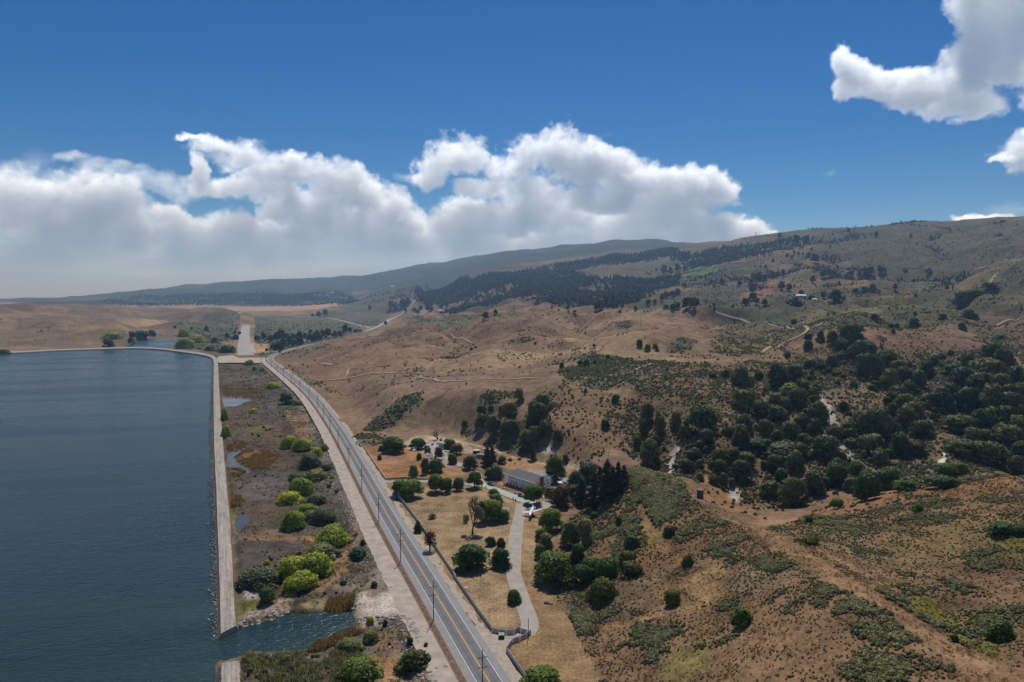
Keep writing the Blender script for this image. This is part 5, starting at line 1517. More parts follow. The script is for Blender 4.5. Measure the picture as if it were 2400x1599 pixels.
note('M', 'oak', [(990, 420, 120, 140), (1060, 340, 120), (860, 390, 150), (810, 330, 140), (900, 470, 110), (560, 350, 170, 150), (700, 280, 150), (800, 560, 180, 140), (860, 650, 150), (930, 740, 180), (760, 690, 110), (540, 880, 200), (680, 890, 200), (830, 1050, 170, 190), (1000, 880, 150), (990, 1050, 100), (880, 800, 170), (1060, 850, 110), (460, 800, 150), (620, 1150, 110, 130), (780, 880, 120), (580, 790, 120)], 'streamside')
note('M', 'darkbush', [(1115, 230, 110, 80), (1285, 320, 130, 100), (1450, 160, 80), (1480, 195, 52), (700, 590, 70), (570, 460, 70)], 'righthill')
note('M', 'lawn', [(1240, 1270, 150, 130), (1360, 1230, 130, 100), (240, 1540, 100, 90)], 'streamside')
note('M', 'deep', [(1200, 1360, 220, 110), (880, 1390, 150, 100), (720, 1370, 170, 190), (510, 1470, 180, 230), (240, 1330, 160, 200)], 'streamside')
note('M', 'lawn', [(810, 1380, 110, 90)], 'streamside')
# --- foot of the near spur
note('N', 'lawn', [(145, 850, 270, 200), (120, 490, 150, 150)], 'spurfoot')
note('N', 'deep', [(60, 570, 90), (310, 770, 120, 180), (410, 820, 130, 130), (520, 830, 160, 140), (350, 880, 150, 140)], 'spurfoot')
note('N', 'greytree', [(85, 640, 100), (260, 600, 115, 170), (360, 590, 115, 180), (40, 690, 70)], 'spurfoot')
note('N', 'bush', [(665, 740, 110, 100), (690, 830, 145, 115), (490, 1005, 180, 165), (1095, 745, 75, 80), (965, 535, 80, 75), (985, 1030, 100, 110), (1000, 960, 60)], 'spur')
note('N', 'darkbush', [(705, 640, 115, 110), (605, 475, 55, 80), (430, 420, 60, 60), (1480, 1175, 140, 130), (560, 315, 40), (925, 155, 40)], 'spur')
note('O', 'darkbush', [(1060, 368, 82, 60), (1655, 530, 150, 80), (1775, 530, 85, 60), (1640, 1285, 150, 130), (290, 450, 55), (1320, 1290, 50)], 'farspur')
note('O', 'bush', [(305, 605, 105, 70)], 'farspur')
note('N', 'pine', [(520, 300, 140, 300), (430, 340, 130, 250), (600, 240, 120, 230), (640, 190, 80, 160), (340, 310, 120, 190), (470, 250, 110, 210), (560, 260, 110, 220)], 'house')
note('N', 'oak', [(390, 150, 160, 140), (310, 210, 120)], 'house')
note('N', 'tawny', [(200, 320, 150, 150), (280, 270, 100, 100)], 'house')
# --- the house grounds
note('F', 'lawn', [(550, 835, 190, 150), (648, 845, 200, 160), (870, 800, 150, 170), (968, 800, 115, 135), (1075, 780, 105, 120), (1225, 758, 135, 155), (1480, 1070, 125, 110)], 'lawn')
note('F', 'lawn', [(1385, 1060, 200, 190), (1420, 930, 130, 120), (1400, 830, 80, 65), (1300, 1080, 130, 200)], 'burnt')
note('F', 'darkbush', [(1370, 1300, 92, 95), (1465, 1312, 85, 95)], 'burnt')
note('F', 'deep', [(1190, 1520, 290, 240), (1465, 1500, 165, 180)], 'burnt')
note('F', 'pine', [(705, 1165, 90, 110)], 'lawn')
note('F', 'deep', [(480, 440, 205, 150), (870, 620, 160, 130), (995, 400, 115, 95), (1020, 540, 90, 100), (1370, 680, 110, 110)], 'yard')
note('F', 'darkbush', [(365, 425, 52), (352, 505, 46), (795, 445, 62, 60), (715, 505, 62, 70)], 'yard')
note('F', 'lawn', [(705, 400, 130, 100)], 'yard')
note('F', 'greytree', [(665, 665, 90, 120), (770, 630, 75, 150), (1420, 675, 130, 125)], 'yard')
note('F', 'tawny', [(1060, 450, 120, 100), (1180, 590, 130, 130), (895, 500, 80, 120), (1990, 880, 170, 120)], 'yard')
note('F', 'pine', [(1340, 560, 110, 190), (1385, 550, 100, 180), (1750, 510, 80, 160)], 'yard')
note('F', 'tall', [(1960, 690, 190, 245)], 'house')
note('F', 'lawn', [(1770, 905, 170, 175)], 'house')
note('F', 'darkbush', [(1475, 545, 90), (1920, 850, 110, 100), (2060, 530, 60, 80)], 'house')
# small tree by the drive, bushes at the bottom edge
note('H', 'deep', [(1195, 840, 135, 120)], 'drive')
note('H', 'lawn', [(1450, 1640, 320, 190)], 'drive')
# --- the marsh
note('E', 'willow', [(530, 222, 80, 50), (745, 432, 110, 55), (560, 668, 80, 50), (890, 985, 140, 110), (1010, 1015, 170, 120), (1140, 1060, 110, 80), (1000, 1430, 220, 170), (900, 1500, 200, 115), (1210, 1020, 80), (300, 725, 60, 110), (315, 880, 80, 100)], 'uppermarsh')
note('E', 'deep', [(870, 580, 120, 110)], 'uppermarsh')
note('E', 'willow', [(575, 268, 42), (645, 275, 50)], 'uppermarsh')
note('E', 'greywillow', [(1085, 1180, 200, 150), (960, 590, 110, 50), (1240, 1190, 150, 80), (1150, 1500, 190, 90), (960, 1290, 150, 60), (1140, 1290, 200, 110)], 'uppermarsh')
note('G', 'willow', [(930, 170, 190, 170), (1290, 340, 300, 200), (930, 630, 270, 210), (1130, 620, 300, 230), (1000, 750, 250, 190), (1060, 20, 170, 90)], 'lowermarsh')
note('G', 'greywillow', [(1080, 90, 170, 100), (1210, 120, 190, 140), (1180, 450, 270, 150), (610, 720, 340, 170), (1310, 420, 120, 80), (1640, 1210, 130, 110), (1450, 1290, 200, 80)], 'lowermarsh')
note('G', 'lawn', [(690, 840, 135, 135), (1540, 1560, 310, 190)], 'lowermarsh')
note('G', 'darkbush', [(1530, 450, 175, 120), (1570, 312, 52, 60), (1675, 700, 65), (1780, 1045, 50), (2005, 1225, 62), (2150, 1240, 40)], 'lowermarsh')
note('G', 'bush', [(2045, 1480, 275, 200)], 'lowermarsh')
# --- single trees far off
note('D', 'fartree', [(740, 385, 32, 50), (110, 428, 32, 50), (350, 472, 55), (255, 482, 60), (400, 542, 20), (370, 592, 36), (320, 577, 18), (280, 582, 22), (240, 572, 22), (217, 612, 26), (175, 592, 26), (430, 652, 56), (570, 522, 20), (440, 720, 62, 36), (45, 642, 24), (505, 790, 55), (560, 786, 50), (605, 786, 50), (650, 786, 36), (715, 781, 36, 22), (765, 786, 46), (845, 781, 46, 52), (900, 771, 62), (940, 766, 56), (1025, 750, 45, 72), (1060, 748, 46), (1260, 727, 42, 25), (1475, 755, 52, 50), (1170, 908, 38, 62), (805, 940, 60, 52), (885, 932, 56), (410, 840, 46, 72), (125, 912, 55, 92), (195, 912, 42, 66), (45, 792, 55), (90, 790, 42), (138, 780, 42), (600, 1010, 80), (640, 1005, 60, 100), (505, 982, 46), (305, 950, 42, 50), (250, 1030, 120, 60), (400, 990, 62, 40), (995, 417, 36), (1310, 432, 28), (690, 1000, 42), (960, 922, 60), (2030, 900, 110, 60)], 'ridge')
note('D', 'darkbush', [(1645, 892, 32), (1355, 957, 26), (1350, 1130, 34), (1605, 1172, 52), (1840, 1162, 82), (1905, 1172, 52), (1340, 1242, 76, 80), (850, 1266, 56), (980, 1177, 56), (1150, 1300, 36), (1130, 1250, 46), (1185, 1250, 42), (240, 1217, 56), (1780, 1250, 56), (175, 1530, 60), (370, 1365, 70), (365, 1450, 70, 80), (480, 1370, 70, 90), (2130, 1350, 72, 36)], 'ridge')
note('D', 'oak', [(1780, 1040, 120, 110), (1890, 960, 120, 60), (590, 1400, 90, 120)], 'ridge')
note('C', 'fartree', [(1835, 642, 28, 34), (1925, 648, 36, 46), (2090, 677, 36), (2240, 622, 60), (2275, 622, 50), (2205, 690, 62), (2210, 750, 66), (2212, 810, 66, 80), (2320, 622, 52), (2142, 850, 62, 72), (2250, 842, 46), (2320, 850, 52), (1692, 836, 60, 62), (1600, 880, 80), (1650, 886, 70), (1415, 892, 60, 56), (1480, 887, 60, 56), (1520, 882, 42), (1250, 857, 46), (1310, 832, 36), (1135, 892, 32, 42), (990, 922, 30, 34), (1855, 866, 26), (2030, 866, 26), (440, 847, 30, 34), (365, 872, 18), (577, 922, 34, 36), (520, 907, 18), (430, 897, 18), (780, 898, 62, 90), (815, 885, 60, 95), (860, 855, 70, 100), (920, 845, 70, 105), (970, 825, 60, 90), (1050, 812, 36, 110), (1005, 805, 50, 80), (1110, 782, 52, 70), (1170, 752, 60), (1270, 742, 36), (1330, 692, 36), (1365, 692, 30), (1380, 807, 50, 70), (1420, 792, 60, 75), (1470, 772, 52, 62), (1520, 752, 52, 62), (1580, 692, 42), (1590, 522, 50, 46), (1660, 517, 22), (1455, 552, 42, 62), (1400, 562, 60), (1520, 552, 62), (1325, 532, 18, 30), (2330, 500, 24), (1710, 545, 14)], 'middle')
note('B', 'fartree', [(1240, 492, 52), (1285, 490, 60), (1350, 472, 70), (1400, 457, 52), (1045, 502, 32), (575, 562, 46), (520, 557, 26), (635, 557, 46), (1375, 527, 32), (1455, 517, 42), (1485, 532, 36), (1515, 507, 42), (1580, 522, 52), (1610, 512, 42), (1700, 482, 36), (1750, 477, 42), (2110, 592, 60), (2200, 537, 42), (1190, 632, 30)], 'plain')
note('Q', 'fartree', [(340, 630, 125, 110), (450, 632, 105), (580, 642, 130), (700, 602, 125), (780, 622, 140), (900, 642, 115), (640, 805, 115), (740, 800, 150), (830, 780, 145), (920, 750, 135), (1020, 725, 130), (1130, 700, 120), (1010, 642, 115), (1120, 600, 105), (1210, 590, 90), (1310, 600, 110), (1400, 662, 115), (1490, 642, 105), (1320, 492, 80), (1430, 572, 115), (1540, 572, 115), (1640, 572, 115), (1760, 562, 115), (1860, 542, 95), (1960, 492, 115), (2040, 482, 75), (2180, 462, 150, 60), (510, 812, 52), (750, 848, 42, 60)], 'grove')
note('A', 'darkbush', [(1000, 835, 85, 62), (1200, 802, 48, 50), (1200, 742, 95, 45), (1300, 742, 115, 50), (1390, 737, 75, 50), (1930, 872, 85, 45), (2090, 892, 130, 72), (1900, 692, 48), (1710, 702, 32), (1970, 802, 62), (2090, 752, 42), (2160, 712, 26), (2200, 722, 32), (2170, 772, 52), (1760, 672, 22), (1610, 662, 22), (40, 907, 95, 36)], 'pond')
note('A', 'willow', [(1035, 765, 135, 42), (1700, 852, 135, 85), (1800, 800, 150, 70), (1690, 745, 85)], 'pond')

PLACE = {'slope': 'on slope above white house', 'brownhill': 'on brown hills behind house', 'scar': 'beside white rock scar', 'canyon': 'on wooded canyon side', 'gully': 'in gully above canyon',
         'righthill': 'on wooded hillside at right', 'streamside': 'near sandy stream bed', 'spurfoot': 'at near spur foot by drive', 'spur': 'on near shrubby spur',
         'farspur': 'right of near ridge trail', 'house': 'beside the white house', 'lawn': 'at mown lawn edge', 'burnt': 'near burnt tree on lawn', 'yard': 'round cluttered yard',
         'drive': 'by the lower drive', 'uppermarsh': 'in far half of marsh', 'lowermarsh': 'in near half of marsh', 'ridge': 'on long green ridge', 'middle': 'on middle slopes below ridge', 'plain': 'near far road fork',
         'grove': 'in grove beside runway', 'pond': 'round pond beyond dam'}
DESC = {'oak': ('dark oak', 'tree', 'oaks'), 'lawn': ('fresh green tree', 'tree', 'green trees'), 'deep': ('deep green tree', 'tree', 'deep green trees'), 'tall': ('tall bright green tree', 'tree', 'tall green trees'), 'willow': ('yellow-green willow', 'bush', 'willows'),
        'greywillow': ('grey-green willow', 'bush', 'grey willows'), 'bush': ('olive bush', 'bush', 'olive bushes'), 'darkbush': ('dark round bush', 'bush', 'dark bushes'), 'greytree': ('grey-green tree', 'tree', 'grey-green trees'), 'tawny': ('tawny thin tree', 'tree', 'tawny trees'),
        'pine': ('dark pine', 'tree', 'pines'), 'fartree': ('small dark tree', 'tree', 'distant trees')}
words_ = ['first', 'second', 'third', 'fourth', 'fifth', 'sixth', 'seventh', 'eighth', 'ninth', 'tenth', 'eleventh', 'twelfth', 'thirteenth', 'fourteenth', 'fifteenth', 'sixteenth', 'seventeenth', 'eighteenth', 'nineteenth', 'twentieth']


def ordinal(i):
    if i < 20:
        return words_[i]
    tens = {2: 'twenty', 3: 'thirty', 4: 'forty', 5: 'fifty'}[(i + 1) // 10]
    u = (i + 1) % 10
    return tens + ('-' + words_[u - 1] if u else '').replace('', '') if u else {20: 'twentieth', 30: 'thirtieth', 40: 'fortieth', 50: 'fiftieth'}[i + 1]


buckets = {}
for i, p in enumerate(PLANTS):
    buckets.setdefault((p[2], p[5]), []).append(i)
LABEL = {}
for (kd, pl), ids in buckets.items():
    d, c, g = DESC[kd]
    rows = [ids]
    if len(ids) > 14:                                    # big stands: far, middle and near rows
        s = sorted(ids, key=lambda i: PLANTS[i][1]); m = len(s) // 3
        rows = [s[:m], s[m:2 * m], s[2 * m:]]
    for ri, row in enumerate(rows):
        s = sorted(row, key=lambda i: PLANTS[i][0]); n = len(s)
        rn = '' if len(rows) == 1 else (' upper row', ' middle row', ' lowest row')[ri]
        for q, i in enumerate(s):
            if n == 1:
                o = ''
            elif q == 0:
                o = ', leftmost'
            elif q == n - 1:
                o = ', rightmost'
            elif q < n / 2:
                o = ', %s from the left' % words_[q]
            else:
                o = ', %s from the right' % words_[n - 1 - q]
            LABEL[i] = (d + ' ' + PLACE[pl] + rn + o, c, g + ' ' + PLACE[pl])
LOW = {'willow': .8, 'greywillow': .8, 'bush': .8, 'darkbush': .8, 'oak': .6, 'deep': .4, 'fartree': .3}
_xy = spot([p[0] for p in PLANTS], [p[1] for p in PLANTS])
for i, p in enumerate(PLANTS):                            # the noted point is the near edge of a low crown; the stem stands farther back
    q = _xy[i]; sl = math.sqrt(q[0] ** 2 + q[1] ** 2 + (CAM_H - q[2]) ** 2); sn = (CAM_H - q[2]) / sl
    back = LOW.get(p[2], 0) * p[3] * max(sn, 0) / 2
    PLANTS[i] = (p[0], p[1] - back, p[2], p[3], (p[4] - back * 1.0 if p[4] else None), p[5])
_xy = spot([p[0] for p in PLANTS], [p[1] for p in PLANTS])
for i, p in enumerate(PLANTS):
    pos = _xy[i]; sl = math.sqrt(pos[0] ** 2 + pos[1] ** 2 + (CAM_H - pos[2]) ** 2)
    wd = p[3] * sl / 1600.0
    vs = KIND[p[2]][i % len(KIND[p[2]])]
    ht = max(p[4] * sl / 1600.0 * 0.95, wd * .38) if p[4] else wd * vs[3] / vs[2] * (0.92 + 0.2 * ((i * 7) % 5) / 5)
    lab, c, g = LABEL[i]
    plant(p[2], (pos[0], pos[1], pos[2] - 0.15), wd * 1.04, ht, lab, c, g, seed=i)


# --- the burnt tree and other bare trees
def bare_tree(name, pos, height, width, material, seed, label, depth=4, group=None, twig=0.03, tuft=None):
    r = random.Random(seed); tr = MB(); br = MB()

    def limb(p, d, L, rad, lev, mb):
        pts = [p]; q = p.copy(); dd = d.copy()
        for _ in range(3):
            dd = (dd + Vector((r.uniform(-.22, .22), r.uniform(-.22, .22), .12))).normalized(); q = q + dd * L / 3; pts.append(q.copy())
        mb.tube(pts, [rad, rad * .85, rad * .7, rad * .5], 6 if lev < 2 else 4, cap=False)
        if lev < depth:
            for c in range(4 if lev == 0 else 3):
                a = r.uniform(0, 6.28); side = Vector((math.cos(a), math.sin(a), r.uniform(.2, .9))).normalized()
                limb(pts[-1] if c < 2 else pts[r.choice((1, 2))], (dd * .7 + side * .75).normalized(), L * r.uniform(.6, .85), max(rad * .5, twig), lev + 1, br)
    limb(Vector((0, 0, -0.3)), Vector((0, 0, 1)), height * .30, height * .030, 0, tr)
    zmax = float(np.percentile([v[2] for v in br.v], 99)); xmax = float(np.percentile([math.hypot(v[0], v[1]) for v in br.v], 90))
    root = empty(name, pos, 0, label, 'tree', group)
    sx = width / 2 / xmax; sz = height / zmax
    root.scale = (sx, sx, sz)
    tr.build('trunk', material, root); br.build('branches', material, root)
    return root


def at(r, x, y, lift=0.0):
    (px, py), = zp(r, [(x, y)])
    q = spot(px, py)[0]
    return np.array((q[0], q[1], q[2] + lift)), math.sqrt(q[0] ** 2 + q[1] ** 2 + (CAM_H - q[2]) ** 2)


p, sl = at('F', 1205, 1180)
bt = bare_tree('burnt_tree', p, 330 / 3.92 * sl / 1600 * .95, 190 / 3.92 * sl / 1600, BURNT, 5, 'large burnt bare tree with black trunk standing on the lawn', 5, None, .07)
lob = [(-3.1, 0, 7.4, 1.5, 1.4, 2.4), (-3.5, .4, 5.4, 1.3, 1.2, 1.7), (3.5, .5, 9.0, 2.4, 2.2, 3.4), (2.4, 1.0, 11.5, 1.8, 1.8, 2.2)]
me = crown_mesh('foliage', lob, 900, .32, L_GREYGREEN, 77, .5)
o = bpy.data.objects.new('foliage', me); col.objects.link(o); o.parent = bt
sc_ = bt.scale; o.scale = (1 / sc_[0], 1 / sc_[1], 1 / sc_[2])
p, sl = at('F', 815, 1335)
q = bare_tree('withered_tree', p, 190 / 3.92 * sl / 1600, 125 / 3.92 * sl / 1600, BURNT, 9, 'brown withered tree standing between the road and panel fence', 3, None, .04)
me = crown_mesh('withered_crown', dome_lobes(401, 7, 8.2, 2.2, 10), 620, .26, L_BROWN, 401, 0)
o = bpy.data.objects.new('withered_crown', me); col.objects.link(o); o.parent = q
k_ = 140 / 3.92 * sl / 1600 / 7; o.scale = (k_ / q.scale[0], k_ / q.scale[1], k_ / q.scale[2])
p, sl = at('J', 1372, 240)
q = bare_tree('bare_tree', p, 190 / 7.84 * sl / 1600, 230 / 7.84 * sl / 1600, BURNT, 12, 'bare brown tree on the dirt turning circle behind the yard', 4, None, .05)
p, sl = at('D', 1050, 1440)
q = bare_tree('bare_tree', p, 110 / 3.92 * sl / 1600, 130 / 3.92 * sl / 1600, BARK, 14, 'sparse leafless oak on the rim above the gully', 4, None, .09)
p, sl = at('M', 1110, 420)
q = bare_tree('bare_tree', p, 110 / 3.92 * sl / 1600, 110 / 3.92 * sl / 1600, GREYWOOD, 15, 'silver dead tree among oaks above the stream bed', 4, None, .06)
p, sl = at('F', 835, 1040)
me = crown_mesh('crown', dome_lobes(403, 4, 2.5, 0, 7), 160, .3, L_GREYGREEN, 403, 0)
q = empty('sparse_bush', p, 0, 'sparse dry grey bush alone on the mown lawn', 'bush'); q.scale = (1.3, 1.3, 1)
o = bpy.data.objects.new('crown', me); col.objects.link(o); o.parent = q
for i, (a, b, z) in enumerate((((1440, 665), (1500, 625), .3), ((1440, 688), (1480, 672), .3))):
    A, _ = at('G', *a); B, _ = at('G', *b)
    o = MB().tube([A + (0, 0, .2), (A + B) / 2 + (0, 0, .45), B + (0, 0, .5)], [.16, .14, .08], 6).build('fallen_log', GREYWOOD)
    tag(o, ('longer' if i == 0 else 'shorter') + ' of two bleached fallen logs lying in the marsh brush', 'log')


# ------------------------------------------------------------------ ground cover nobody could count
def scatter(name, pts, scale, variants, label, rz=None, tilt=None):
    """One object: a cloud of points, each of them carrying one of the small plant or stone meshes."""
    me = bpy.data.meshes.new(name)
    me.vertices.add(len(pts)); me.vertices.foreach_set('co', np.asarray(pts, np.float32).ravel())
    r = np.random.default_rng(len(pts))
    for nm, val in (('size', np.asarray(scale, np.float32)), ('turn', (r.random(len(pts)) * 6.283).astype(np.float32))):
        a = me.attributes.new(nm, 'FLOAT', 'POINT'); a.data.foreach_set('value', val)
    a = me.attributes.new('pick', 'INT', 'POINT'); a.data.foreach_set('value', r.integers(0, len(variants), len(pts)).astype(np.int32))
    o = bpy.data.objects.new(name, me); col.objects.link(o)
    g = bpy.data.node_groups.new(name, 'GeometryNodeTree')
    g.interface.new_socket('Geometry', in_out='INPUT', socket_type='NodeSocketGeometry'); g.interface.new_socket('Geometry', in_out='OUTPUT', socket_type='NodeSocketGeometry')
    gi = g.nodes.new('NodeGroupInput'); go = g.nodes.new('NodeGroupOutput')
    ip = g.nodes.new('GeometryNodeInstanceOnPoints'); L = g.links.new
    L(gi.outputs[0], ip.inputs['Points'])
    jn = g.nodes.new('GeometryNodeJoinGeometry')
    for v in variants:
        oi = g.nodes.new('GeometryNodeObjectInfo'); oi.inputs[0].default_value = v; oi.inputs['As Instance'].default_value = True
        L(oi.outputs['Geometry'], jn.inputs[0])
    L(jn.outputs[0], ip.inputs['Instance']); ip.inputs['Pick Instance'].default_value = True

    def attr(nm, ty):
        a = g.nodes.new('GeometryNodeInputNamedAttribute'); a.data_type = ty; a.inputs[0].default_value = nm
        return a.outputs[0]
    L(attr('pick', 'INT'), ip.inputs['Instance Index'])
    cb = g.nodes.new('ShaderNodeCombineXYZ'); L(attr('turn', 'FLOAT'), cb.inputs[2]); L(cb.outputs[0], ip.inputs['Rotation'])
    L(attr('size', 'FLOAT'), ip.inputs['Scale']); L(ip.outputs[0], go.inputs[0])
    md = o.modifiers.new('cover', 'NODES'); md.node_group = g
    return stuff(o, label)


def source(name, me):
    return bpy.data.objects.new(name, me)          # never linked: only its mesh is drawn, at the points


def tuft_mesh(name, material, n, h, spread, wdt, seed):
    r = random.Random(seed); V = []; F = []
    for i in range(n):
        a = r.uniform(0, 6.28); q = r.random() ** .5 * spread; x, y = math.cos(a) * q, math.sin(a) * q
        b = r.uniform(0, 6.28); dx, dy = math.cos(b) * wdt, math.sin(b) * wdt; hh = h * r.uniform(.6, 1.1); lx, ly = r.uniform(-.3, .3) * hh, r.uniform(-.3, .3) * hh
        k = len(V); V += [(x - dx, y - dy, -.1), (x + dx, y + dy, -.1), (x + lx + dx * .5, y + ly + dy * .5, hh), (x + lx - dx * .5, y + ly - dy * .5, hh)]; F.append((k, k + 1, k + 2, k + 3))
    me = bpy.data.meshes.new(name); me.from_pydata(V, [], F); me.materials.append(material); me.shade_smooth()
    me.normals_split_custom_set_from_vertices([(r.uniform(-.4, .4), r.uniform(-.4, .4), .9) for _ in V])
    return me


def stone_mesh(name, material, seed):
    r = np.random.default_rng(seed); iv, it = ico()
    v = iv * (0.75 + 0.45 * r.random((len(iv), 1))) * np.array((1, .8, .6)) * .5
    me = bpy.data.meshes.new(name); me.from_pydata(v.tolist(), [], it); me.materials.append(material)
    return me


def pts_in(poly, n, seed):
    P = np.array(poly); r = np.random.default_rng(seed)
    X = r.uniform(P[:, 0].min(), P[:, 0].max(), n * 6); Y = r.uniform(P[:, 1].min(), P[:, 1].max(), n * 6)
    k = np.nonzero(poly_sd(X, Y, poly) > 0)[0][:n]
    return X[k], Y[k]


def on_ground(X, Y, sink=0.05):
    return np.stack([X, Y, ground_z(X, Y) - sink], -1)


SAGE_SRC = [source('sage_source', crown_mesh('sage', dome_lobes(500 + i, 2.0, 1.05, 0, 6, .1), 120, .17, (L_SAGE, L_SAGE, L_SCRUB, L_SAGE)[i], 500 + i, .72)) for i in range(4)]
GREEN_SRC = [source('scrub_source', crown_mesh('scrub', dome_lobes(520 + i, 2.0, 1.15, 0, 6, .1), 120, .17, (L_SCRUB, L_SCRUB, L_OLIVE, L_BROWN)[i], 520 + i, .72)) for i in range(4)]
_fp = []
for i in range(2):
    lob = [(0, 0, 2 + 2.6 * q, 3.0 * (1 - q / 6.5) + .3, 3.0 * (1 - q / 6.5) + .3, 1.9) for q in range(6)]
    _fp.append(crown_mesh('pine_crown', lob, 200, .9, L_FAR, 330 + i, .75))
FAR_SRC = [source('far_tree_source', KIND['fartree'][i][0]) for i in range(4)] + [source('far_pine_source', m_) for m_ in _fp]


def cell_points(weight, n, seed, clump=None):
    """Random places on the ground sheet, as many per square metre as WEIGHT asks."""
    r = np.random.default_rng(seed)
    dR = np.gradient(FR)[:, None]; dB = np.gradient(FB)[None]
    wgt = weight * (dR * dB * FR[:, None])
    flat = wgt.ravel(); tot = flat.sum()
    k = r.choice(flat.size, n, p=flat / tot)
    i, j = np.divmod(k, NB)
    rr = FR[i] + (r.random(n) - .5) * np.gradient(FR)[i]; bb = FB[j] + (r.random(n) - .5) * np.gradient(FB)[j]
    return rr * bb, rr - APEX


INVIEW = (np.abs(GX) < 0.86 * np.maximum(GY, 1) + 25) & (GY > 95)
clump = smooth(-0.25, 0.55, fbm(GX, GY, 9, 3, 70))
clump2 = smooth(-0.3, 0.5, fbm(GX, GY, 30, 3, 72))
NEARM = smooth(560, 480, DIST) * INVIEW
spur_in = poly_sd(GX, GY, SPURP) > 0
wgt = np.clip(SCRUB, 0, 2) ** 1.45 * (0.16 + 0.84 * clump ** 1.3) * (0.28 + 0.72 * clump2) * NEARM * spur_in
X, Y = cell_points(wgt, 40000, 1)
_c = smooth(-0.25, 0.55, fbm(X, Y, 9, 3, 70)) * smooth(-0.3, 0.5, fbm(X, Y, 30, 3, 72))
s = 0.36 + .55 * _c + 1.15 * np.random.default_rng(1).random(len(X)) ** 2.8
sel = np.random.default_rng(2).random(len(X)) < 0.55
_near = s / np.hypot(np.hypot(X, Y), CAM_H)
_big = np.zeros(len(X), bool)
_vis = (np.abs(X) < .74 * Y) & (Y < 330) & (ground_z(X, Y) > CAM_H - Y * .585)
_big[np.argsort(-_near * sel * _vis)[:290]] = True
for _i, (_x, _y, _s) in enumerate(zip(X[_big], Y[_big], s[_big])):
    o = bpy.data.objects.new('sagebrush_cushion', SAGE_SRC[_i % 4].data); col.objects.link(o)
    o.location = (_x, _y, float(ground_z(_x, _y)) - .05); o.rotation_euler = (0, 0, _i * 2.4); o.scale = (_s,) * 3
    _f = float(np.interp(_y, [140, 190, 228, 260, 300], [16, 24, 26, 27, 28])); _tx = float(np.interp(_y, [t[1] for t in TRAIL[::-1]], [t[0] for t in TRAIL[::-1]]))
    _t = (_x - _f) / max(_tx - _f, 5)
    _w = ('by the mown field' if _t < .3 else 'left of the slope middle' if _t < .5 else 'right of the slope middle' if _t < .72 else 'close left of ridge trail' if _t < 1 else 'right of the ridge trail') + (', at picture bottom' if _y < 150 else ', lower slope' if _y < 162 else ', middle slope' if _y < 180 else ', upper slope')
    tag(o, ('broad' if _s > 1.25 else 'medium' if _s > .95 else 'small') + ' sagebrush cushion ' + _w, 'shrub', 'sagebrush cushions ' + _w)
_rest = sel & ~_big
scatter('sagebrush', on_ground(X[_rest], Y[_rest]), s[_rest], SAGE_SRC, 'grey-green sagebrush cushions all over the near spur')
scatter('scrub_cover', on_ground(X[~sel], Y[~sel]), s[~sel] * .85, GREEN_SRC, 'low green and brown scrub between the sagebrush of the near spur')
wgt = np.clip(SCRUB, 0, 1.5) ** 1.4 * (0.3 + 0.7 * clump) * (0.3 + 0.7 * clump2) * INVIEW * (~spur_in) * smooth(1300, 900, DIST) * (DIST > 300)
X, Y = cell_points(wgt, 42000, 3)
s = 0.5 + 0.9 * np.random.default_rng(4).random(len(X)) ** 1.5
sel = np.random.default_rng(5).random(len(X)) < 0.6
scatter('hill_sagebrush', on_ground(X[sel], Y[sel]), s[sel], SAGE_SRC, 'sagebrush and low scrub on the slopes round the canyon')
scatter('hill_scrub', on_ground(X[~sel], Y[~sel]), s[~sel], GREEN_SRC, 'dark low scrub on the slopes round the canyon')
wgt = (np.clip(SCRUB, 0, 1.5) * (0.2 + 0.8 * clump2) + 0.012) * (line_d(GX, GY, RUN) > 24) * (line_d(GX, GY, ROAD) > 12) * (line_d(GX, GY, SIDEROAD) > 12) * (line_d(GX, GY, FARROAD) > 12) * INVIEW * smooth(900, 1200, DIST) * smooth(3600, 2200, DIST) * (GZ > -1)
X, Y = cell_points(wgt, 24000, 6)
s = 0.9 + 1.5 * np.random.default_rng(7).random(len(X)) ** 2
scatter('distant_scrub', on_ground(X, Y), s, GREEN_SRC, 'scattered scrub of the far slopes and plain')
wgt = np.clip(0.004 + 0.05 * (fbm(GX, GY, 60, 3, 75) > .55), 0, 1) * INVIEW * (GZ > 6) * (DIST > 480) * smooth(2000, 1400, DIST) * (SCRUB < .3)
X, Y = cell_points(wgt, 3200, 8)
scatter('hill_bushes', on_ground(X, Y), 0.6 + 1.0 * np.random.default_rng(9).random(len(X)) ** 2, [SAGE_SRC[2]] + GREEN_SRC[:3], 'tiny dark bushes dotted over the brown hills')
UND = [source('understory_source', KIND[a][b][0]) for a, b in (('bush', 0), ('bush', 1), ('darkbush', 0), ('greytree', 0), ('oak', 2), ('deep', 1))]
P_ = ground_poly('-', [(1560, 1000), (1680, 930), (1760, 920), (1880, 880), (1960, 850), (2060, 840), (2180, 830), (2400, 870), (2500, 1000), (2500, 1090), (2240, 1095), (2160, 1080), (2050, 1110), (1880, 1160), (1760, 1180), (1660, 1130), (1540, 1100)])
wgt = smooth(-8, 15, poly_sd(GX, GY, P_)) * INVIEW * (0.05 + smooth(-.2, .4, fbm(GX, GY, 45, 3, 78))) * (COLR.mean(-1) < .24)
X, Y = cell_points(wgt, 560, 12)
scatter('canyon_brush', on_ground(X, Y, .2), .28 + .42 * np.random.default_rng(13).random(len(X)) ** 1.5, UND, 'brush and young trees filling the canyon between the oaks')
wgt = crease2 * INVIEW * (0.1 + smooth(-.1, .4, fbm(GX, GY, 120, 3, 79))) * smooth(4000, 3000, DIST)
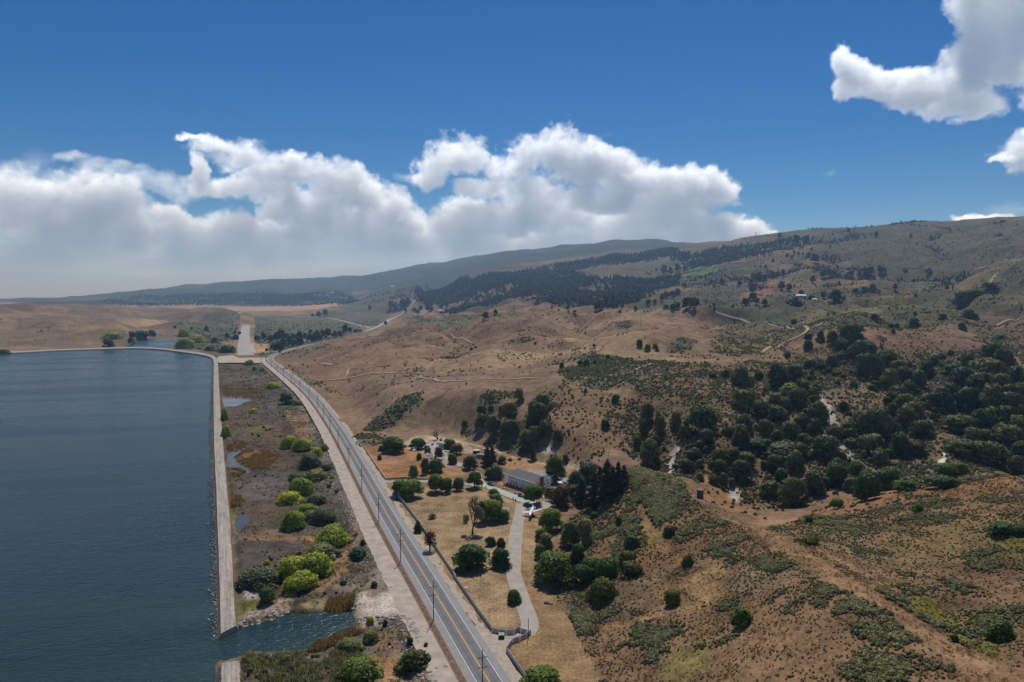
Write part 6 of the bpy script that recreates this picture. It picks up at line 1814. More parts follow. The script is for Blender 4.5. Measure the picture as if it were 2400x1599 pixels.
X, Y = cell_points(wgt, 2600, 14)
scatter('gully_brush', on_ground(X, Y, .3), .25 + .6 * np.random.default_rng(15).random(len(X)) ** 2, FAR_SRC, 'dark brush and small trees along the gullies of the ridge')
# bunch grass on the near spur
TUFT = [source('tuft_source', tuft_mesh('tuft', m_, 16, .55, .35, .035, 600 + i)) for i, m_ in enumerate((L_STRAW, L_STRAW, L_BROWN))]
wgt = NEARM * spur_in * smooth(1.3, .4, SCRUB) * (0.25 + .75 * smooth(-.3, .5, fbm(GX, GY, 18, 3, 77)))
X, Y = cell_points(wgt, 15000, 10)
scatter('dry_grass', on_ground(X, Y), 0.5 + .7 * np.random.default_rng(11).random(len(X)), TUFT, 'dry straw coloured bunch grass on the near spur')

# woods that read as masses
def wood(name, px, n, seed, label, lo=0.7, hi=1.25, thin=0.35):
    P = ground_poly('-', px)
    m = smooth(-20, 30, poly_sd(GX, GY, P)) * INVIEW
    wg = m * smooth(-thin, .35, fbm(GX, GY, 260, 4, seed)) ** 1.1 / np.maximum(DIST / 2000, .5) ** .3
    X, Y = cell_points(wg, n, seed)
    r = np.random.default_rng(seed)
    scatter(name, on_ground(X, Y, .3), lo + (hi - lo) * r.random(len(X)) ** 1.3, FAR_SRC, label)


wood('woods', WOODS, 8000, 80, 'dense dark wood across the middle slopes', .9, 1.9, 1.1)
wood('ridge_woods', [(1290, 622), (1404, 608), (1500, 592), (1590, 585), (1600, 600), (1500, 615), (1420, 622), (1300, 640)], 2000, 81, 'dark wood along the ridge line below the mountain', .8, 1.5, .9)
wood('hillside_woods', [(1560, 612), (1600, 592), (1680, 585), (1760, 578), (1850, 560), (1920, 552), (2050, 552), (2020, 560), (1900, 575), (1840, 590), (1790, 605), (1700, 620), (1620, 625)], 1400, 82, 'belt of dark trees below the skyline of the ridge', thin=.5)
wood('low_woods', [(900, 700), (960, 690), (1000, 690), (1020, 712), (1000, 722), (985, 712), (930, 708)], 220, 83, 'wood around the far end of the road')
wood('valley_woods', [(230, 712), (260, 700), (400, 694), (500, 692), (620, 688), (800, 684), (930, 686), (960, 698), (900, 709), (760, 714), (600, 717), (480, 716)], 4200, 84, 'oak woods over the low hills beyond the plain', 1.0, 2.0, .9)
X, Y = pts_in(lvl('-', [(440, 790), (440, 768), (560, 748), (600, 745), (690, 748), (830, 765), (740, 783), (640, 800), (500, 812)]), 260, 85)
_k = line_d(X, Y, RUN) > 24; X, Y = X[_k], Y[_k]
scatter('plain_bushes', on_ground(X, Y), .8 + 1.6 * np.random.default_rng(86).random(len(X)) ** 2, GREEN_SRC[:3] + [SAGE_SRC[2]], 'bushes scattered over the green plain by the runway')

# reeds, brush, stones
REED = [source('reed_source', tuft_mesh('reed', m_, 26, 1.5, .8, .05, 620 + i)) for i, m_ in enumerate((L_REED, L_REED, L_TAWNY))]
GREY = [source('brush_source', tuft_mesh('brush', m_, 24, .75, .75, .03, 640 + i)) for i, m_ in enumerate((L_GREYBRUSH, L_GREYBRUSH, L_BROWN))]
for r, pts, n in (('E', [(330, 950), (480, 920), (520, 960), (480, 990), (400, 1010), (330, 1000)], 320), ('E', [(390, 1075), (480, 1005), (760, 1010), (800, 1060), (700, 1160), (560, 1195), (450, 1130)], 1100),
                  ('E', [(350, 1180), (440, 1165), (500, 1200), (430, 1250), (350, 1250)], 260), ('E', [(350, 1440), (440, 1430), (490, 1480), (430, 1530), (360, 1520)], 240), ('E', [(280, 420), (600, 440), (700, 530), (560, 535), (420, 512), (290, 505)], 900),
                  ('G', [(1060, 1285), (1160, 1205), (1400, 1135), (1560, 1040), (1590, 1100), (1400, 1200), (1200, 1280)], 650), ('G', [(1230, 905), (1260, 820), (1490, 790), (1480, 890), (1350, 910)], 420), ('G', [(900, 955), (940, 890), (1050, 880), (1060, 930), (970, 960)], 120),
                  ('G', [(1500, 1110), (1510, 1050), (1535, 1050), (1535, 1105)], 30)):
    X, Y = pts_in(lvl(r, pts, MARSH_Z), n, n)
    k_ = fbm(X, Y, 5, 3, 99) > -.25; X, Y = X[k_], Y[k_]
    scatter('reeds', on_ground(X, Y, .1), .7 + .6 * np.random.default_rng(n).random(len(X)), REED, 'brown reed bed in the marsh')
mk = (poly_sd(GX, GY, MARSH) > 2) * INVIEW * (GZ > WATER_Z + .1)
wgt = mk * (0.15 + smooth(-.2, .5, fbm(GX, GY, 22, 3, 90)))
X, Y = cell_points(wgt, 7000, 91)
sel = np.random.default_rng(92).random(len(X)) < .72
scatter('marsh_brush', on_ground(X[sel], Y[sel]), .6 + .7 * np.random.default_rng(93).random(sel.sum()), GREY, 'grey dry brush over the marsh floor')
scatter('marsh_scrub', on_ground(X[~sel], Y[~sel]), .25 + .5 * np.random.default_rng(94).random((~sel).sum()) ** 2, SAGE_SRC + GREEN_SRC, 'small green scrub over the marsh floor')
GW = [source('thicket_source', KIND[a][b][0]) for a, b in (('greywillow', 0), ('greywillow', 1), ('bush', 1), ('willow', 2), ('greywillow', 2))]
wgt = mk * smooth(-.1, .45, fbm(GX, GY, 24, 3, 101)) * (0.12 + smooth(34, 14, line_d(GX, GY, near_part)) + smooth(34, 20, np.abs(line_d(GX, GY, near_part) - 42)))
X, Y = cell_points(wgt, 210, 102)
scatter('marsh_thicket', on_ground(X, Y, .15), .14 + .30 * np.random.default_rng(103).random(len(X)) ** 1.5, GW, 'low grey-green thicket through the marsh')
TG = [source('green_tuft_source', tuft_mesh('green_tuft', m_, 44, h_, 1.1, .07, 660 + q)) for q, (m_, h_) in enumerate(((L_GREYGREEN, .9), (L_GREYGREEN, 1.3), (L_TAWNY, .8), (L_GREYBRUSH, .9)))]
SOUTH = lvl('G', [(480, 1330), (1000, 1300), (1320, 1270), (1560, 1260), (1620, 1350), (1500, 1420), (1300, 1565), (480, 1565)], MARSH_Z)
X, Y = pts_in(SOUTH, 900, 104)
k_ = fbm(X, Y, 8, 3, 107) > -.35; X, Y = X[k_], Y[k_]
scatter('inlet_brush', on_ground(X, Y, .1), .5 + .8 * np.random.default_rng(105).random(len(X)), TG, 'grey-green brush south of the inlet')
X, Y = pts_in(SOUTH, 34, 108)
scatter('inlet_thicket', on_ground(X, Y, .2), .16 + .22 * np.random.default_rng(109).random(len(X)) ** 1.5, GW[:3] + GW[4:], 'low bushes south of the inlet')
wgt = mk * smooth(-.15, .4, fbm(GX, GY, 20, 3, 110)) * (0.25 + smooth(50, 20, line_d(GX, GY, near_part)))
X, Y = cell_points(wgt, 2600, 111)
scatter('marsh_grass', on_ground(X, Y, .1), .4 + .7 * np.random.default_rng(112).random(len(X)), TG, 'olive and grey grass clumps over the marsh')
STN = mat('riprap_stone', (0.34, 0.305, 0.27), 0.9, noise=(1.2, 0.25)); STN2 = mat('dark_stone', (0.19, 0.165, 0.145), 0.9, noise=(1.2, 0.25))
STONES = [source('stone_source', stone_mesh('stone', (STN, STN, STN2)[i % 3], 700 + i)) for i in range(5)]
rp = resample(near_part, 1.0); rn = normals2(rp)
r_ = np.random.default_rng(95); P = []
for i in range(len(rp)):
    for _ in range(7):
        d = r_.normal(20.0, 1.9) + 1.5 * math.sin(i * .05)
        P.append(rp[i] - rn[i] * -d)
P = np.array(P)
yard = lvl('G', [(1530, 1010), (1520, 780), (1790, 735), (1900, 700), (2100, 960), (1720, 1010)])
keep = poly_sd(P[:, 0], P[:, 1], yard) < 0
P = P[keep]
scatter('riprap', on_ground(P[:, 0], P[:, 1], .05), .5 + 1.1 * r_.random(len(P)) ** 2, STONES, 'pale loose stones down the bank below the dirt road')
E = []
for r, line, n, wd in (('G', [(480, 1000), (600, 930), (740, 880), (850, 850)], 120, 1.6), ('G', [(280, 1075), (420, 1030), (520, 1030), (620, 1020)], 90, 1.2), ('G', [(1490, 890), (1520, 800), (1590, 780)], 60, 1.0), ('G', [(1530, 1000), (1600, 1010), (1900, 980), (2000, 1050), (2060, 1200)], 130, 1.1), ('G', [(600, 1010), (740, 970), (880, 900)], 60, 1.5), ('G', [(1900, 1540), (2050, 1540), (2200, 1560), (2250, 1500)], 60, 2.5)):
    L_ = resample(lvl(r, line, -1.5), .3)
    k = r_.integers(0, len(L_), n); E.append(L_[k] + r_.normal(0, wd, (n, 2)))
E = np.concatenate(E)
scatter('shore_stones', on_ground(E[:, 0], E[:, 1], .05), .6 + 1.6 * r_.random(len(E)) ** 2, STONES, 'pale stones along the inlet shore')
lv = resample([((a[0] + 0), a[1]) for a in LEVEE_L], 1.0); lv = lv[lv[:, 1] < 1290]; ln = normals2(lv)
P = []
for i in range(len(lv)):
    for _ in range(2):
        P.append(tuple(lv[i] + ln[i] * r_.normal(1.7, .9)))
P = np.array(P)
scatter('dam_stones', np.stack([P[:, 0], P[:, 1], np.full(len(P), WATER_Z + .12)], -1), .5 + .8 * r_.random(len(P)) ** 2, [STONES[2], STONES[2], STONES[0]], 'wet stones along the waterline of the dam')

# ------------------------------------------------------------------ the white house
WALLW = mat('white_wall', (0.84, 0.83, 0.82), 0.75, noise=(0.7, 0.05))
TRIMW = mat('white_trim', (0.88, 0.88, 0.88), 0.6)
ROOFG = mat('grey_shingle', (0.115, 0.115, 0.125), 0.9, noise=(1.2, 0.14))
ROOFL = mat('pale_grey_roof', (0.30, 0.31, 0.30), 0.9, noise=(1.0, 0.12))
GLASS = mat('dark_window_glass', (0.03, 0.035, 0.045), 0.12, spec=0.5)
BRICKM = mat('red_brick', (0.30, 0.105, 0.06), 0.9, noise=(3.0, 0.25))
PAVEB = mat('brick_paving', (0.33, 0.16, 0.105), 0.95, noise=(2.0, 0.25))
DOORB = mat('pale_blue_door', (0.35, 0.40, 0.46), 0.6)

hx = np.array((0.63, -0.777)); hang = math.atan2(hx[1], hx[0])
house = empty('white_house', (-4.75, 419.5, 0.1), hang, 'long white two storey house with columned front and grey roof', 'house')
HL, HD, HP, HH = 29.0, 10.5, 1.7, 6.4            # length, depth of the rooms, porch depth, eaves
MB().box(0, HL, HP, HP + HD, 0, HH).build('wall', WALLW, house)
MB().box(-.5, HL + .5, -0.35, HP, 0, .28).build('porch_floor', BRICKM, house)
cm = None
for i in range(9):
    x = .55 + i * (HL - 1.1) / 8
    if cm is None:
        m_ = MB().box(-.33, .33, -.33, .33, 0, .22); m_.tube([(0, 0, .22), (0, 0, 2.4), (0, 0, HH - .85)], [.25, .25, .21], 10).box(-.32, .32, -.32, .32, HH - .85, HH - .62)
        cm = m_.build('column', TRIMW, house); o = cm
    else:
        o = cm.copy(); col.objects.link(o); o.parent = house
    o.location = (x, 0.15, .28)
en = MB().box(-.25, HL + .25, -.3, .55, HH - .35, HH + .30).build('entablature', TRIMW, house)
dm = None
for i in range(44):
    x = .2 + i * (HL - .4) / 43
    if dm is None:
        dm = MB().box(-.11, .11, -.16, 0, -.2, 0).build('bracket', TRIMW, en); o = dm
    else:
        o = dm.copy(); col.objects.link(o); o.parent = en
    o.location = (x, -.3, HH + .22)
z0, z1 = HH + .3, HH + 2.7
ym = HP + HD * .55
rf = MB()
rf.add([(-.55, -.75, z0), (HL + .55, -.75, z0), (HL - 3.8, ym, z1), (3.8, ym, z1), (-.55, HP + HD + .5, z0), (HL + .55, HP + HD + .5, z0)],
       [(0, 1, 2, 3), (5, 4, 3, 2), (1, 5, 2), (4, 0, 3), (0, 4, 5, 1)])
rf = rf.build('roof', ROOFG, house)
MB().box(-.6, HL + .6, -.82, -.70, z0 - .14, z0 + .05).build('gutter', TRIMW, house)
MB().tube([(HL * .60, ym - 2.6, z1 - .9), (HL * .60, ym - 2.6, z1 + .1)], [.32, .32], 8).build('roof_vent', TRIMW, rf)
# wing to the rear with its lower paler roof
MB().box(HL * .36, HL * .66, HP + HD, HP + HD + 6.0, 0, HH - .2).build('rear_wing_wall', WALLW, house)
q = MB().add([(HL * .34, HP + HD - 1.2, HH + .25), (HL * .68, HP + HD - 1.2, HH + .25), (HL * .68, HP + HD + 6.4, HH - .1), (HL * .34, HP + HD + 6.4, HH - .1), (HL * .51, HP + HD - 3.4, z1 - .35), (HL * .51, HP + HD + 6.4, z1 - .5)],
             [(0, 4, 5, 3), (4, 1, 2, 5), (2, 3, 5), (0, 1, 4), (0, 3, 2, 1)]).build('rear_roof', ROOFL, house)
# chimney against the right end wall
ch = MB().box(HL + .02, HL + 1.1, 4.0, 6.0, 0, HH + 2.9).box(HL - .06, HL + 1.2, 3.9, 6.1, HH + 2.9, HH + 3.2).build('chimney', BRICKM, house)
MB().box(HL + .25, HL + .9, 4.4, 5.6, HH + 3.2, HH + 3.4).build('chimney_cap', ROOFL, ch)


def add_window(parent, proto, x, y, z, w, h, rz=0, panes=2):
    key = (round(w, 2), round(h, 2), panes)
    if key not in proto:
        fr = MB().box(-w / 2 - .1, w / 2 + .1, -.07, .02, -.1, 0).box(-w / 2 - .1, w / 2 + .1, -.07, .02, h, h + .1).box(-w / 2 - .1, -w / 2, -.07, .02, 0, h).box(w / 2, w / 2 + .1, -.07, .02, 0, h)
        for i in range(1, panes):
            xx = -w / 2 + w * i / panes; fr.box(xx - .04, xx + .04, -.06, .02, 0, h)
        fr.box(-w / 2, w / 2, -.055, .02, h / 2 - .03, h / 2 + .03)
        f = fr.build('window', TRIMW, parent)
        MB().box(-w / 2, w / 2, -.03, .01, 0, h).build('pane', GLASS, f)
        proto[key] = f; o = f
    else:
        o = proto[key].copy(); col.objects.link(o); o.parent = parent
        c = proto[key].children[0].copy(); col.objects.link(c); c.parent = o
    o.location = (x, y, z); o.rotation_euler = (0, 0, rz)


WP = {}
bay = (HL - 1.1) / 8
for i in range(8):
    x = .55 + bay * (i + .5)
    if i in (0, 3):
        add_window(house, WP, x, HP - .01, 4.0, 1.2, 1.0); add_window(house, WP, x, HP - .01, 1.0, 1.2, 1.7)
    elif i == 4:
        add_window(house, WP, x, HP - .01, 4.0, 1.7, 1.0)
    else:
        add_window(house, WP, x, HP - .01, 4.0, 2.3, 1.0, 0, 3); add_window(house, WP, x, HP - .01, .95, 2.3, 1.8, 0, 3)
d = MB().box(-.75, .75, -.06, .02, 0, 2.5).box(-.95, -.75, -.1, .02, 0, 2.6).box(.75, .95, -.1, .02, 0, 2.6).box(-1.0, 1.0, -.12, .02, 2.6, 2.85).build('door', DOORB, house)
d.location = (.55 + bay * 4.5, HP - .01, .28)
MB().box(.45, .55, -.1, -.06, 1.1, 1.25).build('handle', STEEL, d)
for yy in (3.1, 7.6, 10.6):
    add_window(house, WP, HL + .01, yy, 4.0, 1.2, 1.0, math.pi / 2); add_window(house, WP, HL + .01, yy, 1.0, 1.2, 1.7, math.pi / 2)
# flat roofed white annexe to the right of the house
w1, w2 = np.array((12.9, 423.9)), np.array((24.2, 418.6)); wd = w2 - w1; wL = np.hypot(*wd); wa = math.atan2(wd[1], wd[0])
ann = empty('annexe', (w1[0], w1[1], 0), wa, 'white flat roofed annexe behind the right end of the house', 'building')
MB().box(0, wL, 0, 5.5, 0, 4.2).build('wall', WALLW, ann)
MB().box(-.4, wL + .5, -.55, 6, 4.2, 4.5).build('roof', TRIMW, ann)
ap = {}
for x in (1.6, 3.6):
    add_window(ann, ap, x, -.01, 1.4, 1.2, 1.5)
for x in (7.0, 8.6, 10.2):
    add_window(ann, ap, x, -.01, .6, 1.3, 2.6, 0, 1)
MB().box(-.5, .5, -.05, .02, 0, 2.5).build('door', GLASS, ann).location = (5.4, -.01, .02)
ob = empty('outbuilding', (36.0, 417.5, 0), -0.45, 'low outbuilding with pale grey pitched roof under the dark pines', 'building')
MB().box(-4.6, 4.6, -3.6, 3.6, 0, 2.6).build('wall', WALLW, ob)
MB().add([(-5.1, -4.2, 2.6), (5.1, -4.2, 2.6), (5.1, 4.2, 2.6), (-5.1, 4.2, 2.6), (-5.1, 0, 3.7), (5.1, 0, 3.7)], [(0, 1, 5, 4), (2, 3, 4, 5), (1, 2, 5), (3, 0, 4), (0, 3, 2, 1)]).build('roof', ROOFL, ob)
add_window(ob, {}, -1.5, -3.61, .9, 1.4, 1.2)
# brick terrace with pale round planters
structure(fill('brick_terrace', [tuple(np.array((-4.75, 419.5)) + hx * a + np.array((hx[1], -hx[0])) * b) for a, b in ((-3, -1), (-3.5, 3.2), (-1, 4.6), (HL - 6, 4.6), (HL - 2, 3), (HL + .3, .4), (-.6, .4))], .075, PAVEB))
PLM = mat('planter_stone', (0.52, 0.45, 0.38), 0.9)
pl0 = None
for i, (x, y, w_) in enumerate(((295, 1030, 'left'), (735, 1200, 'middle'), (1090, 1290, 'right'))):
    px, py = lvl('S', [(x, y)])[0]
    lab = 'pale round stone planter on the terrace edge, %s of three' % w_
    if pl0 is None:
        pl0 = empty('planter', (px, py, .08), 0, lab, 'planter', 'planters of the terrace')
        MB().tube([(0, 0, 0), (0, 0, .25), (0, 0, .6), (0, 0, .62)], [.75, .95, 1.05, .8], 12).build('bowl', PLM, pl0)
        o = bpy.data.objects.new('plant', crown_mesh('plant', dome_lobes(9, 1.6, .6, 0, 4), 60, .14, L_STRAW, 9, .6)); col.objects.link(o); o.parent = pl0; o.location = (0, 0, .55)
    else:
        copy_thing(pl0, (px, py, .08), i, 1.0, lab, 'planter', 'planters of the terrace')
# forecourt kerb posts
KP = mat('dark_post', (0.05, 0.045, 0.04), 0.8)
kb0 = None
for i, (x, y) in enumerate(((230, 880), (305, 895), (805, 1105), (850, 1130))):
    px, py = lvl('I', [(x, y)])[0]
    lab = 'short dark post at the forecourt kerb, %s from the left' % words_[i]
    if kb0 is None:
        kb0 = empty('kerb_post', (px, py, 0), 0, lab, 'post', 'posts along the forecourt kerb')
        MB().box(-.25, .25, -.25, .25, 0, 1.15).build('shaft', KP, kb0)
        MB().box(-.31, .31, -.31, .31, 1.15, 1.3).build('cap', KP, kb0)
    else:
        copy_thing(kb0, (px, py, 0), 0, 1.0, lab, 'post', 'posts along the forecourt kerb')
KW = mat('dark_kerb', (0.10, 0.065, 0.045), 0.95)
structure(ribbon('forecourt_kerb', lvl('I', [(170, 862), (310, 900), (395, 945), (600, 1035), (860, 1140)]), [-.14, .14], .22, KW, 2, drape=False))
structure(ribbon('forecourt_kerb', lvl('I', [(275, 760), (330, 830), (470, 880)]), [-.2, .2], .3, BRICKM, 2, drape=False))
structure(ribbon('forecourt_kerb', lvl('I', [(1185, 1125), (1300, 1145), (1400, 1130), (1490, 1095)]), [-.2, .2], .35, BRICKM, 2, drape=False))
# rock garden right of the house
RK = [source('garden_rock', stone_mesh('garden_rock', mat('pale_rock', (.55, .49, .42), .9, noise=(1.2, .2)), 760 + i)) for i in range(3)]
X, Y = pts_in(lvl('I', [(1330, 960), (1400, 900), (1420, 1040), (1340, 1090)]) , 130, 96)
X2, Y2 = pts_in(lvl('I', [(1640, 920), (1760, 850), (1890, 870), (1860, 940), (1720, 1000)]), 260, 97)
X, Y = np.concatenate([X, X2]), np.concatenate([Y, Y2])
scatter('rock_garden', on_ground(X, Y), .5 + 1.3 * np.random.default_rng(98).random(len(X)), RK, 'pale rocks of the garden right of the house')
for i, (x, y) in enumerate(((1635, 835), (1670, 850))):
    px, py = lvl('I', [(x, y)])[0]
    t = empty('parasol', (px, py, 0), i, 'white garden parasol behind the house, %s of two' % ('left' if i == 0 else 'right'), 'parasol', 'garden parasols')
    MB().tube([(0, 0, 0), (0, 0, 2.5)], [.04, .04], 6).build('pole', STEEL, t)
    MB().tube([(0, 0, 2.0), (0, 0, 2.45), (0, 0, 2.6)], [1.7, .9, .05], 8).build('canopy', TRIMW, t)

# ------------------------------------------------------------------ aeroplane on its pedestal
PLW = mat('aircraft_white', (0.74, 0.75, 0.78), 0.35, spec=0.5); PLG = mat('aircraft_grey', (0.30, 0.31, 0.36), 0.4, spec=0.5)
NAVY = mat('navy_trim', (0.03, 0.035, 0.08), 0.4)
pc = np.array((10.4, 356.0)); ph = math.atan2(-.98, -.2)
plane = empty('jet_aeroplane', (pc[0], pc[1], 2.9), ph, 'small white jet aeroplane mounted on a pedestal beside the drive', 'aeroplane')
plane.rotation_euler = (math.radians(13), math.radians(3), ph)
MB().tube([(6.6, 0, -.25), (6.2, 0, -.2), (5.2, 0, -.08), (3.8, 0, 0), (2.6, 0, .08), (0, 0, .08), (-3, 0, .12), (-5, 0, .3), (-6.6, 0, .5)], [.06, .32, .62, .82, .92, .95, .92, .62, .25], 14).build('fuselage', PLW, plane, True)
for s in (1, -1):
    MB().add([(1.1, s * .6, -.45), (-1.6, s * .6, -.45), (-1.55, s * 5.5, -.15), (-.35, s * 5.5, -.15), (1.1, s * .6, -.25), (-1.6, s * .6, -.3), (-1.55, s * 5.5, -.05), (-.35, s * 5.5, -.05)],
             [(0, 1, 2, 3), (7, 6, 5, 4), (0, 3, 7, 4), (1, 5, 6, 2), (3, 2, 6, 7), (0, 4, 5, 1)] if s > 0 else [(3, 2, 1, 0), (4, 5, 6, 7), (4, 7, 3, 0), (2, 6, 5, 1), (7, 6, 2, 3), (1, 5, 4, 0)]).build('wing', PLW, plane)
    e = MB().tube([(-2.2, s * 1.45, .45), (-2.4, s * 1.45, .45), (-3.6, s * 1.45, .5), (-4.6, s * 1.4, .5)], [.38, .46, .46, .28], 10).build('engine', PLG, plane)
    MB().box(-3.8, -2.6, min(s * .8, s * 1.2), max(s * .8, s * 1.2), .42, .54).build('engine_mount', PLG, e)
    MB().add([(-5.6, 0, 2.35), (-6.7, 0, 2.35), (-6.9, s * 2.1, 2.4), (-6.1, s * 2.1, 2.4), (-5.6, 0, 2.5), (-6.7, 0, 2.47), (-6.9, s * 2.1, 2.48), (-6.1, s * 2.1, 2.49)],
             [(0, 1, 2, 3), (7, 6, 5, 4), (0, 3, 7, 4), (1, 5, 6, 2), (3, 2, 6, 7)]).build('tailplane', PLW, plane)
    MB().add([(3.9, s * .35, .74), (4.7, s * .33, .48), (4.5, s * .58, .30), (3.7, s * .72, .38)], [(0, 1, 2, 3)]).add([(3.9, s * .36, .76), (4.7, s * .34, .50), (4.5, s * .6, .31), (3.7, s * .74, .39)], [(3, 2, 1, 0)]).build('windscreen', GLASS, plane)
    wn = None
    for i in range(5):
        if wn is None:
            wn = MB().tube([(0, 0, 0), (0, s * .03, 0)], [.17, .17], 8).build('cabin_window', GLASS, plane); o = wn
        else:
            o = wn.copy(); col.objects.link(o); o.parent = plane
        o.location = (2.4 - i * .75, s * .92, .34)
MB().prism([(-3.9, .7), (-6.2, .6), (-6.75, 2.42), (-5.65, 2.42)], 'y', -.09, .09).build('tail_fin', PLW, plane)
MB().tube([(-.2, 0, -.8), (-.2, 0, -3.0)], [.28, .42], 8).box(-1.3, .9, -1.0, 1.0, -3.2, -2.95).build('pedestal', KP, plane)

# ------------------------------------------------------------------ cars
TYRE = mat('tyre', (0.02, 0.02, 0.02), 0.9)


def car(paint, name, pos, rz, label, length=4.6, height=1.65, estate=True, group=None):
    root = empty(name, pos, rz, label, 'car', group)
    L = length / 2; w = .9
    low = [(-L, .35), (-L, .95), (-L + .1, 1.0), (L - 1.25, 1.0), (L - .15, .86), (L, .7), (L, .35)]
    MB().prism(low, 'y', -w, w).build('body', paint, root)
    cab = [(-L + .08, 1.0), (-L + .35, height), (L - 2.4, height), (L - 1.4, 1.0)] if estate else [(-L + .7, 1.0), (-L + 1.25, height), (L - 2.5, height), (L - 1.5, 1.0)]
    m_ = MB().prism(cab, 'y', -w + .12, w - .12)
    m_.build('windows', GLASS, root)
    a, b = cab[1][0], cab[2][0]
    MB().box(a + .06, b - .06, -w + .1, w - .1, height - .02, height + .05).build('car_roof', paint, root)
    wh = None
    for x in (-L + .85, L - .85):
        for y in (-w + .08, w - .08):
            if wh is None:
                wh = MB().tube([(0, -.1, 0), (0, .1, 0)], [.34, .34], 12).build('wheel', TYRE, root); o = wh
                MB().tube([(0, -.115, 0), (0, .115, 0)], [.2, .2], 8).build('rim', STEEL, wh)
            else:
                o = wh.copy(); col.objects.link(o); o.parent = root
                c = wh.children[0].copy(); col.objects.link(c); c.parent = o
            o.location = (x, y, .34)
    for y in (-.62, .62):
        MB().box(L - .02, L + .03, y - .18, y + .18, .66, .8).build('headlight', TRIMW, root)
    return root


def paint(n, c):
    return mat(n, c, 0.3, spec=0.5)


SILVER = paint('silver_paint', (0.5, 0.5, 0.52)); WHITEP = paint('white_paint', (0.78, 0.78, 0.78))
fc = math.atan2(hx[1], hx[0])
x, y = lvl('I', [(395, 842)])[0]
car(paint('blue_paint', (0.035, 0.06, 0.17)), 'parked_car', (x, y, .06), fc + .05, 'blue estate car parked on the forecourt left of the terrace', 4.8, 1.75)
x, y = lvl('I', [(945, 1052)])[0]
car(paint('black_paint', (0.012, 0.012, 0.016)), 'parked_car', (x, y, .06), fc, 'small black car parked at the right end of the terrace', 3.9, 1.65)
x, y = lvl('E', [(937, 385)])[0]
car(SILVER, 'car', (x, y, .1), road_ang, 'silver car driving on the straight main road past the marsh', 4.7, 1.55, False)
for r, (x, y), pt, rz, lab in (('B', (312, 557), WHITEP, 2.8, 'white car far away on the side road, left of the others'), ('Q', (2150, 322), WHITEP, 2.4, 'white car on side road approaching the fork'), ('Q', (2290, 360), SILVER, 2.4, 'pale car on side road closest to the fork')):
    p, _ = at(r, x, y, 1.0)
    c_ = car(pt, 'car', p, rz, lab, 5.2, 2.0); c_.scale = (1.6,) * 3

# ------------------------------------------------------------------ things in the yard
TARP = mat('blue_grey_tarp', (0.36, 0.40, 0.46), 0.6, noise=(1.0, 0.15))
p, _ = at('U', 1180, 720)
tr = empty('covered_trailer', p, -0.62, 'large blue-grey covered trailer with rounded end in the yard', 'trailer')
m_ = MB()
arc = [(math.cos(t) * 1.9, 1.4 + math.sin(t) * 1.7) for t in np.linspace(0, math.pi, 9)]
m_.prism([(1.9, .4)] + arc + [(-1.9, .4)], 'x', -3.6, 3.2)
m_.build('cover', TARP, tr)
rb = None
for x in (-3.0, -1.4, .2, 1.8):
    o = MB().tube([(x, a * 1.02, b * 1.01) for a, b in arc], [.06] * 9, 5).build('rib', STEEL, tr)
MB().tube([(3.2, 0, 1.6), (4.4, 0, 1.5), (4.7, 0, 1.5)], [1.45, 1.2, .7], 12).build('rounded_end', TARP, tr)
for x in (-1.0, 1.0):
    for y in (-1.7, 1.7):
        MB().tube([(x, y - .12, .4), (x, y + .12, .4)], [.4, .4], 10).build('wheel', TYRE, tr)
p, _ = at('U', 640, 810)
sh = empty('shed', p, -.1, 'small dark shed with flat pale top in the yard', 'shed')
SHD = mat('shed_wood', (0.085, 0.07, 0.075), 0.9, noise=(1, .2))
MB().box(-1.7, 1.7, -1.3, 1.3, 0, 2.3).build('wall', SHD, sh); MB().box(-1.9, 1.9, -1.5, 1.5, 2.3, 2.5).build('roof', mat('shed_roof', (.26, .24, .26), .9), sh)
MB().box(-.45, .45, -1.36, -1.3, 0, 1.9).build('door', KP, sh)
p, _ = at('J', 2195, 575)
ct = empty('container', p, -.25, 'long grey container behind tall dark trees by the dirt road', 'container')
CON = mat('grey_container', (0.26, 0.28, 0.31), 0.7, noise=(.8, .1))
MB().box(-4.2, 4.2, -1.3, 1.3, 0.15, 2.6).build('wall', CON, ct); MB().box(-4.25, 4.25, -1.35, 1.35, 2.6, 2.72).build('roof', ROOFL, ct)
for i in range(14):
    x = -3.9 + i * .6
    o = MB().box(x - .1, x + .1, -1.36, -1.3, .3, 2.5).build('rib', CON, ct) if i == 0 else o.copy()
    if i:
        col.objects.link(o); o.parent = ct; o.location = (i * .6, 0, 0)
p, _ = at('J', 2090, 490)
sd = empty('shed', p, -.2, 'small shed with tan roof next to the grey container', 'shed')
MB().box(-2, 2, -1.6, 1.6, 0, 2.2).build('wall', SHD, sd); MB().add([(-2.3, -2, 2.2), (2.3, -2, 2.2), (2.3, 2, 2.5), (-2.3, 2, 2.5), (-2.3, -2, 2.35), (2.3, -2, 2.35), (2.3, 2, 2.65), (-2.3, 2, 2.65)], [(3, 2, 1, 0), (4, 5, 6, 7), (0, 1, 5, 4), (1, 2, 6, 5), (2, 3, 7, 6), (3, 0, 4, 7)]).build('roof', mat('tan_roof', (.55, .46, .34), .8), sd)
p, _ = at('J', 1270, 545)
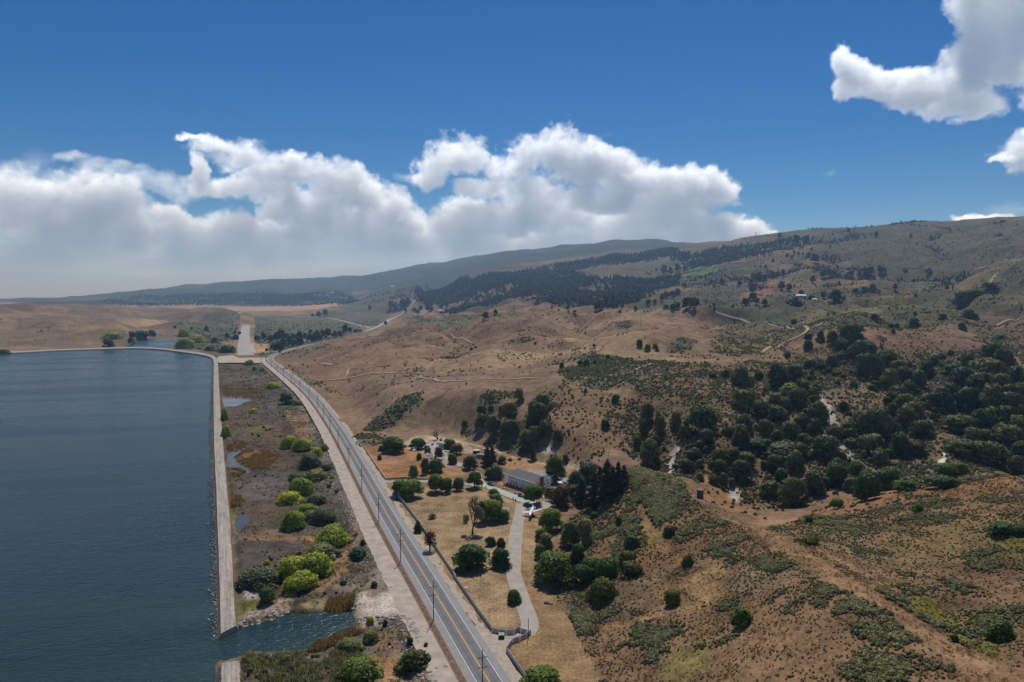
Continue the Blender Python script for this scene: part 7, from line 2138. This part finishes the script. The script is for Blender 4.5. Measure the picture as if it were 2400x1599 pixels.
for i, (x, y, L_, c_) in enumerate(((1230, 545, 3.2, 'upper'), (1275, 590, 3.4, 'lower'))):
    p, _ = at('J', x, y)
    t = empty('flat_trailer', p, -.25, '%s of two white flatbed trailers in front of the yard' % c_, 'trailer', 'flatbed trailers in the yard')
    MB().box(-L_, L_, -.9, .9, .6, .8).build('bed', WHITEP, t); MB().box(-L_, L_, .85, .95, .8, 1.2).box(-L_, L_, -.95, -.85, .8, 1.2).build('side_rail', WHITEP, t)['kind'] = 'stuff'
    for y_ in (-.95, .95):
        MB().tube([(-.3, y_ - .1, .35), (-.3, y_ + .1, .35)], [.35, .35], 10).build('wheel', TYRE, t)
JUNK = [mat('junk_white', (.7, .7, .7), .6), mat('junk_dark', (.05, .05, .055), .8), mat('junk_blue', (.12, .17, .26), .6), mat('junk_rust', (.22, .1, .06), .9)]
r_ = random.Random(44)
for i, (r, x, y, c_, lab) in enumerate((('U', 1040, 740, 0, 'white crate beside the covered trailer'), ('U', 1150, 465, 0, 'white tank behind the covered trailer'), ('U', 840, 680, 3, 'rusty heap of metal between shed and trailer'), ('U', 1330, 925, 0, 'left white drum in the shade of the yard tree'), ('U', 1430, 945, 0, 'right white drum in the shade of the yard tree'),
                                       ('U', 1520, 860, 1, 'dark open frame trailer at the right of the yard'), ('U', 90, 840, 0, 'white boat shell by the yard entrance'), ('U', 180, 910, 0, 'white chest beside the boat shell by the yard entrance'), ('U', 800, 1060, 1, 'dark covered heap behind the flatbed trailers'), ('U', 670, 1050, 0, 'pale barrel row left of the dark heap'), ('U', 1150, 520, 1, 'dark cabinet behind the covered trailer'))):
    p, _ = at(r, x, y)
    s_ = r_.uniform(.9, 1.4)
    o = MB().prism([(-1.1 * s_, 0), (-1.15 * s_, .7 * s_), (-.6 * s_, 1.05 * s_), (.7 * s_, 1.0 * s_), (1.15 * s_, .65 * s_), (1.1 * s_, 0)], 'y', -.7 * s_, .7 * s_).box(-.5 * s_, .4 * s_, -.4 * s_, .4 * s_, 1.0 * s_, 1.25 * s_).build(lab.split()[1] if lab.split()[1] in ('crate', 'tank', 'chest', 'barrel') else 'yard_clutter', JUNK[c_])
    o.location = tuple(p); o.rotation_euler = (0, 0, r_.uniform(0, 3)); tag(o, lab, 'yard item')

# ------------------------------------------------------------------ small things of the grounds
px, py = on_level(1042.3, 1182.4)
fp_ = empty('flagpole', (px, py, 0), 0, 'thin white flagpole without a flag on the mown lawn', 'flagpole')
MB().tube([(0, 0, 0), (0, 0, 8.0)], [.07, .045], 8).build('shaft', TRIMW, fp_)
MB().tube([(0, 0, 8.0), (0, 0, 8.1), (0, 0, 8.2)], [.05, .11, .02], 8).build('finial', TRIMW, fp_); MB().box(-.4, .4, -.4, .4, 0, .2).build('foot', PLM, fp_)
px, py = lvl('V', [(447, 545)])[0]
dp = empty('dumpster', (px, py, .05), .05, 'black dumpster with grey lids standing before the panel fence', 'dumpster')
BLK = mat('black_steel', (.012, .012, .014), .6)
MB().prism([(-.9, .15), (-.9, 1.25), (.6, 1.5), (.75, .15)], 'x', -1.0, 1.0).build('bin', BLK, dp)
for x in (-.5, .5):
    MB().add([(x - .47, -.95, 1.27), (x + .47, -.95, 1.27), (x + .47, .65, 1.53), (x - .47, .65, 1.53), (x - .47, -.95, 1.33), (x + .47, -.95, 1.33), (x + .47, .65, 1.59), (x - .47, .65, 1.59)], [(3, 2, 1, 0), (4, 5, 6, 7), (0, 1, 5, 4), (1, 2, 6, 5), (2, 3, 7, 6), (3, 0, 4, 7)]).build('lid', mat('grey_lid', (.24, .25, .27), .6), dp)
px, py = lvl('H', [(750, 718)])[0]
br_ = empty('orange_stand', (px, py, 0), 0, 'small stand with orange disc top beside the panel fence', 'stand')
MB().tube([(0, 0, 0), (0, 0, .9)], [.25, .2], 8).build('foot', KP, br_); MB().tube([(0, 0, .9), (0, 0, 1.05), (0, 0, 1.15)], [.95, .95, .5], 14).build('disc', mat('orange', (.62, .27, .10), .7), br_)
for i, (x, y, s_, lab) in enumerate(((95, 1010, 1.3, 'dark mossy boulder at the mown field edge'), (125, 1015, .9, 'pale boulder next to the dark boulder at the mown field edge'))):
    p, _ = at('N', x, y)
    o = bpy.data.objects.new('boulder', stone_mesh('boulder', (STN2, STN)[i], 800 + i)); col.objects.link(o); o.location = tuple(p + np.array((0, 0, .3))); o.scale = (s_ * 2, s_ * 1.6, s_ * 2); tag(o, lab, 'boulder')
p, sl = at('N', 1180, 268)
RUST = mat('rusty_tank', (.085, .07, .065), .85, noise=(.8, .35))
tk = empty('water_tank', p, 0, 'dark rusty water tank on the crest of the near spur', 'tank')
hh = 60 / 3.021 * sl / 1600
rr = 44 / 3.021 * sl / 1600 / 2
MB().tube([(0, 0, -.5), (0, 0, hh)], [rr, rr], 20).build('shell', RUST, tk); MB().tube([(0, 0, hh), (0, 0, hh + .12), (0, 0, hh + .35)], [rr * 1.05, rr * 1.05, rr * .2], 20).build('lid', mat('tank_lid', (.16, .14, .14), .8), tk)
for i in range(3):
    z = hh * (.2 + .3 * i); MB().tube([(0, 0, z), (0, 0, z + .1)], [rr * 1.03, rr * 1.03], 20).build('hoop', RUST, tk)
p1, _ = at('O', 895, 1457); p2, _ = at('O', 928, 1482)
o = MB().tube([p1 + (0, 0, .12), p2 + (0, 0, .12)], [.09, .09], 8).build('pipe', TRIMW); tag(o, 'short white pipe lying on the near ridge trail', 'pipe')


# ------------------------------------------------------------------ far buildings and masts
def cottage(pos, rz, L_, W_, h, wallm, roofm, label, cat='house', group=None):
    r = empty('house' if cat == 'house' else 'shed', pos, rz, label, cat, group)
    MB().box(-L_ / 2, L_ / 2, -W_ / 2, W_ / 2, -1, h).build('wall', wallm, r)
    o_ = .4
    MB().add([(-L_ / 2 - o_, -W_ / 2 - o_, h), (L_ / 2 + o_, -W_ / 2 - o_, h), (L_ / 2 + o_, W_ / 2 + o_, h), (-L_ / 2 - o_, W_ / 2 + o_, h), (-L_ / 2 - o_, 0, h + W_ * .28), (L_ / 2 + o_, 0, h + W_ * .28)],
             [(0, 1, 5, 4), (2, 3, 4, 5), (1, 2, 5), (3, 0, 4), (0, 3, 2, 1)]).build('roof', roofm, r)
    for x in (-L_ * .25, L_ * .25):
        w_ = MB().box(x - .8, x + .8, -W_ / 2 - .08, -W_ / 2 + .05, 1.0, 2.3).build('window', TRIMW, r)
        MB().box(x - .65, x + .65, -W_ / 2 - .11, -W_ / 2 - .05, 1.1, 2.2).build('pane', GLASS, w_)
    MB().box(-.5, .5, -W_ / 2 - .06, -W_ / 2 + .05, 0, 2.1).build('door', KP, r)
    return r


GREYW = mat('weathered_wall', (.38, .36, .34), .9); WROOF = mat('white_roof', (.72, .72, .70), .7)
for r, x, y, L_, W_, rz, wm, rm, lab in (('D', 300, 968, 20, 9, -.1, GREYW, WROOF, 'house with a pale roof among trees on the green ridge'), ('D', 425, 1000, 9, 5, .2, WALLW, WROOF, 'white shed right of the pale roofed ridge house'),
                                     ('B', 1640, 327, 30, 14, .1, WALLW, WROOF, 'white roofed building in the dark wood above the road'), ('B', 1700, 508, 24, 9, -.2, WALLW, WROOF, 'long low white building near the far road end'),
                                     ('B', 830, 549, 22, 8, .1, WALLW, ROOFL, 'low white farm building on the plain beyond the side road'), ('B', 1255, 282, 36, 18, 0, WALLW, WROOF, 'tiny white building far up the valley'),
                                     ('Q', 1180, 640, 12, 7, .1, mat('tan_wall', (.5, .4, .28), .9), mat('tan_roof_far', (.5, .42, .3), .9), 'tan house among the white trailers of the grove')):
    p, _ = at(r, x, y)
    cottage(p, rz, L_, W_, 3.4, wm, rm, lab)
vt = None
for i, (x, y, o_) in enumerate(((655, 588, 'leftmost'), (690, 588, 'second'), (742, 588, 'third'), (780, 588, 'fourth'), (1130, 652, 'fifth'), (1215, 645, 'sixth'), (1285, 645, 'rightmost'))):
    p, _ = at('Q', x, y)
    lab = 'white camper parked in the runway grove, %s of seven from the left' % o_
    if vt is None:
        vt = empty('camper', p, .1, lab, 'camper', 'campers in the grove')
        MB().box(-3.4, 3.4, -1.2, 1.2, .6, 3.0).prism([(3.4, .6), (3.4, 2.2), (4.2, 1.5), (4.5, .6)], 'y', -1.1, 1.1).build('body', WHITEP, vt)
        MB().box(-2.6, 2.4, -1.24, -1.2, 1.7, 2.4).build('windows', GLASS, vt)
        for x_ in (-2.2, 2.8):
            for y_ in (-1.1, 1.1):
                MB().tube([(x_, y_ - .12, .45), (x_, y_ + .12, .45)], [.45, .45], 8).build('wheel', TYRE, vt)
    else:
        copy_thing(vt, p, .1 + i * .2, 1.0, lab, 'camper', 'campers in the grove')


def mast(pos, h, w_, label):
    r = empty('lattice_mast', pos, .4, label, 'mast')
    leg = None
    for sx in (-1, 1):
        for sy in (-1, 1):
            MB().tube([(sx * w_, sy * w_, 0), (sx * w_ * .25, sy * w_ * .25, h)], [.35, .25], 4).build('leg', STEEL, r)
    b = MB()
    for i in range(8):
        z = h * i / 8; z2 = h * (i + 1) / 8; a = w_ * (1 - .75 * i / 8); c = w_ * (1 - .75 * (i + 1) / 8)
        for s in (-1, 1):
            b.tube([(-a, s * a, z), (c, s * c, z2)], [.16, .16], 4, cap=False).tube([(s * a, -a, z), (s * c, c, z2)], [.16, .16], 4, cap=False)
    stuff(b.build('bracing', STEEL, r))
    for z in (h * .72, h * .86, h * .97):
        MB().box(-w_ * 1.5, w_ * 1.5, -.3, .3, z - .25, z + .25).build('crossarm', STEEL, r)
    return r


p, _ = at('C', 2240, 240); mast(p, 34, 3.0, 'tall lattice mast on the ridge skyline above the clouded mountain')
p, _ = at('C', 2272, 238); mast(p, 14, 1.6, 'short mast on the ridge skyline right of the tall mast')
p, _ = at('D', 1395, 334); mast(p, 12, 1.5, 'lone small mast on the skyline of the green ridge')

# ------------------------------------------------------------------ the air of the valley
def build_haze():
    zlo, zhi = float(GZ.min()) - 3.0, float(GZ.max()) + 30.0
    me = bpy.data.meshes.new('haze')
    b = MB().box(-62000, 62000, -2500, 43500, zlo, max(zhi, CAM_H + 40))
    me.from_pydata(b.v, [], b.f)
    m = bpy.data.materials.new('haze'); m.use_nodes = True; t = m.node_tree; t.nodes.clear()
    o = t.nodes.new('ShaderNodeOutputMaterial'); v = t.nodes.new('ShaderNodeVolumePrincipled')
    v.inputs['Color'].default_value = (*HAZE_COLOUR, 1); v.inputs['Absorption Color'].default_value = (1, 1, 1, 1); v.inputs['Density'].default_value = HAZE_DENSITY; v.inputs['Anisotropy'].default_value = 0.4
    t.links.new(v.outputs[0], o.inputs['Volume'])
    me.materials.append(m)
    ob_ = bpy.data.objects.new('haze', me); col.objects.link(ob_)
    stuff(ob_)


HAZE_COLOUR, HAZE_DENSITY = (0.37, 0.62, 1.0), 7.4e-5
build_haze()
